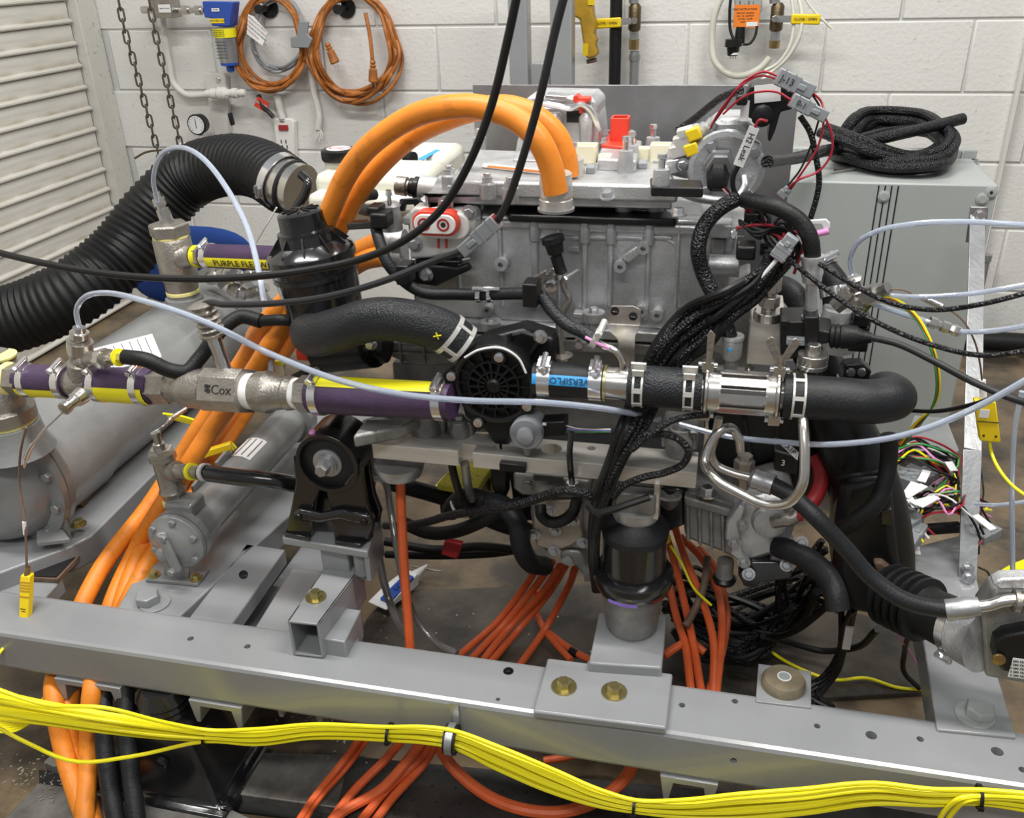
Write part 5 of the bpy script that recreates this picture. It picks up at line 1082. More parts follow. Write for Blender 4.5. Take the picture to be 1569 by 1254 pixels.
def wclamp(t, x, r, w=16):
    for dx in (-w/2, w/2-3): 
        a = R_at(x+dx); MB().annulus(a, RD, r*sR+.0014, r*sR-.001, 3.2*sR, 30).b('clamp_band', 'white2', t)
    for an in (10, -35, 55): 
        q = u*cos(radians(an))+wv*sin(radians(an)); MB().bar(R_at(x-w/2)+q*(r*sR+.0008), R_at(x+w/2)+q*(r*sR+.0008), .006, .0018, q).b('clamp_bridge', 'white2', t)
    q = u*.35+wv*.94; MB().obox(R_at(x)+q*(r*sR+.006), RD*.009, q*.006, q.cross(RD)*.0015).b('clamp_ear', 'white2', t); MB().obox(R_at(x)+q*(r*sR+.005)-q.cross(RD)*.01, RD*.007, q*.0045, q.cross(RD)*.001).b('clamp_ear', 'white2', t)
for x in (979, 1056): wclamp(t, x, 32.5)
t = thing('sight_glass', 'stainless sight glass cage with windows between wing nut clamps', 'sight glass', R_at(1145))
rseg(t, 'ferrule', 1072, 1090, [(0, 24), (.3, 24), (.5, 33), (1, 33)], 'steel'); rseg(t, 'glass_tube', 1090, 1200, 22, 'tubc')
rseg(t, 'end_ring', 1088, 1104, 33, 'steel'); rseg(t, 'end_ring', 1172, 1188, 33, 'steel')
for k in range(8):
    an = radians(k*45+8); q = u*cos(an)+wv*sin(an); MB().bar(R_at(1102)+q*31*sR, R_at(1174)+q*31*sR, 13*sR, 3*sR, q).b('cage_bar', 'steel', t)
def triclamp(x, lb, wing):
    t = thing('wing_clamp', lb, 'clamp', R_at(x), 'stainless wing nut clamps')
    MB().lathe(R_at(x-4), RD, [(0, 32*sR), (.002, 37*sR), (8*sR-.002, 37*sR), (8*sR, 32*sR)], 36).b('clamp_shell', 'steel', t)
    for s in (1, -1):
        q = wv*s; MB().obox(R_at(x)+q*40*sR, RD*.007, q*.007, u*.006).b('hinge_block', 'steel', t, bev=.001); MB().cyl(R_at(x)+q*42*sR-RD*.011, R_at(x)+q*42*sR+RD*.011, .0035).b('hinge_pin', 'chrome', t)
    p = R_at(x)+wv*44*sR+u*.004; MB().cyl(p, p+wv*.018, .0035).b('bolt_stem', 'steel', t)
    if wing:
        for s in (-1, 1): MB().prism([p+wv*.006+RD*s*.003, p+wv*.01+RD*s*.006, p+wv*.036+RD*s*.020, p+wv*.042+RD*s*.014, p+wv*.040+RD*s*.010, p+wv*.02+RD*s*.002], u*.003).b('wing', 'nick', t, bev=.0006)
    else: MB().prism([p+RD*-.003, p+RD*.004, p+wv*.04+RD*.006, p+wv*.046, p+wv*.04-RD*.003], u*.003).b('wing', 'nick', t, bev=.0006)
triclamp(1082, 'stainless clamp left of the sight glass with upright lever', False); triclamp(1190, 'stainless clamp right of the sight glass with open wing nut', True)
t = thing('outlet_hose', 'large black outlet hose ending in a bend at the right', 'hose', R_at(1300))
P = [R_at(1200), R_at(1240), R_at(1290), R_at(1335), R_at(1362)+V((.004, .012, 0)), R_at(1374)+V((.0, .045, -.01)), R_at(1372)+V((0, .09, -.03)), R_at(1366)+V((0, .12, -.06))]
MB().tube(spl(P, 8), 33*sR, 26).b('hose_body', 'rubg', t)
def w2(x): 
    for dx in (-10, 7): MB().annulus(R_at(x+dx), RD, 33*sR+.0016, 33*sR-.001, 3.2*sR, 30).b('clamp_band', 'white2', t)
    for an in (70, 20, -30): q = u*cos(radians(an))+wv*sin(radians(an)); MB().bar(R_at(x-9)+q*(34*sR), R_at(x+9)+q*34*sR, .005, .0015, q).b('clamp_bridge', 'white2', t)
w2(1222)

# bits that fill the engine's flanks: added dark filler boxes, brackets, wiring behind
t = thing('under_engine_filler', 'added dark box for the shadow and hoses under the engine behind the aluminium beam', 'filler', A(830, 800, 1.3))  # added dark box in place of shadow and black hoses under the engine
MB().PY([(775, 715), (1075, 735), (1060, 790), (980, 812), (790, 800)], 1.27, .22).b('filler_body', 'rub', t, bev=.01)
for x in (800, 870, 960, 1020): MB().PY([(x, 735), (x+5, 735), (x+5, 792), (x, 790)], 1.262, .02).b('filler_rib', 'rubg', t, bev=.002)
t = thing('clutter_box', 'added black box for the dark clutter below the sight glass', 'cover', A(1170, 740, 1.25))  # added black box standing in for dark clutter behind the pipes
MB().PY([(1085, 600), (1262, 600), (1272, 700), (1262, 770), (1120, 770), (1085, 730)], 1.22, .12).b('cover_body', 'plas', t, bev=.012)
for P in ([(1140, 640), (1160, 760)], [(1190, 640), (1196, 760)], [(1240, 640), (1236, 760)]): MB().bar(A(*P[0], 1.215), A(*P[1], 1.215), .006, .012, NY).b('clutter_box_rib', 'plas', t)
MB().PY([(612, 412), (640, 405), (700, 410), (716, 404), (722, 414), (700, 424), (668, 440), (640, 436), (625, 444)], 1.135, .012).b('black_bracket', 'plas', eng, bev=.003); bolt(eng, A(653, 421, 1.134), NY, .007, .009)
MB().PY([(636, 398), (706, 400), (706, 406), (636, 404)], 1.14, .02).b('bracket_lip', 'plas', eng, bev=.002)
o = faceY(1128, 1158, 378, 400, 1.10, .03, 'square_plug', 'plas', None, .003); tag(o, 'black square plug between the thick braided loom and the arched hose', 'connector')
rnd = random.Random(31)
for k in range(16):
    j = lambda a: rnd.uniform(-a, a); x0 = 1150+j(12)
    L = [(x0, 318+j(8), 1.16), (1165+j(14), 340+j(10), 1.15), (1185+j(16), 365+j(12), 1.14), (1196+j(14), 392+j(10), 1.13), (1180+j(22), 425+j(12), 1.14)]
    if k % 3 == 0: L = [(1130+j(6), 345+j(10), 1.15), (1160+j(10), 352+j(14), 1.14), (1200+j(10), 345+j(12), 1.14), (1222+j(8), 372+j(12), 1.14), (1215+j(8), 410+j(12), 1.15)]
    hose('thin_wire', L, 2.2+rnd.random()*1.6, ('wire', 'braid', 'wire', 'wire', 'redw')[k % 5], 'thin %s tangled under the arched black hose' % ('red wire' if k % 5 == 4 else 'black wire'), 'wire', 'wires tangled under the arched hose', seg=6, n=5)
for x, y, w_ in ((1152, 336, 12), (1178, 384, 14), (1212, 350, 11)):
    o = faceY(x-w_, x+w_, y-w_*.7, y+w_*.7, 1.15, .03, 'black_plug', 'plas', None, .003); tag(o, 'black plug among the tangled wires under the arched hose, '+{1152: 'upper left one', 1178: 'lower one', 1212: 'upper right one'}[x], 'connector', 'plugs under the arched hose')
# ================= canister and tanks =================
t = thing('filter_canister', 'large black ribbed-lid plastic canister in front of the orange cables', 'canister', A(498, 480, 1.19))
a, b = A(460, 322, 1.17), A(503, 492, 1.17); d = b-a; L = d.length; s = (A(480, 400, 1.17)-CAM).dot(fw)/F
MB().lathe(a, d, [(0, 30*s), (.003, 36*s), (.026, 37*s), (.028, 43*s), (.033, 43*s)], 32).b('screw_cap', 'gloss', t)
for k in range(10):
    an = 2*pi*k/10; u0_ = d.normalized().cross(AYv).normalized(); v0_ = d.normalized().cross(u0_); q = u0_*cos(an)+v0_*sin(an)
    MB().bar(a-d.normalized()*.0006+q*6*s, a-d.normalized()*.0006+q*28*s, .002, .003, d).b('cap_rib', 'plas', t)
    MB().prism([a+d*.0+d.normalized()*.030+q*41*s, a+d.normalized()*.052+q*63*s, a+d.normalized()*.056+q*42*s], (u0_*-sin(an)+v0_*cos(an))*.0022).b('lid_fin', 'gloss', t)
MB().lathe(a, d, [(.030, 42*s), (.046, 46*s), (.056, 64*s), (.060, 68*s), (.070, 68*s), (.074, 65*s), (.085, 64*s), (L, 58*s), (L+.008, 50*s)], 36).b('canister_body', 'gloss', t)
ring_ = MB().annulus(a+d.normalized()*.088, d, 66.5*s, 62*s, .006, 36).b('body_ring', 'gloss', t)
MB().bar(A(537, 345, 1.16), A(590, 342, 1.15), .018, .010, UP).b('bracket_arm', 'gloss', t, bev=.002)
hose('mount_wire', [(424, 318, 1.18), (408, 345, 1.18), (392, 372, 1.19)], 1.4, 'white', parent=t, seg=5)
t = thing('side_cylinder', 'black ribbed cylinder with clamp under the coolant hose', 'cylinder', A(545, 560, 1.14))
MB().cyl(A(495, 538, 1.17), A(572, 528, 1.14), .034, seg=26).b('cylinder_body', 'plas', t); MB().lathe(A(566, 529, 1.14), XD, [(0, .026), (.008, .026), (.009, .022), (.02, .022), (.021, .026), (.028, .024)], 22).b('ribbed_end', 'plas', t)
bolt(t, A(569, 527, 1.11), NY, .006, .01)
o = MB().PY([(452, 536), (500, 541), (502, 556), (455, 552)], 1.16, .012).b('orange_block', 'red', bev=.001); tag(o, 'flat red orange block below the canister and thick coolant hose', 'block')
o = MB().PY([(450, 522), (502, 528), (501, 541), (452, 536)], 1.17, .03).b('white_block', 'cream', bev=.002); tag(o, 'pale box above the red orange block', 'block')
hose('black_hose', [(398, 492, 1.14), (440, 491, 1.14), (470, 500, 1.17)], 9, 'rub', 'thin black hose ending at the left of the thick coolant hose', 'hose')
hose('black_hose', [(190, 547, 1.05), (225, 552, 1.05), (262, 568, 1.06), (285, 570, 1.07), (305, 550, 1.09), (340, 505, 1.12), (368, 486, 1.14), (400, 492, 1.14)], 11.5, 'rub', 'black hose running from the cross fitting up behind the flow meter stem', 'hose')
hose('corrugated_hose', [(440, 590, 1.16), (475, 572, 1.15), (505, 556, 1.15), (530, 552, 1.15)], 11, 'rub', 'black hose rising under the canister behind the purple hose', 'hose')
t = thing('yellow_clip', 'small clear and yellow clip hanging behind the flow meter', 'clip', A(430, 575, 1.2)); MB().obox(A(430, 564, 1.2), XD*.008, V((0, .005, 0)), UP*.012).b('clip_body', 'ivory', t, bev=.002); MB().obox(A(430, 555, 1.198), XD*.008, V((0, .005, 0)), UP*.003).b('clip_band', 'band', t)
# tanks
def tank(lb, x0, x1, y0, y1, Y, D, cx, cy):
    t = thing('expansion_tank', lb, 'tank', A((x0+x1)/2, y1, Y), 'translucent white tanks')
    faceY(x0, x1, y0, y1, Y, D, 'tank_body', 'cream', t, .016)
    return t
t = tank('white plastic expansion tank with black cap behind the canister', 482, 650, 268, 345, 1.50, .14, 0, 0)
p = A(520, 266, 1.56); q = A(520, 240, 1.56); MB().lathe(p-UP*.02, UP, [(0, .026), (q.z-p.z+.02, .024)], 26).b('filler_neck', 'cream', t)
MB().lathe(q-UP*.006, UP, [(0, .030), (.003, .032), (.018, .032), (.020, .028), (.020, .001)], 30).b('black_cap', 'plas', t); MB().lathe(q+UP*.0142, UP, [(0, .022), (.0006, .022)], 24).b('cap_label', 'paper', t)
txt('DO NOT OPEN HOT', t, 'redw', q+UP*.0152+V((0, .004, 0)), XD, AYv, .0052); txt('CAUTION', t, 'redw', q+UP*.0152+V((0, -.007, 0)), XD, AYv, .0070)
hose('neck_strap', [(545, 250, 1.55), (556, 243, 1.55), (570, 236, 1.56)], 2.5, 'plas', parent=t)
faceY(470, 640, 300, 330, 1.46, .05, 'tank_shoulder', 'cream', t, .012)
t = tank('second white plastic tank with blue printed stripe right of the first', 578, 686, 238, 330, 1.66, .14, 0, 0)
p = A(612, 240, 1.70); MB().lathe(p-UP*.0, UP, [(0, .028), (.018, .026), (.019, .020), (.03, .019)], 24).b('filler_neck', 'cream', t); MB().cyl(A(622, 240, 1.66), A(634, 242, 1.65), .011).b('side_port', 'plas', t)
MB().PZ([(640, 243), (668, 229), (674, 230), (648, 245)], A(640, 238, 1.66).z+.0005, .001).b('blue_stripe', 'bluet', t, smooth=False)
hose('tank_hose', [(574, 298, 1.42), (560, 300, 1.4), (548, 312, 1.36), (560, 322, 1.3), (580, 320, 1.24), (592, 318, 1.2)], 9, 'rub', 'black hose elbow between the white tank and the canister bracket', 'hose')
t = thing('hose_junction', 'black elbow clip at the top of the thin vent hose', 'clip', A(578, 345, 1.14)); faceY(566, 592, 328, 352, 1.12, .03, 'clip_body', 'plas', t, .003); faceY(560, 580, 318, 330, 1.13, .03, 'clip_arm', 'plas', t, .003)
t = thing('cast_bracket', 'cast bracket with stud beside the white connector', 'bracket', A(602, 350, 1.16)); MB().lathe(A(600, 352, 1.17), UP, [(0, .016), (.03, .014), (.034, .016), (.038, .012)], 18).b('cast_boss', 'alu', t); MB().lathe(A(598, 325, 1.16), UP, [(0, .003), (.022, .003), (.023, .005), (.03, .004)], 8).b('stud', 'chrome', t)
t = thing('black_latch', 'black sheet latch bracket above the white connector', 'bracket', A(630, 318, 1.17)); MB().PY([(612, 306), (640, 304), (648, 312), (644, 322), (634, 322), (634, 314), (622, 314), (620, 324), (610, 324)], 1.18, .006).b('latch_plate', 'plas', t, bev=.001)

# ================= right side: upper module =================
t = thing('injection_module', 'cast module with round cover plate and yellow clipped plugs at the upper right', 'module', A(1110, 300, 1.18))
Yi = 1.19
MB().PY([(1076, 222), (1092, 214), (1160, 216), (1168, 224), (1160, 290), (1150, 300), (1082, 300), (1076, 290)], Yi, .018).b('cover_plate', 'alu', t, bev=.004)
c = A(1112, 258, Yi-.002); MB().lathe(c, NY, [(0, .048), (.005, .046), (.006, .040), (.004, .036)], 32).b('round_cover', 'alu', t)
for x, y in ((1091, 224), (1157, 233), (1082, 292), (1146, 296)): bolt(t, A(x, y, Yi-.002), NY, .0068, .008, 'gal', 1.4)
MB().PY([(1090, 215), (1080, 200), (1100, 182), (1140, 182), (1156, 196), (1160, 216)], Yi+.02, .08).b('upper_casting', 'alu', t, bev=.008)
MB().PY([(1016, 258), (1022, 235), (1045, 205), (1075, 200), (1080, 262), (1056, 278), (1026, 270)], Yi+.03, .07).b('left_casting', 'alu', t, bev=.008)
for k in range(5): MB().lathe(A(1030+k*10, 247-k*8, Yi+.02), V((.6, 0, .8)), [(0, .012), (.02, .012), (.022, .008), (.03, .008)], 12).b('cast_lug', 'alu', t)
for x, y in ((1063, 205), (1060, 228)): MB().obox(A(x, y, Yi+.0), V((.008, 0, .003)), V((0, .008, 0)), V((-.003, 0, .007))).b('yellow_plug', 'yelp', t, bev=.002)
for x, y in ((1052, 204), (1046, 216), (1040, 230)): MB().obox(A(x, y, Yi+.005), V((.010, 0, .003)), V((0, .01, 0)), V((-.003, 0, .007))).b('white_plug', 'white2', t, bev=.002)
p = A(1103, 250, Yi-.006); MB().lathe(p, (.05, -1, -.2), [(0, .020), (.008, .020), (.009, .016), (.016, .016)], 6).b('sensor_hex', 'gal', t)
MB().lathe(A(1100, 268, Yi-.02), (0, -.3, -1), [(-.012, .012), (0, .014), (.016, .012), (.020, .008)], 6).b('sensor_body', 'plas', t)
for k, c_ in enumerate(('white', 'redw', 'wire')): hose('sensor_lead', [(1100+k*2, 278, Yi-.02), (1106+k*3, 288, Yi-.03), (1122+k, 302, Yi-.03)], 1.1, c_, parent=t, seg=5)
MB().PY([(1014, 258), (1022, 246), (1050, 242), (1056, 250), (1052, 258), (1034, 266), (1018, 268)], Yi-.005, .008).b('hose_flange', 'alu', t, bev=.002)
bolt(t, A(1046, 253, Yi-.006), NY, .006, .005)
hose('bypass_pipe', [(1020, 258, Yi-.02), (1020, 270, Yi-.03), (1030, 284, Yi-.035), (1055, 299, Yi-.04), (1085, 306, Yi-.04), (1110, 308, Yi-.04)], 7, 'gal', 'pale bent pipe running below the cast module, left branch', 'pipe', 'pale pipes below the module')
hose('bypass_pipe', [(1140, 272, Yi-.02), (1141, 286, Yi-.03), (1134, 298, Yi-.035), (1118, 310, Yi-.04)], 7, 'gal', 'pale bent pipe running below the cast module, right branch', 'pipe', 'pale pipes below the module')
t = thing('leak_sensor_lead', 'black sensor lead with white sleeve lettered H2 Leak', 'cable', A(1145, 230, Yi-.04))
a, b = A(1156, 195, Yi-.05), A(1131, 254, Yi-.05); MB().bar(a, b, .012, .004, NY).b('white_sleeve', 'paper', t)
dd = (b-a).normalized(); txt('H2 Leak', t, 'ink', (a+b)/2+NY*.0028, dd, NY.cross(dd), .010)
hose('lead', [(1131, 254, Yi-.05), (1124, 270, Yi-.05), (1124, 290, Yi-.05), (1130, 302, Yi-.05)], 4, 'wire', parent=t); hose('red_lead', [(1156, 196, Yi-.05), (1164, 184, Yi-.05), (1176, 186, Yi-.05)], 2.5, 'redw', parent=t, seg=6)
t = thing('control_module', 'black plastic module with white labels behind the red wires', 'module', A(1180, 200, Yi))
MB().PY([(1140, 152), (1150, 132), (1176, 128), (1232, 138), (1230, 158), (1212, 168), (1196, 172), (1188, 200), (1180, 218), (1176, 215), (1180, 185), (1148, 182), (1142, 172)], Yi-.02, .05).b('module_body', 'plas', t, bev=.004)
on(t, A(1176, 143, Yi-.0212), 'paper', t, .030, .020, V((1, 0, .1)), UP); on(t, A(1141, 170, Yi-.0212), 'paper', t, .010, .024, XD, UP)
MB().PZ([(1130, 136), (1148, 134), (1146, 146), (1128, 146)], A(1140, 140, Yi-.01).z, .012).b('top_latch', 'plas', t, bev=.003)
MB().lathe(A(1168, 178, Yi-.03), NY, [(-.02, .012), (.0, .013), (.002, .010)], 12).b('round_socket', 'plas', t)
# grey connectors and red wires
def dt(lb, a, b, w_, h_, mark=None, grp='grey wire connectors', Yd=0):
    a, b = A(*a), A(*b); d = b-a; L = d.length; t = thing('grey_connector', lb, 'connector', (a+b)/2, grp); mid = a.lerp(b, .52)
    n = (CAM-mid).normalized(); v = d.normalized().cross(n).normalized(); v = v if v.z > 0 else -v; n = d.normalized().cross(v); n = n if n.dot(CAM-mid) > 0 else -n
    MB().obox(a+d*.30, d*.30, v*w_/2, n*h_/2).b('plug_half', 'gplas', t, bev=.0015); MB().obox(a+d*.76, d*.24, v*w_*.43, n*h_*.43).b('socket_half', 'gplas', t, bev=.0015)
    MB().obox(a+d*.68+n*h_*.45, d*.10, v*w_*.16, n*.002).b('latch', 'gplas', t, bev=.0008); MB().obox(a+d*.02, d*.02, v*w_*.44, n*h_*.44).b('seal', 'redd', t)
    for k in (.15, .42): MB().obox(a+d*k, d*.015, v*w_*.52, n*h_*.52).b('rib', 'gplas', t)
    if mark: txt(mark, t, 'ink', a+d*.28+n*(h_/2+.0006), d, v if n.dot(d.cross(v)) > 0 else -v, w_*.55)
    return t
YJ = 1.13
dt('grey connector marked J-13 at the top of the red wires', (1190, 116, YJ), (1246, 142, YJ), .019, .016, 'J-13')
dt('grey connector marked 0-1 below the J-13 connector', (1212, 152, YJ-.02), (1266, 180, YJ-.02), .016, .014, '0-1')
dt('grey connector with red end at the top of the bare wire near the black hose', (1190, 396, 1.08), (1216, 362, 1.08), .019, .016)
dt('grey connector on the dark cable across the housing, left of the dipstick', (762, 338, 1.03), (708, 386, 1.03), .019, .017)
def wires(name, base, lst, grp, cat='wire'):
    for lb, L, r, c_ in lst: hose(name, L, r, c_, lb, cat, grp, seg=7, n=6)
wires('red_wire', '', [
 ('red wire looping from the J-13 connector left to the module', [(1195, 118, YJ), (1170, 110, YJ), (1140, 125, YJ), (1120, 150, YJ+.01), (1105, 172, YJ+.02), (1090, 192, YJ+.03)], 1.8, 'redw'),
 ('second red wire beside the J-13 loop', [(1193, 122, YJ), (1165, 116, YJ), (1135, 132, YJ), (1112, 158, YJ+.01), (1098, 178, YJ+.02), (1088, 198, YJ+.03)], 1.6, 'redw'),
 ('red wire from the 0-1 connector to the left', [(1213, 154, YJ-.02), (1190, 141, YJ-.02), (1160, 141, YJ-.02), (1130, 155, YJ), (1108, 175, YJ+.01)], 1.8, 'redw'),
 ('red wire falling behind the black hose from the 0-1 connector', [(1246, 143, YJ), (1258, 155, YJ), (1262, 180, YJ-.01), (1255, 220, YJ-.01), (1225, 270, YJ-.01), (1208, 295, YJ)], 1.8, 'redw'),
 ('red wire with wide loop on the right of the connectors', [(1264, 180, YJ-.02), (1273, 200, YJ-.02), (1272, 240, YJ-.02), (1255, 262, YJ-.02), (1225, 275, YJ-.02), (1206, 290, YJ)], 1.8, 'redw'),
 ('dark wire beside the wide red loop', [(1244, 144, YJ), (1256, 165, YJ), (1250, 200, YJ), (1240, 230, YJ), (1225, 262, YJ), (1207, 285, YJ)], 1.6, 'wire')], 'red wires at the upper right')
hose('black_cable', [(1226, 178, YJ), (1240, 200, YJ), (1250, 240, YJ), (1255, 280, YJ), (1248, 315, YJ), (1240, 340, YJ)], 4.5, 'braid', 'thin black braided cord hanging from the black module past the cabinet edge', 'cord')
hose('braided_sleeve', [(1176, 248, YJ+.05), (1195, 246, YJ+.2), (1230, 240, YJ+.5), (1262, 228, YJ+.75)], 7, 'braid', 'braided sleeve leading from the module towards the coil on the cabinet', 'sleeve')
hose('left_loom', [(1038, 200, 1.25), (1060, 185, 1.24), (1085, 165, 1.22), (1105, 150, 1.2), (1135, 138, 1.17)], 6, 'braid', 'dark loom running up to the black module left of the red wires', 'loom')
dt('small white connector where the red wires meet', (1195, 302, YJ), (1210, 288, YJ), .012, .010, None)
# big black hose with crimp ferrule and pipe
YH = 1.10
hose('arched_hose', [(1140, 306, YH+.04), (1165, 312, YH+.02), (1200, 322, YH), (1228, 342, YH-.005), (1242, 368, YH-.01), (1245, 394, YH-.01)], 13, 'rub', 'smooth black hose arching right from the module to a crimped pipe', 'hose')
t = thing('crimped_pipe', 'aluminium pipe with crimped ferrule dropping into the black elbow', 'pipe', A(1244, 490, YH-.01))
a, b = A(1245, 392, YH-.01), A(1242, 490, YH-.01); d = b-a; L = d.length
MB().lathe(a, d, [(0, .0135), (.004, .0135), (.010, .0125), (.016, .0118), (.020, .0132), (.026, .0118), (.032, .0110), (.034, .0068), (L*.92, .0068), (L*.93, .0110), (L, .0110)], 22).b('ferrule_pipe', 'alu', t)
t = thing('elbow_valve', 'black plastic elbow valve block with ribbed cable boot', 'valve', A(1240, 560, YH))
MB().PY([(1196, 492), (1250, 492), (1252, 506), (1278, 510), (1280, 525), (1254, 530), (1250, 550), (1196, 552)], YH-.02, .05).b('valve_block', 'plas', t, bev=.003)
MB().PY([(1232, 486), (1256, 486), (1254, 548), (1234, 548)], YH-.035, .03).b('valve_riser', 'plas', t, bev=.002)
a, b = A(1272, 515, YH-.01), A(1336, 518, YH-.02); MB().lathe(a, b-a, [(0, .0125), (.002, .0155), (.006, .0135), (.008, .0155), (.012, .0135), (.014, .015), (.03, .0135), ((b-a).length*.75, .009), ((b-a).length, .006)], 20).b('cable_boot', 'rub', t)
faceY(1205, 1240, 520, 530, YH-.03, .01, 'clip_bar', 'gplas', t, .001)
o = faceY(1196, 1208, 492, 502, YH-.03, .02, 'clip_tab', 'plas', t, .001)
hose('boot_cable', [(1332, 517, YH-.02), (1375, 527, YH-.04), (1430, 553, YH-.06), (1490, 585, YH-.08), (1560, 614, YH-.1), (1585, 622, YH-.1)], 5.5, 'wireg', 'dark cable leaving the ribbed boot towards the right edge', 'cable')
# tall fittings on the machined block
def stack(lb, x, y0, y1, Y, prof):
    a, b = A(x, y0, Y), A(x, y1, Y); L = abs(a.z-b.z); t = thing('compression_fitting', lb, 'fitting', b, 'silver compression fittings')
    z = b.z
    for i, (h, r, k) in enumerate(prof): MB().lathe((b.x, Y, z), UP, [(0, r), (h, r)], 6 if k else 18).b('nut' if k else 'collar', 'steel', t, bev=.0008); z += h
    return t
stack('silver fitting stack on the machined block below the bare wire', 1176, 425, 490, 1.12, [(.012, .018, 0), (.006, .009, 0), (.014, .013, 1), (.006, .008, 0), (.018, .013, 1), (.014, .006, 0), (.010, .004, 0)])
stack('silver fitting stack under the black elbow valve, above the right hose', 1238, 545, 605, 1.06, [(.016, .012, 1), (.005, .009, 0), (.016, .013, 1), (.006, .018, 0), (.012, .018, 0), (.012, .008, 0)])
hose('bare_wire', [(1160, 440, 1.08), (1168, 425, 1.08), (1182, 408, 1.08), (1192, 396, 1.08)], 3.5, 'paper', 'short white taped wire below the grey connector', 'wire')
t = thing('black_bracket', 'black angled bracket with two silver screws below the ribbed boot', 'bracket', A(1310, 590, 1.1))
MB().PY([(1292, 560), (1300, 558), (1322, 558), (1336, 570), (1328, 590), (1318, 606), (1290, 600), (1296, 575)], 1.08, .02).b('plate', 'plas', t, bev=.002)
for x in (1304, 1320): MB().lathe(A(x, 570, 1.078), NY, [(0, .0055), (.004, .005), (.0042, .002)], 14).b('screw', 'chrome', t)
t = thing('side_connector', 'black multi-pin plug standing beside the coloured wires', 'connector', A(1320, 530, 1.16)); faceY(1308, 1334, 484, 502, 1.16, .03, 'plug_top', 'plas', t, .003); faceY(1312, 1330, 502, 536, 1.165, .025, 'plug_body', 'plas', t, .002); faceY(1300, 1330, 525, 540, 1.15, .03, 'plug_base', 'plas', t, .002)
# upper right big black elbow hoses behind
hose('intake_elbow', [(1198, 440, 1.28), (1214, 450, 1.26), (1228, 470, 1.24), (1232, 500, 1.22), (1228, 530, 1.2)], 19, 'rubg', 'black rubber elbow hose behind the crimped pipe', 'hose')
t = thing('clamped_elbow', 'black rubber elbow with two worm clamps right of the crimped pipe', 'hose', A(1275, 470, 1.2))
P = px3([(1252, 405, 1.24), (1266, 420, 1.23), (1280, 440, 1.22), (1284, 465, 1.21)]); MB().tube(spl(P, 6), m(22, P[1]), 22).b('hose_body', 'rubg', t)
for p, q in ((P[0].lerp(P[1], .5), P[1]-P[0]), (P[2].lerp(P[3], .3), P[3]-P[2])): clampring(t, p, q, m(22.5, P[1]), .012, 'chrome', sd=(.4, -.6, .5))
t = thing('cast_outlet', 'rough cast aluminium outlet stub below the clamped elbow', 'housing', A(1285, 510, 1.2)); MB().lathe(A(1282, 512, 1.2), UP, [(-.02, .028), (.0, .027), (.03, .022), (.036, .02)], 22).b('stub', 'alu', t); MB().PY([(1262, 465), (1300, 460), (1302, 500), (1262, 505)], 1.195, .03).b('stub_body', 'alu', t, bev=.008)
t = thing('gauge_fitting', 'cluster of silver fittings where the clear tubes meet at the right', 'fitting', A(1320, 460, 1.15))
MB().lathe(A(1310, 462, 1.15), A(1350, 446, 1.13)-A(1310, 462, 1.15), [(0, .014), (.01, .014), (.011, .010), (.02, .010), (.021, .013), (.035, .013), (.036, .008), (.05, .008)], 8).b('fitting_body', 'steel', t)
MB().lathe(A(1316, 456, 1.15), A(1306, 418, 1.14)-A(1316, 456, 1.15), [(0, .011), (.012, .011), (.013, .008), (.02, .008), (.021, .010), (.030, .010), (.031, .006)], 6).b('upper_port', 'steel', t)
MB().lathe(A(1298, 455, 1.15), A(1290, 462, 1.15)-A(1298, 455, 1.15), [(-.008, .012), (.0, .012), (.02, .010)], 8).b('left_port', 'nick', t)
t = thing('inline_fitting', 'silver inline tube fitting on the lower clear tube at the right', 'fitting', A(1445, 500, 1.1)); MB().lathe(A(1424, 493, 1.1), A(1462, 506, 1.1)-A(1424, 493, 1.1), [(0, .007), (.008, .007), (.009, .005), (.014, .005), (.015, .007), (.024, .007), (.025, .005), (.03, .007), (.038, .006)], 6).b('union', 'steel', t)

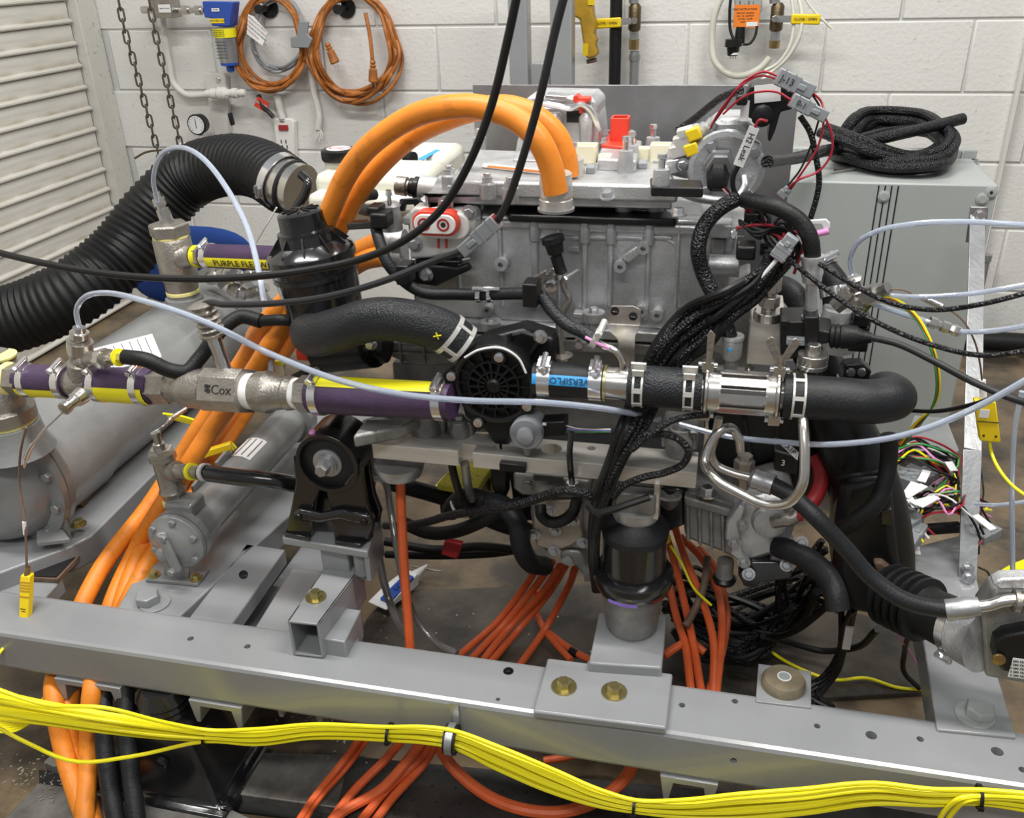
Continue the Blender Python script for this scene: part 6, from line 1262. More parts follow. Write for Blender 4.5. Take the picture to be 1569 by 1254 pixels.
# ================= clear tubes, cables =================
TG = 'clear plastic tubes'
for lb, L, r, c_ in (
 ('clear tube arching over the corrugated duct and down past the canister', [(241, 308, 1.66), (235, 275, 1.62), (245, 240, 1.58), (275, 226, 1.52), (310, 242, 1.45), (345, 285, 1.38), (375, 340, 1.32), (393, 400, 1.25), (404, 460, 1.2), (413, 530, 1.18), (416, 580, 1.16)], 4.3, 'tub'),
 ('long clear tube from the cross fitting across the front of the purple hose and pump', [(121, 500, 1.085), (117, 478, 1.07), (127, 458, 1.05), (160, 449, 1.02), (230, 464, .99), (320, 496, .97), (420, 545, .95), (520, 583, .95), (620, 605, .95), (720, 614, .95), (830, 617, .96), (930, 627, 1.0), (1010, 643, 1.06)], 4.8, 'tub'),
 ('clear tube passing under the large outlet hose to the right edge', [(1040, 650, 1.08), (1110, 668, 1.08), (1190, 677, 1.05), (1280, 681, 1.0), (1380, 668, .98), (1450, 645, .97), (1520, 612, .96), (1580, 578, .95)], 4.8, 'tub'),
 ('clear tube arching from the silver fittings to the upper right edge', [(1306, 420, 1.14), (1303, 398, 1.13), (1312, 375, 1.12), (1345, 354, 1.1), (1400, 343, 1.08), (1480, 340, 1.06), (1585, 346, 1.04)], 4, 'tub'),
 ('clear tube running right from the fittings under the black braided cord', [(1290, 440, 1.17), (1340, 450, 1.14), (1400, 455, 1.1), (1470, 452, 1.08), (1530, 444, 1.06), (1585, 434, 1.05)], 4, 'tub'),
 ('clear tube carrying the silver inline fitting', [(1335, 465, 1.15), (1380, 480, 1.12), (1424, 494, 1.1), (1462, 507, 1.1), (1510, 508, 1.08), (1585, 498, 1.06)], 4, 'tub'),
 ('clear tube hanging vertically near the right edge', [(1566, 600, 1.1), (1556, 650, 1.1), (1551, 720, 1.1), (1551, 800, 1.1), (1552, 900, 1.1)], 4, 'tub'),
 ('clear tube crossing level behind the hanging tube at the right edge', [(1495, 773, 1.25), (1530, 774, 1.22), (1585, 767, 1.2)], 3, 'tub')):
    hose('clear_tube', L, r, c_, lb, 'tube', TG, seg=10)
hose('black_cable', [(-15, 384, 1.0), (60, 402, .98), (150, 418, .97), (260, 427, .96), (390, 424, .95), (480, 413, .95), (560, 395, .95), (625, 365, .95), (675, 322, .95), (718, 252, .95), (752, 165, .95), (778, 60, .95), (795, -20, .95)], 6, 'wire', 'long black cable sagging from the left edge across the canister and up to the top', 'cable', seg=10)
hose('sensor_cable', [(306, 482, 1.07), (304, 474, 1.07), (312, 467, 1.07), (345, 467, 1.05), (420, 465, 1.03), (500, 455, 1.02), (590, 430, 1.02), (660, 402, 1.03), (710, 384, 1.03)], 5.2, 'wireg', 'dark grey cable from the flow meter plug across the canister to the grey connector', 'cable', seg=10)
hose('rising_cable', [(762, 338, 1.03), (775, 315, 1.02), (792, 270, 1.0), (812, 205, .99), (832, 130, .98), (850, 50, .98), (868, -20, .98)], 6.5, 'wireg', 'dark grey cable rising from the grey connector to the top of the picture', 'cable', seg=10)
hose('braided_cable', [(1255, 404, 1.08), (1310, 438, 1.05), (1370, 466, 1.02), (1430, 475, 1.0), (1500, 467, .98), (1585, 446, .97)], 4, 'braid', 'black braided cord sagging to the right edge, upper one', 'cord', 'braided cords at the right')
hose('braided_cable', [(1205, 395, 1.08), (1270, 447, 1.05), (1340, 492, 1.02), (1420, 526, 1.0), (1510, 545, .98), (1585, 536, .97)], 4, 'braid', 'black braided cord sagging to the right edge, lower one', 'cord', 'braided cords at the right')
hose('black_cable', [(1385, 629, 1.12), (1440, 630, 1.08), (1490, 620, 1.05), (1535, 603, 1.0)], 3.5, 'wire', 'thin black cord meeting the clear tube right of the outlet hose', 'cord')
for k, (c_, nm) in enumerate((('green', 'green'), ('redw', 'red'), ('yel', 'yellow'))):
    hose('harness_wire', [(1322-k*2, 482, 1.15), (1338, 466-k*2, 1.14), (1365, 460-k*2, 1.12), (1400, 485-k*3, 1.1), (1425+k*2, 530, 1.08), (1435+k*2, 575, 1.08), (1430+k, 620, 1.1), (1410-k*4, 650, 1.12), (1385-k*3, 682, 1.14)], 2.2, c_, '%s wire of the three-colour bundle arching beside the cabinet' % nm, 'wire', 'three-colour wire bundle', seg=7)
hose('probe_lead', [(1355, 443, 1.13), (1385, 445, 1.12), (1415, 460, 1.11), (1445, 470, 1.1), (1472, 488, 1.1), (1492, 520, 1.1), (1502, 560, 1.1), (1506, 605, 1.1)], 1.5, 'rust', 'thin brown probe lead falling to the right yellow plug', 'wire', seg=7)
o = MB().cyl(A(1418, 458, 1.108), A(1444, 470, 1.1), .004).b('probe_sleeve', 'steel'); tag(o, 'silver sleeve on the thin brown probe lead', 'sleeve')
t = thing('thermocouple_plug', 'yellow thermocouple plug with white label hanging near the right edge', 'plug', A(1512, 675, 1.1))
a, b = A(1508, 612, 1.1), A(1516, 674, 1.1); MB().obox((a+b)/2, (b-a)/2, XD*.012, V((0, .006, 0))).b('plug_body', 'yelp', t, bev=.0015); on(t, a.lerp(b, .3)+V((-.003, -.0064, 0)), 'paper', t, .011, .011, XD, UP)
MB().obox(a.lerp(b, .5)+NY*.0062, (b-a)*.008, XD*.012, V((0, .0006, 0))).b('joint_line', 'ink', t); MB().cyl(A(1505, 583, 1.1), A(1507, 612, 1.1), .004).b('white_marker', 'paper', t)
for q in (-.007, .007): MB().lathe(a.lerp(b, .85)+XD*q+NY*.006, NY, [(0, .0015), (.0008, .0015)], 8).b('pin_hole', 'ink', t)
hose('yellow_wire', [(1516, 674, 1.1), (1518, 690, 1.1), (1530, 718, 1.08), (1552, 745, 1.06), (1585, 768, 1.04)], 2.6, 'yel', 'single yellow wire running right from the hanging yellow plug', 'wire')
o = MB().PY([(1240, 338), (1266, 336), (1272, 342), (1272, 350), (1262, 352), (1258, 344), (1242, 344)], 1.12, .004).b('crumpled_tape', 'paper', bev=.001); tag(o, 'crumpled white tape beside the arched black hose', 'tape')
o = MB().cyl(A(1253, 358, 1.12), A(1270, 354, 1.12), .004).b('pink_plug', 'pink'); tag(o, 'small pink plug under the crumpled white tape', 'plug')

# ================= black looms =================
LG = 'black braided loom strands'
ORD = ('first', 'second', 'third', 'fourth', 'fifth', 'sixth', 'seventh', 'eighth', 'ninth', 'tenth', 'eleventh', 'twelfth', 'thirteenth', 'fourteenth')
rnd = random.Random(5)
hose('thick_loom', [(1128, 305, 1.13), (1105, 318, 1.12), (1080, 345, 1.11), (1070, 380, 1.10), (1078, 420, 1.10), (1095, 455, 1.09), (1110, 490, 1.09), (1119, 520, 1.09)], 12, 'braid', 'thick braided loom curving down the right of the housing into a clamp', 'loom')
t = thing('loom_clamp', 'silver clamp with blue dot at the lower end of the thick loom', 'clamp', A(1120, 548, 1.09)); MB().lathe(A(1120, 550, 1.09), UP, [(0, .010), (.004, .0125), (.026, .0125), (.028, .014), (.032, .014)], 18).b('sleeve', 'alu', t); MB().cyl(A(1120, 550, 1.09), A(1118, 585, 1.09), .008).b('stub', 'alud', t); MB().lathe(A(1118, 536, 1.078), NY, [(0, .003), (.001, .002)], 10).b('blue_dot', 'bluet', t)
def strand(lb, L, r, c_='braid', name='loom_strand', grp=LG, seg=8, n=5): hose(name, L, r, c_, lb, 'loom', grp, n=n, seg=seg)
for k in range(14):
    u_k = k/13; j = lambda a: rnd.uniform(-a, a)
    x0, y0 = 1195+j(18), 385+j(14)+u_k*25
    L = [(x0, y0, 1.10+j(.02)), (1160+j(8), 415+u_k*38, 1.09+j(.01)), (1110+j(6), 445+u_k*55, 1.075+j(.01)), (1045+u_k*40+j(4), 478+u_k*55, 1.085+j(.01)), (1005+u_k*50, 525+u_k*30+j(5), 1.08+j(.006)), (985+u_k*48, 568+u_k*14, 1.08), (968+u_k*44, 600, 1.078)]
    strand('black strand of the loom fanning down beside the housing, %s from the upper edge' % ORD[k], L, 5.2 if k % 3 else 6.5, 'braid' if k % 4 else 'wire')
for k in range(11):
    u_k = k/10; j = lambda a: rnd.uniform(-a, a)
    L = [(968+u_k*44, 598, 1.078), (962+u_k*42+j(3), 620, 1.06), (948+u_k*40+j(4), 655, 1.02+j(.008)), (930+u_k*32+j(5), 700+j(5), 1.01), (918+u_k*18+j(3), 745, 1.01+j(.01)), (908+u_k*12, 790, 1.02+j(.01)), (906+u_k*8, 840, 1.03), (912+u_k*10, 905, 1.07)]
    strand('black strand falling in front of the aluminium beam, %s from the left' % ORD[k], L, 5 if k % 3 else 6.2, 'braid' if k % 3 else 'wire', 'hanging_strand', 'black strands hanging in front of the beam')
strand('braided strand looping right over the aluminium beam', [(968, 690, .99), (1000, 664, .99), (1030, 645, 1.0), (1060, 638, 1.01), (1085, 636, 1.02)], 5, grp='looping strands')
strand('braided strand making the wide loop back under the beam end', [(985, 668, .99), (1015, 665, 1.0), (1042, 675, 1.0), (1055, 692, 1.0), (1048, 710, 1.0), (1020, 724, 1.0), (985, 732, 1.0), (955, 745, 1.0), (940, 762, 1.0)], 6, grp='looping strands')
strand('braided strand running left below the beam to the dark hoses', [(925, 775, 1.02), (900, 758, 1.01), (868, 752, 1.01), (835, 760, 1.02), (800, 772, 1.03), (740, 782, 1.05), (690, 790, 1.08), (655, 800, 1.12), (615, 806, 1.17), (590, 806, 1.2)], 7, grp='looping strands')
strand('black strap wrapped around the hanging strands to the right', [(902, 775, 1.0), (915, 786, .985), (935, 782, .985), (965, 772, .99), (995, 762, 1.0)], 6, 'wire', 'black_strap', 'looping strands')
strand('thin black cord tied round the beam with a silver collar', [(876, 662, 1.02), (873, 690, 1.015), (874, 715, 1.02), (877, 742, 1.03)], 5, 'gloss', 'tie_cable', 'looping strands')
o = MB().lathe(A(877, 744, 1.03), UP, [(0, .007), (.005, .008)], 12).b('silver_collar', 'chrome'); tag(o, 'silver collar at the foot of the thin cord on the beam', 'collar')
# floor harness
for k in range(26):
    j = lambda a: rnd.uniform(-a, a); cx_, cy_ = 1150+j(50), 950+j(38); P = []
    P.append((1020+j(12), 900+j(40), 'z', .22+j(.03)))
    P.append((1075+j(20), 930+j(40), 'z', .10+j(.05))); P.append((cx_, cy_, 'z', .06+j(.03))); P.append((1215+j(15), 925+j(45), 'z', .12+j(.06)))
    P.append((1270+j(20), 880+j(60), 'z', .22+j(.05)))
    if k % 3 == 0: P = [(1245+j(40), 850+j(30), 'z', .33), (1220+j(30), 900+j(20), 'z', .22), (1190+j(20), 960+j(20), 'z', .10), (1150+j(30), 1000+j(15), 'z', .05), (1080+j(30), 985+j(25), 'z', .06), (1030+j(10), 950+j(20), 'z', .1)]
    hose('floor_harness', P, 3+rnd.random()*3, 'braid' if k % 2 else 'wire', 'black harness strand tangled on the floor right of the cone mount', 'cable', 'tangled black harness on the floor', n=6, seg=7)
for k in range(8):
    j = lambda a: rnd.uniform(-a, a)
    hose('hanging_lead', [(1300+j(20), 920+j(20), 'z', .30), (1296+j(8), 970, 'z', .2), (1290+j(6), 1000, 'z', .13), (1270+j(12), 1035, 'z', .06), (1240+j(20), 1062, 'z', .03), (1215+k*9, 1085, 'z', .02)], 3+rnd.random()*2, 'braid' if k % 2 else 'wire', 'thin black lead hanging by the white marker flag, landing %s from the left' % ORD[k], 'cable', 'thin black leads behind the beam', n=6, seg=7)
hose('sagging_lead', [(1169, 975, 'z', .12), (1210, 985, 'z', .06), (1260, 998, 'z', .05), (1300, 995, 'z', .08), (1345, 965, 'z', .2)], 5, 'rub', 'black lead sagging from the harness to the ribbed boot', 'cable')
o = MB().obox(A(1299, 978, 1.2), XD*.006, V((0, .002, 0)), UP*.022).b('white_marker', 'paper'); tag(o, 'white marker flag on the leads right of the puck mount', 'marker')
hose('yellow_wire', [(1165, 985, 'z', .03), (1190, 1005, 'z', .03), (1220, 1022, 'z', .03), (1275, 1042, 'z', .02), (1330, 1040, 'z', .02), (1375, 1054, 'z', .015), (1415, 1057, 'z', .015)], 2.6, 'yel', 'single yellow wire lying on the floor behind the puck mount', 'wire')
hose('pale_wire', [(1365, 950, 'z', .2), (1380, 980, 'z', .15), (1395, 1000, 'z', .1), (1412, 1030, 'z', .05)], 1.5, 'pink', 'pinkish wire left of the right rail', 'wire'); hose('black_lead', [(1398, 965, 'z', .2), (1386, 1000, 'z', .1), (1388, 1035, 'z', .04), (1410, 1056, 'z', .02)], 4, 'wire', 'black lead bending at the left of the right rail', 'cable')
# ================= cone mount on the pad riser =================
p = AZ(966, 968, ZB+.03); Yc_ = p.y+.012
def zz(y, x=966): return A(x, y, Yc_).z
t = thing('cone_mount', 'large grey conical engine mount with black flange and violet paint mark', 'mount', (p.x, Yc_, ZB+.03))
o_ = V((p.x, Yc_, 0)); sc = m(1, V((p.x, Yc_, .4)))
z0, z1, z2, z3, z4 = ZB+.03, zz(893), zz(876), zz(815), zz(790)
MB().lathe(o_, UP, [(z0, 36*sc), (z0+.006, 40*sc), (z1-.02, 47*sc), (z1, 49*sc)], 40).b('cast_cone', 'alud', t)
MB().lathe(o_, UP, [(z1-.006, 50*sc), (z1, 57*sc), (z2-.004, 62*sc), (z2+.004, 60*sc), (z2+.008, 50*sc)], 40).b('flange', 'gloss', t)
MB().lathe(o_, UP, [(z2, 48*sc), (z3, 48*sc)], 36).b('black_drum', 'gloss', t)
MB().lathe(o_, UP, [(z3-.004, 49*sc), (z3+.008, 51*sc), (z3+.016, 46*sc), (z4, 36*sc), (z4+.004, 30*sc)], 36).b('rubber_dome', 'rubg', t)
MB().lathe(o_, UP, [(z4, 33*sc), (z4+.006, 35*sc), (z4+.018, 35*sc), (z4+.02, 30*sc)], 32).b('metal_cap', 'alu', t)
MB().obox(V((p.x, Yc_, z4+.034)), XD*30*sc, V((0, .025, 0)), UP*.016).b('cap_pedestal', 'alud', t, bev=.004)
MB().box(p.x+26*sc, p.x+34*sc, Yc_-.02, Yc_+.02, z4+.01, zq2+.005).b('hanger_plate', 'alum', t, bev=.001)
MB().box(p.x-30*sc, p.x+34*sc, Yc_-.005, Yc_+.03, z4+.05, zq2+.005).b('bracket_block', 'alud', t, bev=.003)
rows = []
for i in range(9):
    an = radians(-122+5.5*i); rows.append([V((p.x+cos(an)*59.5*sc, Yc_+sin(an)*59.5*sc, z1-.001+k)) for k in (.0, .0055)])
MB().loft([[r[0] for r in rows], [r[1] for r in rows]], caps=False, close=False).b('violet_mark', 'viol', t)
# ================= compressor below the beam =================
t = thing('compressor', 'cast compressor with beige cover and blue label under the aluminium beam', 'compressor', A(860, 860, 1.15))
MB().PY([(812, 752), (826, 740), (900, 738), (918, 770), (916, 830), (895, 845), (876, 842), (840, 850), (818, 830), (812, 790)], 1.12, .10).b('body', 'alud', t, bev=.006)
K['beige'] = mat('beige_cast_cover', (.40, .34, .27), .5, .35, .3, 300, .3, 20)
MB().PY([(818, 778), (832, 768), (890, 766), (894, 826), (874, 838), (850, 846), (822, 838), (816, 812)], 1.11, .012).b('beige_cover', 'beige', t, bev=.003)
for x, y in ((843, 782), (879, 798), (851, 813), (819, 819), (849, 844), (893, 832)): bolt(t, A(x, y, 1.109), NY, .0062, .007, 'gal')
on(t, A(863, 798, 1.108), 'paper', t, .018, .016, XD, UP); on(t, A(862, 795, 1.1075), 'bluet', t, .018, .003, XD, UP)
MB().PY([(860, 842), (890, 846), (908, 888), (900, 890), (880, 866), (858, 858)], 1.12, .03).b('lower_lug', 'alud', t, bev=.003)
MB().lathe(A(870, 858, 1.118), NY, [(0, .008), (.004, .008)], 14).b('plug_screw', 'gal', t); MB().bar(A(903, 868, 1.12), A(906, 889, 1.12), .008, .02).b('drain_leg', 'alud', t)
hose('oil_hose', [(884, 765, 1.09), (878, 785, 1.085), (862, 798, 1.08), (842, 800, 1.08), (830, 790, 1.08), (828, 775, 1.09)], 9, 'rub', 'short black hose curling over the beige compressor cover', 'hose')
t = thing('pulley_housing', 'dark cast housing between the aluminium beam and the compressor', 'housing', A(840, 760, 1.13))
MB().PY([(786, 725), (905, 738), (905, 760), (880, 765), (800, 760), (786, 750)], 1.11, .06).b('casting', 'alud', t, bev=.004); MB().lathe(A(840, 735, 1.10), UP, [(-.01, .024), (.004, .022)], 24).b('round_boss', 'alud', t)
for x, y in ((808, 745), (830, 748)): MB().lathe(A(x, y, 1.108), NY, [(0, .009), (.006, .008)], 12).b('stud', 'greyd', t)
MB().PY([(750, 700), (775, 705), (775, 765), (760, 770), (752, 740)], 1.12, .03).b('black_web', 'plas', t, bev=.003)
# black hoses low in the middle
hose('lower_hose', [(615, 800, 1.2), (650, 815, 1.18), (695, 815, 1.15), (735, 800, 1.13), (770, 780, 1.12), (800, 772, 1.12)], 11, 'rub', 'black hose running level under the left end of the beam', 'hose')
hose('elbow_hose', [(716, 770, 1.13), (740, 768, 1.12), (775, 778, 1.11), (792, 800, 1.10), (798, 835, 1.10), (812, 862, 1.12), (835, 868, 1.16)], 16, 'rubg', 'thick black elbow hose left of the beige compressor', 'hose')
hose('elbow_hose', [(690, 785, 1.14), (700, 770, 1.13), (722, 762, 1.12), (745, 768, 1.115)], 15, 'rub', 'black rubber elbow below the yellow foam block', 'hose')
o = MB().annulus(A(705, 778, 1.125), V((.6, 0, .6)), .020, .017, .003).b('wire_clamp', 'white2'); tag(o, 'thin silver spring clamp on the lower black elbow', 'clamp')
for k, L in enumerate(([(600, 740, 1.25), (700, 770, 1.25), (760, 800, 1.24), (810, 815, 1.22)], [(590, 830, 1.3), (660, 842, 1.3), (740, 838, 1.28), (800, 845, 1.25)], [(592, 850, 1.32), (680, 852, 1.3), (760, 848, 1.3), (812, 840, 1.28)])):
    hose('dark_hose', L, (13, 7, 6)[k], 'rub', ('thick dark hose slanting behind the red orange cable', 'thin dark hose behind the red tag, upper', 'thin dark hose behind the red tag, lower')[k], 'hose')
hose('smoky_tube', [(690, 700, 1.07), (696, 730, 1.07), (706, 760, 1.08), (722, 785, 1.10)], 6, 'wire', 'black tube dropping through the notch of the aluminium beam', 'tube')
hose('smoky_tube', [(712, 710, 1.06), (716, 740, 1.07), (722, 765, 1.1)], 7, 'tubc', 'smoky clear tube dropping past the notch of the aluminium beam', 'tube')
# foam, red tag, sealant
t = thing('foam_block', 'yellow speckled foam block under the notch of the aluminium beam', 'foam', A(710, 760, 1.34))
K['foam'] = mat('yellow_speckled_foam', (.80, .73, .10), .9, 0, .5, 120, col2=(.25, .24, .12), vs=90, thr=(.58, .7))
zf = A(700, 745, 1.25).z; MB().PZ([(669, 742), (700, 706), (757, 712), (730, 753)], zf, .012).b('foam_top', 'foam', t, bev=.002)
MB().PZ([(671, 742), (700, 710), (755, 714), (729, 752)], zf-.012, .06).b('block_body', 'plas', t, bev=.002)
MB().PY([(652, 770), (668, 752), (670, 772), (656, 770)], 1.33, .06).b('foam_lump', 'foam', t, bev=.004)
MB().PY([(738, 745), (764, 738), (760, 752), (742, 760)], 1.33, .06).b('foam_lump', 'foam', t, bev=.004)
o = MB().PY([(681, 829), (708, 835), (700, 858), (675, 850)], 1.20, .012).b('red_cover', 'redd', bev=.002); tag(o, 'small flat red cover hanging under the black hose', 'cover')
t = thing('sealant_tube', 'white and blue squeezable tube with pointed nozzle lying on the floor', 'tube', AZ(600, 905, .02))
a, b = AZ(578, 930, .03), AZ(632, 885, .03); d = (b-a); n_ = UP.cross(d).normalized()
MB().loft([[a+n_*s*.024+UP*q for s, q in ((-1, 0), (1, 0), (1, .003), (-1, .003))], [a+d*.45+n_*s*.022+UP*q for s, q in ((-1, -.008), (1, -.008), (1, .012), (-1, .012))], [a+d+n_*s*.016+UP*q for s, q in ((-1, -.012), (1, -.012), (1, .016), (-1, .016))]]).b('tube_body', 'paper', t, bev=.003)
MB().loft([[a+d*u_+n_*s*.0225*(1-.2*u_)+UP*q for s, q in ((-1, .004+.011*u_), (.1, .004+.012*u_), (.1, .010+.014*u_), (-1, .009+.013*u_))] for u_ in (.12, .5, .85)]).b('blue_panel', 'blue', t)
MB().lathe(b, d, [(0, .012), (.012, .010), (.05, .002)], 12).b('nozzle', 'white', t); txt('LOCK', t, 'ink', a+d*.6-n_*.010+UP*.0175, d, -n_ if (-n_).dot(UP.cross(d)) > 0 else n_, .017)
hose('thin_rod', [(630, 868, 'z', .02), (650, 872, 'z', .02), (676, 876, 'z', .02)], 1.3, 'steel', 'thin steel rod lying behind the sealant tube', 'rod')
# clear brown tubes falling left of the vertical cable
hose('smoky_tube', [(570, 745, 1.16), (575, 732, 1.15), (588, 738, 1.14), (598, 780, 1.13), (606, 830, 1.10), (618, 890, 1.08), (636, 945, 1.08), (668, 985, 1.06), (700, 1002, 1.04)], 5.5, 'tubc', 'smoky clear tube hooking over and falling behind the vertical orange cable', 'tube')
hose('smoky_tube', [(580, 850, 1.2), (588, 890, 1.18), (598, 925, 1.16), (612, 960, 1.12), (625, 978, 1.1)], 6, 'tubc', 'smoky clear tube behind the sealant tube', 'tube')
# ================= red orange cables =================
OG = 'red orange cables on the floor'
def oc(lb, L, r=6): hose('red_orange_cable', L, r, 'or2', lb, 'cable', OG, seg=10, n=7)
oc('vertical red orange cable falling under the left end of the aluminium beam', [(613, 712, 1.10), (614, 760, 1.09), (617, 830, 1.08), (622, 910, 1.06), (627, 975, 1.04), (629, 1010, 1.03)], 7.5)
BH = [([(826, 862, 'z', .25), (800, 905, 'z', .12), (765, 950, 'z', .05), (700, 1008, 'z', .03)], 'leftmost of the fan'), ([(846, 862, 'z', .25), (812, 910, 'z', .12), (770, 960, 'z', .05), (722, 1010, 'z', .03)], 'second from left of the fan'),
      ([(858, 868, 'z', .25), (825, 915, 'z', .12), (782, 960, 'z', .05), (740, 1012, 'z', .03)], 'third from left of the fan'), ([(866, 868, 'z', .22), (840, 910, 'z', .12), (795, 965, 'z', .04), (752, 1015, 'z', .03)], 'fourth from left of the fan'),
      ([(881, 872, 'z', .22), (868, 905, 'z', .12), (838, 960, 'z', .04), (795, 1022, 'z', .03)], 'rightmost of the fan')]
for L, w_ in BH: oc('red orange cable falling from the compressor, '+w_, L, 5.5)
oc('red orange cable curving in a loop left of the pad riser', [(823, 905, 'z', .08), (822, 935, 'z', .04), (834, 965, 'z', .03), (850, 985, 'z', .03), (875, 1012, 'z', .03)], 5)
t = thing('red_orange_cable', 'red orange cable with black tape band left of the pad riser', 'cable', AZ(870, 995, .03), OG)
hose('cable', [(838, 968, 'z', .03), (860, 985, 'z', .03), (882, 1000, 'z', .03), (905, 1012, 'z', .03)], 5.5, 'or2', parent=t); MB().cyl(AZ(874, 997, .03), AZ(884, 1003, .03), m(6.4, AZ(880, 1000, .03))).b('black_tape', 'wire', t)
for k, L in enumerate(([(1013, 800, 1.3), (1030, 850, 1.25), (1050, 930, 1.2), (1062, 985, 1.13), (1076, 1070, 1.03)], [(1030, 795, 1.3), (1048, 850, 1.25), (1072, 910, 1.2), (1092, 975, 1.13), (1092, 1075, 1.03)], [(1042, 822, 1.3), (1075, 855, 1.28), (1098, 900, 1.25), (1106, 945, 1.18), (1096, 1075, 1.03)],
                       [(1012, 835, 1.3), (1022, 880, 1.25), (1035, 940, 1.2), (1050, 990, 1.12), (1060, 1070, 1.03)], [(1070, 840, 1.33), (1095, 870, 1.3), (1112, 930, 1.25), (1110, 980, 1.16), (1084, 1072, 1.03)], [(1018, 1005, 1.1), (1040, 990, 1.12), (1060, 985, 1.15), (1080, 1000, 1.14)])):
    oc('red orange cable behind the cone mount, '+('leftmost long one', 'second long one', 'bowed one ending right', 'lower left one', 'far right bowed one', 'short one near the floor')[k], L, 6)
hose('brown_tube', [(1084, 855, 1.25), (1078, 900, 1.2), (1062, 940, 1.17), (1050, 960, 1.15)], 6, 'rust', 'brown tube crossing the red orange cables behind the cone mount', 'tube')
t = thing('yellow_jack', 'small yellow plug with yellow wire behind the cone mount', 'plug', A(1018, 832, 1.2)); MB().PY([(1012, 822), (1026, 824), (1028, 832), (1018, 838), (1011, 832)], 1.19, .012).b('plug_body', 'yelp', t, bev=.002); hose('yellow_lead', [(1027, 836, 1.2), (1045, 865, 1.2), (1062, 900, 1.18), (1090, 928, 1.15)], 2, 'yel', parent=t, seg=6)
# below the beam
for k, (L, r) in enumerate((([(560, 1120, 'z', .12), (520, 1175, 'z', .05), (480, 1225, 'z', .04), (448, 1275, 'z', .04)], 6), ([(566, 1128, 'z', .10), (528, 1180, 'z', .04), (488, 1225, 'z', .035), (456, 1275, 'z', .035)], 5), ([(628, 1120, 'z', .12), (590, 1165, 'z', .06), (545, 1210, 'z', .04), (495, 1275, 'z', .035)], 7),
                            ([(655, 1125, 'z', .12), (625, 1165, 'z', .07), (590, 1205, 'z', .05), (512, 1255, 'z', .04), (490, 1280, 'z', .04)], 8), ([(668, 1128, 'z', .12), (640, 1165, 'z', .06), (598, 1205, 'z', .04), (540, 1275, 'z', .035)], 7), ([(672, 1130, 'z', .12), (650, 1170, 'z', .05), (600, 1225, 'z', .035), (560, 1280, 'z', .03)], 7),
                            ([(664, 1120, 'z', .12), (685, 1165, 'z', .06), (725, 1205, 'z', .04), (790, 1238, 'z', .04), (865, 1244, 'z', .04), (925, 1222, 'z', .05), (960, 1190, 'z', .08), (977, 1150, 'z', .14)], 9.5))):
    oc('red orange cable under the yellow bundle, '+('leftmost printed one', 'beside the leftmost printed one', 'single one in the middle', 'upper one of the crossing trio', 'middle one of the crossing trio', 'right one of the crossing trio', 'wide loop at the bottom centre')[k], L, r)
t = thing('red_orange_cable', 'short red orange cable end with red tape under the beam', 'cable', AZ(870, 1158, .05), OG); hose('cable', [(834, 1166, 'z', .04), (870, 1160, 'z', .05), (900, 1152, 'z', .06), (925, 1142, 'z', .08)], 6, 'or2', parent=t); MB().cyl(AZ(890, 1155, .055), AZ(908, 1149, .065), .0068).b('red_tape', 'red', t)
# black hoses beside the orange ones at bottom left
for k, L in enumerate(([(160, 1040, 'z', .19), (158, 1120, 'z', .14), (166, 1190, 'z', .09), (182, 1280, 'z', .03)], [(192, 1050, 'z', .19), (193, 1120, 'z', .14), (201, 1190, 'z', .09), (212, 1280, 'z', .03)])):
    hose('drain_hose', L, 14, 'rubg', 'thick black hose below the beam beside the orange cables, '+('left', 'right')+(' one',)[0] if False else ('left thick black hose below the beam beside the orange cables', 'right thick black hose below the beam beside the orange cables')[k], 'hose', 'black drain hoses')
# ================= yellow wire bundle =================
rnd = random.Random(9); YG = 'yellow wires of the long bundle'
base = [(-20, 1078, 26), (60, 1092, 20), (160, 1108, 17), (250, 1120, 13), (318, 1128, 8), (390, 1130, 10), (480, 1121, 10), (597, 1124, 9), (650, 1127, 11), (690, 1132, 12), (760, 1160, 16), (850, 1198, 16), (920, 1224, 11), (972, 1235, 8), (1040, 1240, 12), (1130, 1236, 17), (1230, 1228, 17), (1340, 1216, 14), (1430, 1222, 12), (1500, 1222, 10), (1590, 1232, 12)]
wpos = ('top', 'second from top', 'third from top', 'upper middle', 'middle', 'lower middle', 'third from bottom', 'second from bottom', 'bottom')
for k in range(12):
    u_k = (k/11)*2-1; P = []
    for i, (x, y, sp_) in enumerate(base):
        P.append((x, y+u_k*(sp_+1)+rnd.uniform(-1.2, 1.2), .862+((k*3) % 4)*.0035-.004+rnd.uniform(-.001, .001)))
    if k == 11: P[1] = (40, 1138, .86); P[2] = (120, 1168, .86); P[3] = (200, 1160, .86)
    if k == 0: P[1] = (70, 1080, .86); P[2] = (160, 1085, .86)
    P = [(x, y, Y_-.085*max(0, min(1, (330-x)/200))) for x, y, Y_ in P]
    hose('yellow_wire', P, 3.3, 'yel', 'yellow wire of the long bundle under the beam, %s from the top' % ORD[k], 'wire', YG, seg=8, n=5)
for x, y, lb in ((318, 1128, 'black cable tie left end of the yellow bundle'), (597, 1124, 'black cable tie left of the bundle clamp'), (972, 1235, 'black cable tie on the low sag of the yellow bundle'), (1500, 1221, 'black cable tie at the right of the yellow bundle')):
    c = A(x, y, .862); o = MB().annulus(c-XD*.002, XD, .0150, .0132, .004, 18).obox(c+V((0, -.0145, -.004)), XD*.003, V((0, .002, 0)), UP*.003).b('cable_tie', 'wire'); tag(o, lb, 'cable tie', 'cable ties on the yellow bundle')
t = thing('bundle_clamp', 'rubber lined metal clamp holding the yellow bundle to the beam', 'clamp', A(694, 1128, .86))
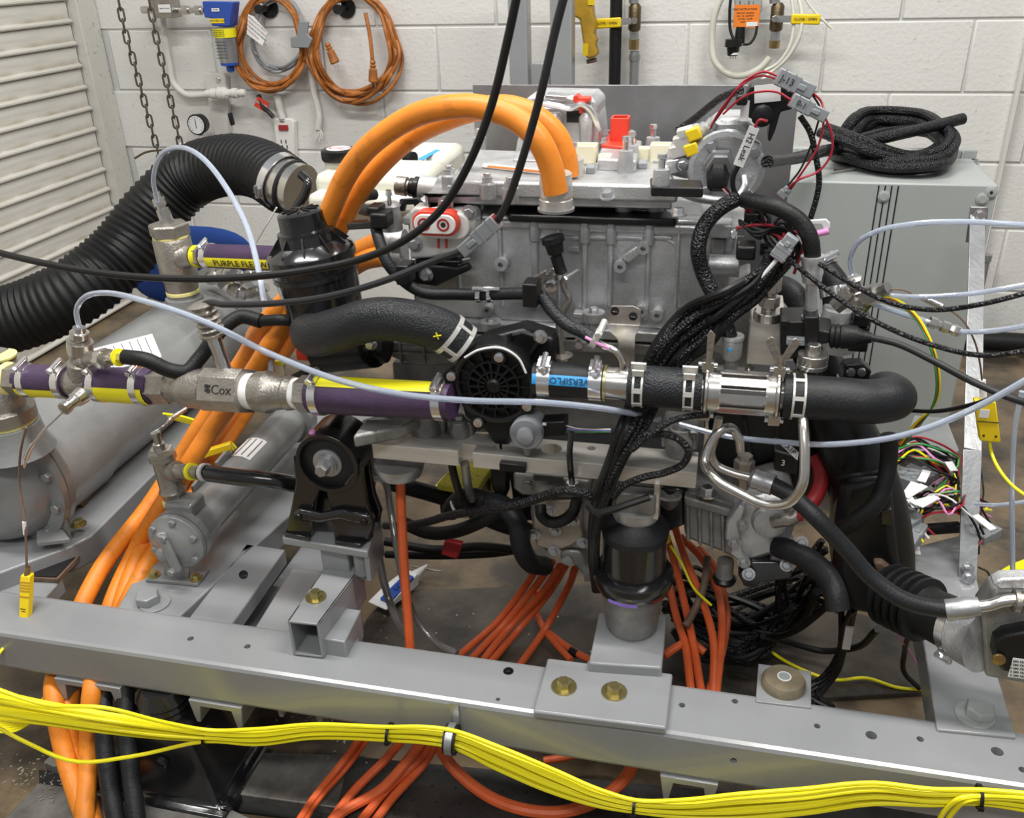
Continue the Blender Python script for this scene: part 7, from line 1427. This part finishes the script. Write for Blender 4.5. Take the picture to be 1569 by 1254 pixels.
c = A(692, 1133, .864); MB().annulus(c-XD*.008, XD, .0205, .0135, .016, 26).b('rubber_liner', 'rub', t); MB().annulus(c-XD*.005, XD, .0218, .0205, .010, 26).b('metal_strap', 'gal', t); MB().box(c.x-.006, c.x+.006, .884, .888, c.z+.005, c.z+.045).b('tab', 'gal', t)
for k in range(2): hose('yellow_wire', [(1432+k*12, 1275, .86), (1450+k*11, 1240+k*4, .855), (1472+k*10, 1224+k*3, .85), (1502, 1220+k*4, .855), (1590, 1224+k*4, .855)], 4.1, 'yel', 'yellow wire bending down at the right end of the bundle, %s one' % ('left', 'right')[k], 'wire', seg=8)
for k in range(5): hose('yellow_wire', [(-15, 1108+k*3.5, 'z', .08), (25, 1104+k*4, 'z', .07), (55, 1084+k*4, 'z', .07), (75, 1058+k*3, 'z', .09)], 2, 'yel', 'thin yellow wire curving on the floor at the far left, %s' % ('uppermost', 'second', 'middle', 'fourth', 'lowest')[k], 'wire', 'thin yellow wires at the far left', seg=6)
for k in range(5): hose('yellow_wire', [(1502+k*5, 918+k*3, 'z', .06), (1520+k*3, 890+k*3, 'z', .05), (1548+k*2, 870+k*4, 'z', .05), (1590, 854+k*5, 'z', .05)], 3.6, 'yel', 'yellow wire curving up at the right edge, %s strand' % ('top', 'second', 'middle', 'fourth', 'bottom')[k], 'wire', 'yellow wires at the right edge', seg=8)
for k in range(4): hose('yellow_wire', [(250+k*6, 634+k*3, 1.35), (285+k*5, 640+k*4, 1.345), (318+k*5, 654+k*4, 1.34), (340+k*6, 676+k*2, 1.335), (352+k*6, 702, 1.33)], 1.8, 'yel', 'thin yellow wire looping behind the flow meter, %s' % ('left', 'second', 'third', 'right')[k], 'wire', 'thin yellow wires behind the flow meter', seg=6)
# ================= right lower: pump, pipes, hoses =================
t = thing('hydraulic_pump', 'cast pump with ribbed grey body and pale end cover below the pipes', 'pump', A(1110, 880, 1.2))
Yp = 1.13
MB().PY([(1046, 768), (1058, 755), (1125, 775), (1128, 860), (1108, 848), (1050, 826), (1046, 800)], Yp, .12).b('pump_body', 'alud', t, bev=.006)
for x0, x1 in ((1050, 1056), (1068, 1074), (1086, 1092), (1104, 1110)): MB().PY([(x0, 766+(x0-1046)*.25), (x1, 768+(x1-1046)*.25), (x1+1, 834+(x1-1056)*.3), (x0+1, 830+(x0-1056)*.3)], Yp-.008, .02).b('body_rib', 'alud', t, bev=.002)
MB().PY([(1048, 762), (1120, 782), (1122, 795), (1048, 776)], Yp-.012, .02).b('top_rib', 'alud', t, bev=.003)
MB().PY([(1112, 800), (1135, 772), (1185, 758), (1212, 762), (1222, 800), (1210, 835), (1188, 852), (1150, 865), (1125, 850), (1112, 830)], Yp-.01, .10).b('end_cover', 'alu', t, bev=.010)
MB().PY([(1113, 800), (1134, 774), (1142, 780), (1132, 810), (1138, 850), (1150, 862), (1142, 868), (1118, 850), (1120, 832), (1110, 828)], Yp-.022, .02).b('flange_lip', 'alu', t, bev=.003)
for x, y in ((1138, 804), (1140, 862), (1126, 832)): bolt(t, A(x, y, Yp-.022), NY, .0062, .008, 'gal')
bolt(t, A(1083, 757, Yp+.0), UP, .009, .012, 'chrome', 1.7)
MB().lathe(A(1180, 800, Yp-.012), NY, [(0, .026), (.006, .022), (.009, .010)], 24).b('cover_boss', 'alu', t)
MB().lathe(A(1110, 880, Yp+.01), UP, [(-.012, .016), (-.008, .013), (.025, .012)], 18).b('drain_stub', 'alud', t); MB().lathe(A(1110, 886, Yp+.01), UP, [(-.006, .016), (.0, .018), (.004, .014)], 16).b('black_boot', 'plas', t)
MB().lathe(A(1196, 838, Yp), (1, 0, -.2), [(-.01, .022), (.012, .021)], 22).b('outlet_collar', 'alu', t)
a = A(1190, 798, Yp-.02); MB().tube(spl([A(1185, 800, Yp-.02), A(1200, 797, Yp-.025), A(1214, 795, Yp-.025), A(1222, 786, Yp-.02)], 4), .0095, 14).b('side_elbow', 'nick', t)
clampring(t, A(1225, 785, Yp-.02), V((1, 0, .3)), .011, .006, 'redd', screw=False)
t = thing('black_flange', 'glossy black flanged bracket with bolts below the cast pump', 'bracket', A(1170, 890, 1.12))
MB().PY([(1130, 880), (1150, 862), (1190, 862), (1215, 872), (1212, 888), (1165, 894), (1160, 902), (1140, 900)], 1.11, .05).b('flange', 'gloss', t, bev=.003)
for x, y in ((1147, 880), (1205, 866), (1228, 832)): bolt(t, A(x, y, 1.105), (0, -1, .6), .0062, .007, 'gal')
t = thing('mount_ear', 'black bracket with silver cup between the cone mount and the pump', 'bracket', A(1025, 790, 1.13))
MB().PY([(1000, 745), (1048, 752), (1050, 805), (1030, 815), (1008, 812), (1000, 780)], 1.13, .05).b('ear', 'gloss', t, bev=.004); MB().lathe(A(1025, 768, 1.12), UP, [(-.012, .006), (-.008, .010), (.004, .016), (.010, .018), (.011, .014), (.004, .010)], 20).b('silver_cup', 'alud', t)
# steel pipes
PG = 'bent stainless pipes below the sight glass'
hose('stainless_pipe', [(1230, 630, 1.02), (1231, 655, 1.0), (1233, 700, .98), (1229, 745, .97), (1210, 770, .975), (1180, 775, .985), (1135, 757, 1.0), (1095, 733, 1.01), (1080, 708, 1.03), (1086, 685, 1.04), (1108, 657, 1.05), (1122, 657, 1.06), (1132, 672, 1.06), (1135, 692, 1.06)], 7.5, 'steel', 'large bent stainless pipe forming a double U below the sight glass', 'pipe', PG, seg=16, n=10)
hose('stainless_pipe', [(1102, 640, 1.05), (1096, 670, 1.05), (1090, 695, 1.05), (1098, 713, 1.05), (1120, 724, 1.045), (1150, 732, 1.04)], 6.5, 'steel', 'shorter stainless pipe bending right into the silver crimp', 'pipe', PG, seg=16, n=10)
t = thing('hex_union', 'brownish hex union under the end of the large bent pipe', 'fitting', A(1136, 730, 1.065)); MB().lathe(A(1137, 748, 1.07), UP, [(0, .009), (.016, .009), (.017, .012), (.022, .012), (.023, .0135), (.042, .0135), (.044, .010), (.05, .010)], 6).b('union_body', 'nick', t)
t = thing('power_steering_hose', 'long black hose with silver crimps running down right to the throttle', 'hose', A(1340, 880, 1.0))
a, b = A(1150, 732, 1.04), A(1186, 744, 1.03)
MB().lathe(a, b-a, [(0, .010), (.005, .0135), (.012, .0125), (.018, .0138), (.03, .0135)], 18).b('crimp_ferrule', 'gal', t)
P = px3([(1184, 744, 1.03), (1210, 758, 1.02), (1245, 788, 1.0), (1290, 835, .99), (1340, 890, .98), (1385, 920, .97), (1430, 932, .97), (1462, 934, .97)]); MB().tube(spl(P, 8), m(13.5, P[4]), 16).b('hose_body', 'rubg', t)
a, b = P[-1], A(1496, 930, .97); MB().lathe(a, b-a, [(-.01, .0125), (-.008, .0135), (.008, .0130), (.012, .0138), (.02, .0125), (.028, .011)], 18).b('crimp_ferrule', 'gal', t)
MB().tube(spl(px3([(1490, 931, .97), (1515, 928, .97), (1535, 922, .97), (1585, 918, .97)]), 6), .0075, 14).b('end_pipe', 'steel', t); MB().lathe(A(1553, 921, .97), XD, [(0, .014), (.006, .014)], 18).b('collar', 'nick', t)
hose('pump_hose', [(1192, 838, 1.12), (1215, 846, 1.1), (1245, 862, 1.08), (1268, 885, 1.06), (1280, 912, 1.04), (1284, 935, 1.03)], 18, 'rubg', 'thick black hose leaving the cast pump and bending down', 'hose', n=8, seg=16)
hose('red_hose', [(1248, 700, 1.2), (1256, 715, 1.19), (1258, 735, 1.18), (1250, 760, 1.17), (1236, 778, 1.16)], 12, 'redd', 'dark red rubber hose behind the large bent pipe', 'hose')
t = thing('white_tag_lead', 'folded white label beside the large bent pipe', 'label', A(1210, 690, 1.05)); MB().prism([A(1196, 682, 1.06), A(1208, 680, 1.06), A(1224, 694, 1.05), A(1222, 706, 1.05)], (0, .001, 0)).b('label_card', 'paper', t); txt('A1P 9', t, 'ink', A(1214, 692, 1.052), V((.7, 0, -.6)), V((.6, 0, .7)), .009)
t = thing('black_coupler', 'black connector numbered 3 beside the large bent pipe', 'connector', A(1200, 710, 1.1)); MB().PY([(1184, 690), (1222, 700), (1222, 730), (1186, 722)], 1.09, .04).b('coupler_body', 'plas', t, bev=.003); txt('3', t, 'paper', A(1200, 710, 1.0885), XD, UP, .012)
# intake duct
t = thing('intake_duct', 'large black plastic intake duct standing at the right of the engine', 'duct', A(1320, 950, 1.15))
P = px3([(1255, 560, 1.22), (1275, 620, 1.21), (1300, 680, 1.2), (1322, 740, 1.2), (1335, 800, 1.2), (1345, 860, 1.2), (1355, 915, 1.18)])
r_d = m(50, P[3]); MB().tube(spl(P, 8), r_d, 26, rr=lambda u: .72+.42*min(1, u*1.6) if u < .8 else 1.14-.3*(u-.8)*3).b('duct_body', 'plas', t)
MB().PY([(1290, 740), (1366, 728), (1372, 800), (1380, 870), (1386, 900), (1360, 950), (1300, 940), (1276, 880), (1280, 800)], 1.14, .10).b('duct_box', 'plas', t, bev=.014)
MB().tube(spl(px3([(1282, 732, 1.15), (1310, 728, 1.12), (1345, 726, 1.13)]), 5), .003, 8).b('seam_rib', 'rubg', t)
MB().PY([(1338, 862), (1352, 862), (1372, 878), (1378, 895), (1360, 890), (1344, 878)], 1.13, .02).b('worn_corner', 'rust', t, bev=.004)
MB().PY([(1350, 784), (1366, 780), (1366, 806), (1350, 804)], 1.132, .01).b('clip_window', 'gloss', t, bev=.001)
hose('intake_hose', [(1240, 530, 1.2), (1254, 560, 1.2), (1266, 595, 1.2), (1275, 630, 1.2)], 30, 'rub', 'wide black rubber hose behind the elbow valve joining the intake duct', 'hose', seg=22)
hose('steam_hose', [(1362, 668, 1.12), (1362, 700, 1.12), (1356, 740, 1.11), (1342, 772, 1.10), (1315, 795, 1.10), (1288, 812, 1.11)], 13, 'rub', 'smooth black hose curving down across the front of the intake duct', 'hose', seg=16)
for k, (y, Y) in enumerate(((578, 1.17), (605, 1.16))): o = MB().annulus(A(1275, y, Y)-V((.03, .0, 0)), (.3, -.2, 1), .040, .037, .008).b('white_spring_band', 'white2'); tag(o, 'white spring band on the wide black hose, %s' % ('upper one', 'lower one')[k], 'clamp', 'white spring bands')
# ribbed boot and throttle
t = thing('ribbed_boot', 'black ribbed rubber boot between the intake duct and the throttle', 'boot', AZ(1400, 950, .33))
a, b = A(1352, 905, 1.12), A(1478, 965, 1.02); d = b-a; L = d.length
MB().lathe(a, d, sum([[(L*(.08+.1*k), .036), (L*(.10+.1*k), .045), (L*(.14+.1*k), .045), (L*(.16+.1*k), .036)] for k in range(5)], [])+[(L*.62, .034), (L*.9, .036), (L, .036)], 28).b('boot_body', 'rub', t)
clampring(t, a+d*.93, d, .037, .012, 'chrome', sd=(-.2, -.6, -.6))
t = thing('throttle_valve', 'cast throttle valve with black motor box at the right edge', 'valve', AZ(1540, 1030, .285))
a2 = a+d*.98; MB().lathe(a2, d, [(0, .039), (.006, .039), (.007, .042), (.03, .043), (.034, .044)], 30).b('inlet_neck', 'alu', t)
MB().PY([(1505, 945), (1526, 915), (1620, 912), (1640, 1060), (1510, 1038)], .985, .045).b('cast_body', 'alud', t, bev=.004)
MB().PY([(1526, 985), (1540, 975), (1620, 960), (1630, 1050), (1535, 1030), (1522, 1008)], .965, .03).b('motor_box', 'plas', t, bev=.004)
MB().lathe(A(1530, 1010, .963), NY, [(0, .008), (.003, .0075), (.0035, .003)], 18).b('brass_screw', 'brass', t)
on(t, A(1563, 1025, .9635), 'paper', t, .022, .030, XD, UP)
for k in range(5): txt('0 280 750 %02d' % (k*7+12), t, 'ink', A(1563, 1015+k*5.5, .963), XD, UP, .0042)
MB().PY([(1520, 896), (1536, 888), (1600, 886), (1600, 905), (1532, 905)], .98, .02).b('top_ledge', 'alu', t, bev=.003)
# ================= wire heap behind the strut =================
rnd = random.Random(21); cols = ['wire', 'wire', 'redw', 'wire', 'white', 'wire', 'yel', 'wire', 'redw', 'green', 'wire', 'pink']
nm = {'redw': 'red', 'wire': 'black', 'yel': 'yellow', 'white': 'white', 'pink': 'pink', 'green': 'green', 'or2': 'orange'}
for k in range(60):
    c_ = cols[k % 12]; j = lambda a: rnd.uniform(-a, a); z = .27+.08*rnd.random()
    y0 = 680+k*.9
    if k < 34: P = [(1372, y0+j(6), 'z', z+.05), (1400+j(8), y0-8+j(10), 'z', z+.07), (1435+j(6), y0+j(10)+4, 'z', z+.06), (1460+j(12), y0+24+j(14), 'z', z+.03), (1448+j(22), y0+62+j(16), 'z', z)]
    else: P = [(1395+j(20), 790+j(28), 'z', z), (1425+j(12), 775+j(22), 'z', z+.04), (1455+j(10), 765+j(25), 'z', z+.05), (1485+j(10), 775+j(30), 'z', z+.03), (1505+j(14), 800+j(30), 'z', z)]
    hose('heap_wire', P, 1.7 if c_ != 'wire' else 2.0, c_, '%s wire in the %s heap of loose wires behind the strut' % (nm[c_], 'upper' if k < 34 else 'lower'), 'wire', 'loose wires in the heap', seg=5, n=4)
def hp(x, y, z): return tuple(AZ(x, y, z))
def dtw(lb, x0, y0, x1, y1, z, w_, h_):
    a, b = AZ(x0, y0, z), AZ(x1, y1, z); t = thing('grey_connector', lb, 'connector', (a+b)/2, 'grey connectors in the wire heap'); d = b-a; n = UP; v = d.cross(n).normalized()
    MB().obox(a+d*.3, d*.3, v*w_/2, n*h_/2).b('plug_half', 'gplas', t, bev=.002); MB().obox(a+d*.78, d*.24, v*w_*.44, n*h_*.44).b('socket_half', 'gplas', t, bev=.0015)
    for q in (-.25, .25): MB().obox(a+d*.35+n*h_*.5+v*w_*q, d*.2, v*w_*.1, n*.002).b('latch', 'gplas', t, bev=.0006)
    for k in range(3): hose('tail_wire', [tuple(), ], 1, 'wire') if False else MB().tube(spl([b+v*(k-1)*w_*.25, b+d*.35+v*(k-1)*w_*.3-UP*.006, b+d*.6+v*(k-1)*w_*.35-UP*.012], 4), .0018, 5).b('tail_wire', ('redw', 'white', 'yel')[k], t)
dtw('large grey connector nearest the black duct corner in the wire heap', 1372, 790, 1405, 806, .36, .045, .026)
dtw('grey connector at the top of the wire heap beside the outlet hose end', 1384, 742, 1408, 722, .36, .040, .022)
dtw('grey connector pointing down with coloured wire tails', 1404, 808, 1386, 836, .35, .034, .024)
dtw('grey connector in the middle of the wire heap', 1402, 736, 1430, 724, .35, .034, .020)
dtw('small grey connector at the lower right of the wire heap, right of the strut', 1525, 812, 1500, 826, .31, .024, .018)
for k, (x0, y0, x1, y1) in enumerate(((1388, 760, 1402, 740), (1386, 762, 1416, 744), (1398, 772, 1436, 762), (1408, 776, 1430, 764), (1412, 738, 1420, 722), (1494, 790, 1522, 812), (1453, 708, 1462, 722), (1384, 752, 1404, 778))):
    a, b = AZ(x0, y0, .40), AZ(x1, y1, .395); o = MB().bar(a, b, .013, .0015, UP).b('wire_flag', 'paper'); tag(o, 'white wire flag label in the heap, '+('leftmost upright one', 'long one beside the leftmost', 'big one in the middle', 'big one just under the middle one', 'upright one by the top connector', 'one right of the strut', 'one high beside the strut', 'low one crossing the leftmost')[k], 'label', 'white wire flags')
o = MB().PZ([(1398, 838), (1408, 833), (1411, 850), (1392, 848)], .31, .001).b('paper_tag', 'paper'); tag(o, 'small white paper corner under the connector tails', 'paper')
o = MB().cyl(AZ(1415, 812, .31), AZ(1468, 808, .31), .010).b('black_sleeve', 'wire'); tag(o, 'black sleeve lying at the foot of the wire heap', 'sleeve')
o = MB().PZ([(1400, 636), (1450, 640), (1470, 690), (1440, 710), (1380, 700)], .36, .02).b('heap_tray', 'greyd', bev=.002); tag(o, 'grey tray under the upper part of the wire heap', 'tray')
for k, L in enumerate(([(1498, 700, 'z', .3), (1506, 740, 'z', .26), (1502, 790, 'z', .25), (1500, 850, 'z', .2)], [(1497, 755, 'z', .28), (1506, 770, 'z', .27), (1500, 800, 'z', .25)], [(1500, 870, 'z', .24), (1515, 880, 'z', .2), (1522, 920, 'z', .2), (1530, 945, 'z', .2)])):
    hose('loose_wire', L, 1.4, ('wire', 'redw', 'wire')[k], ('black', 'dark red', 'second black')[k]+' thin loose wire right of the strut', 'wire')
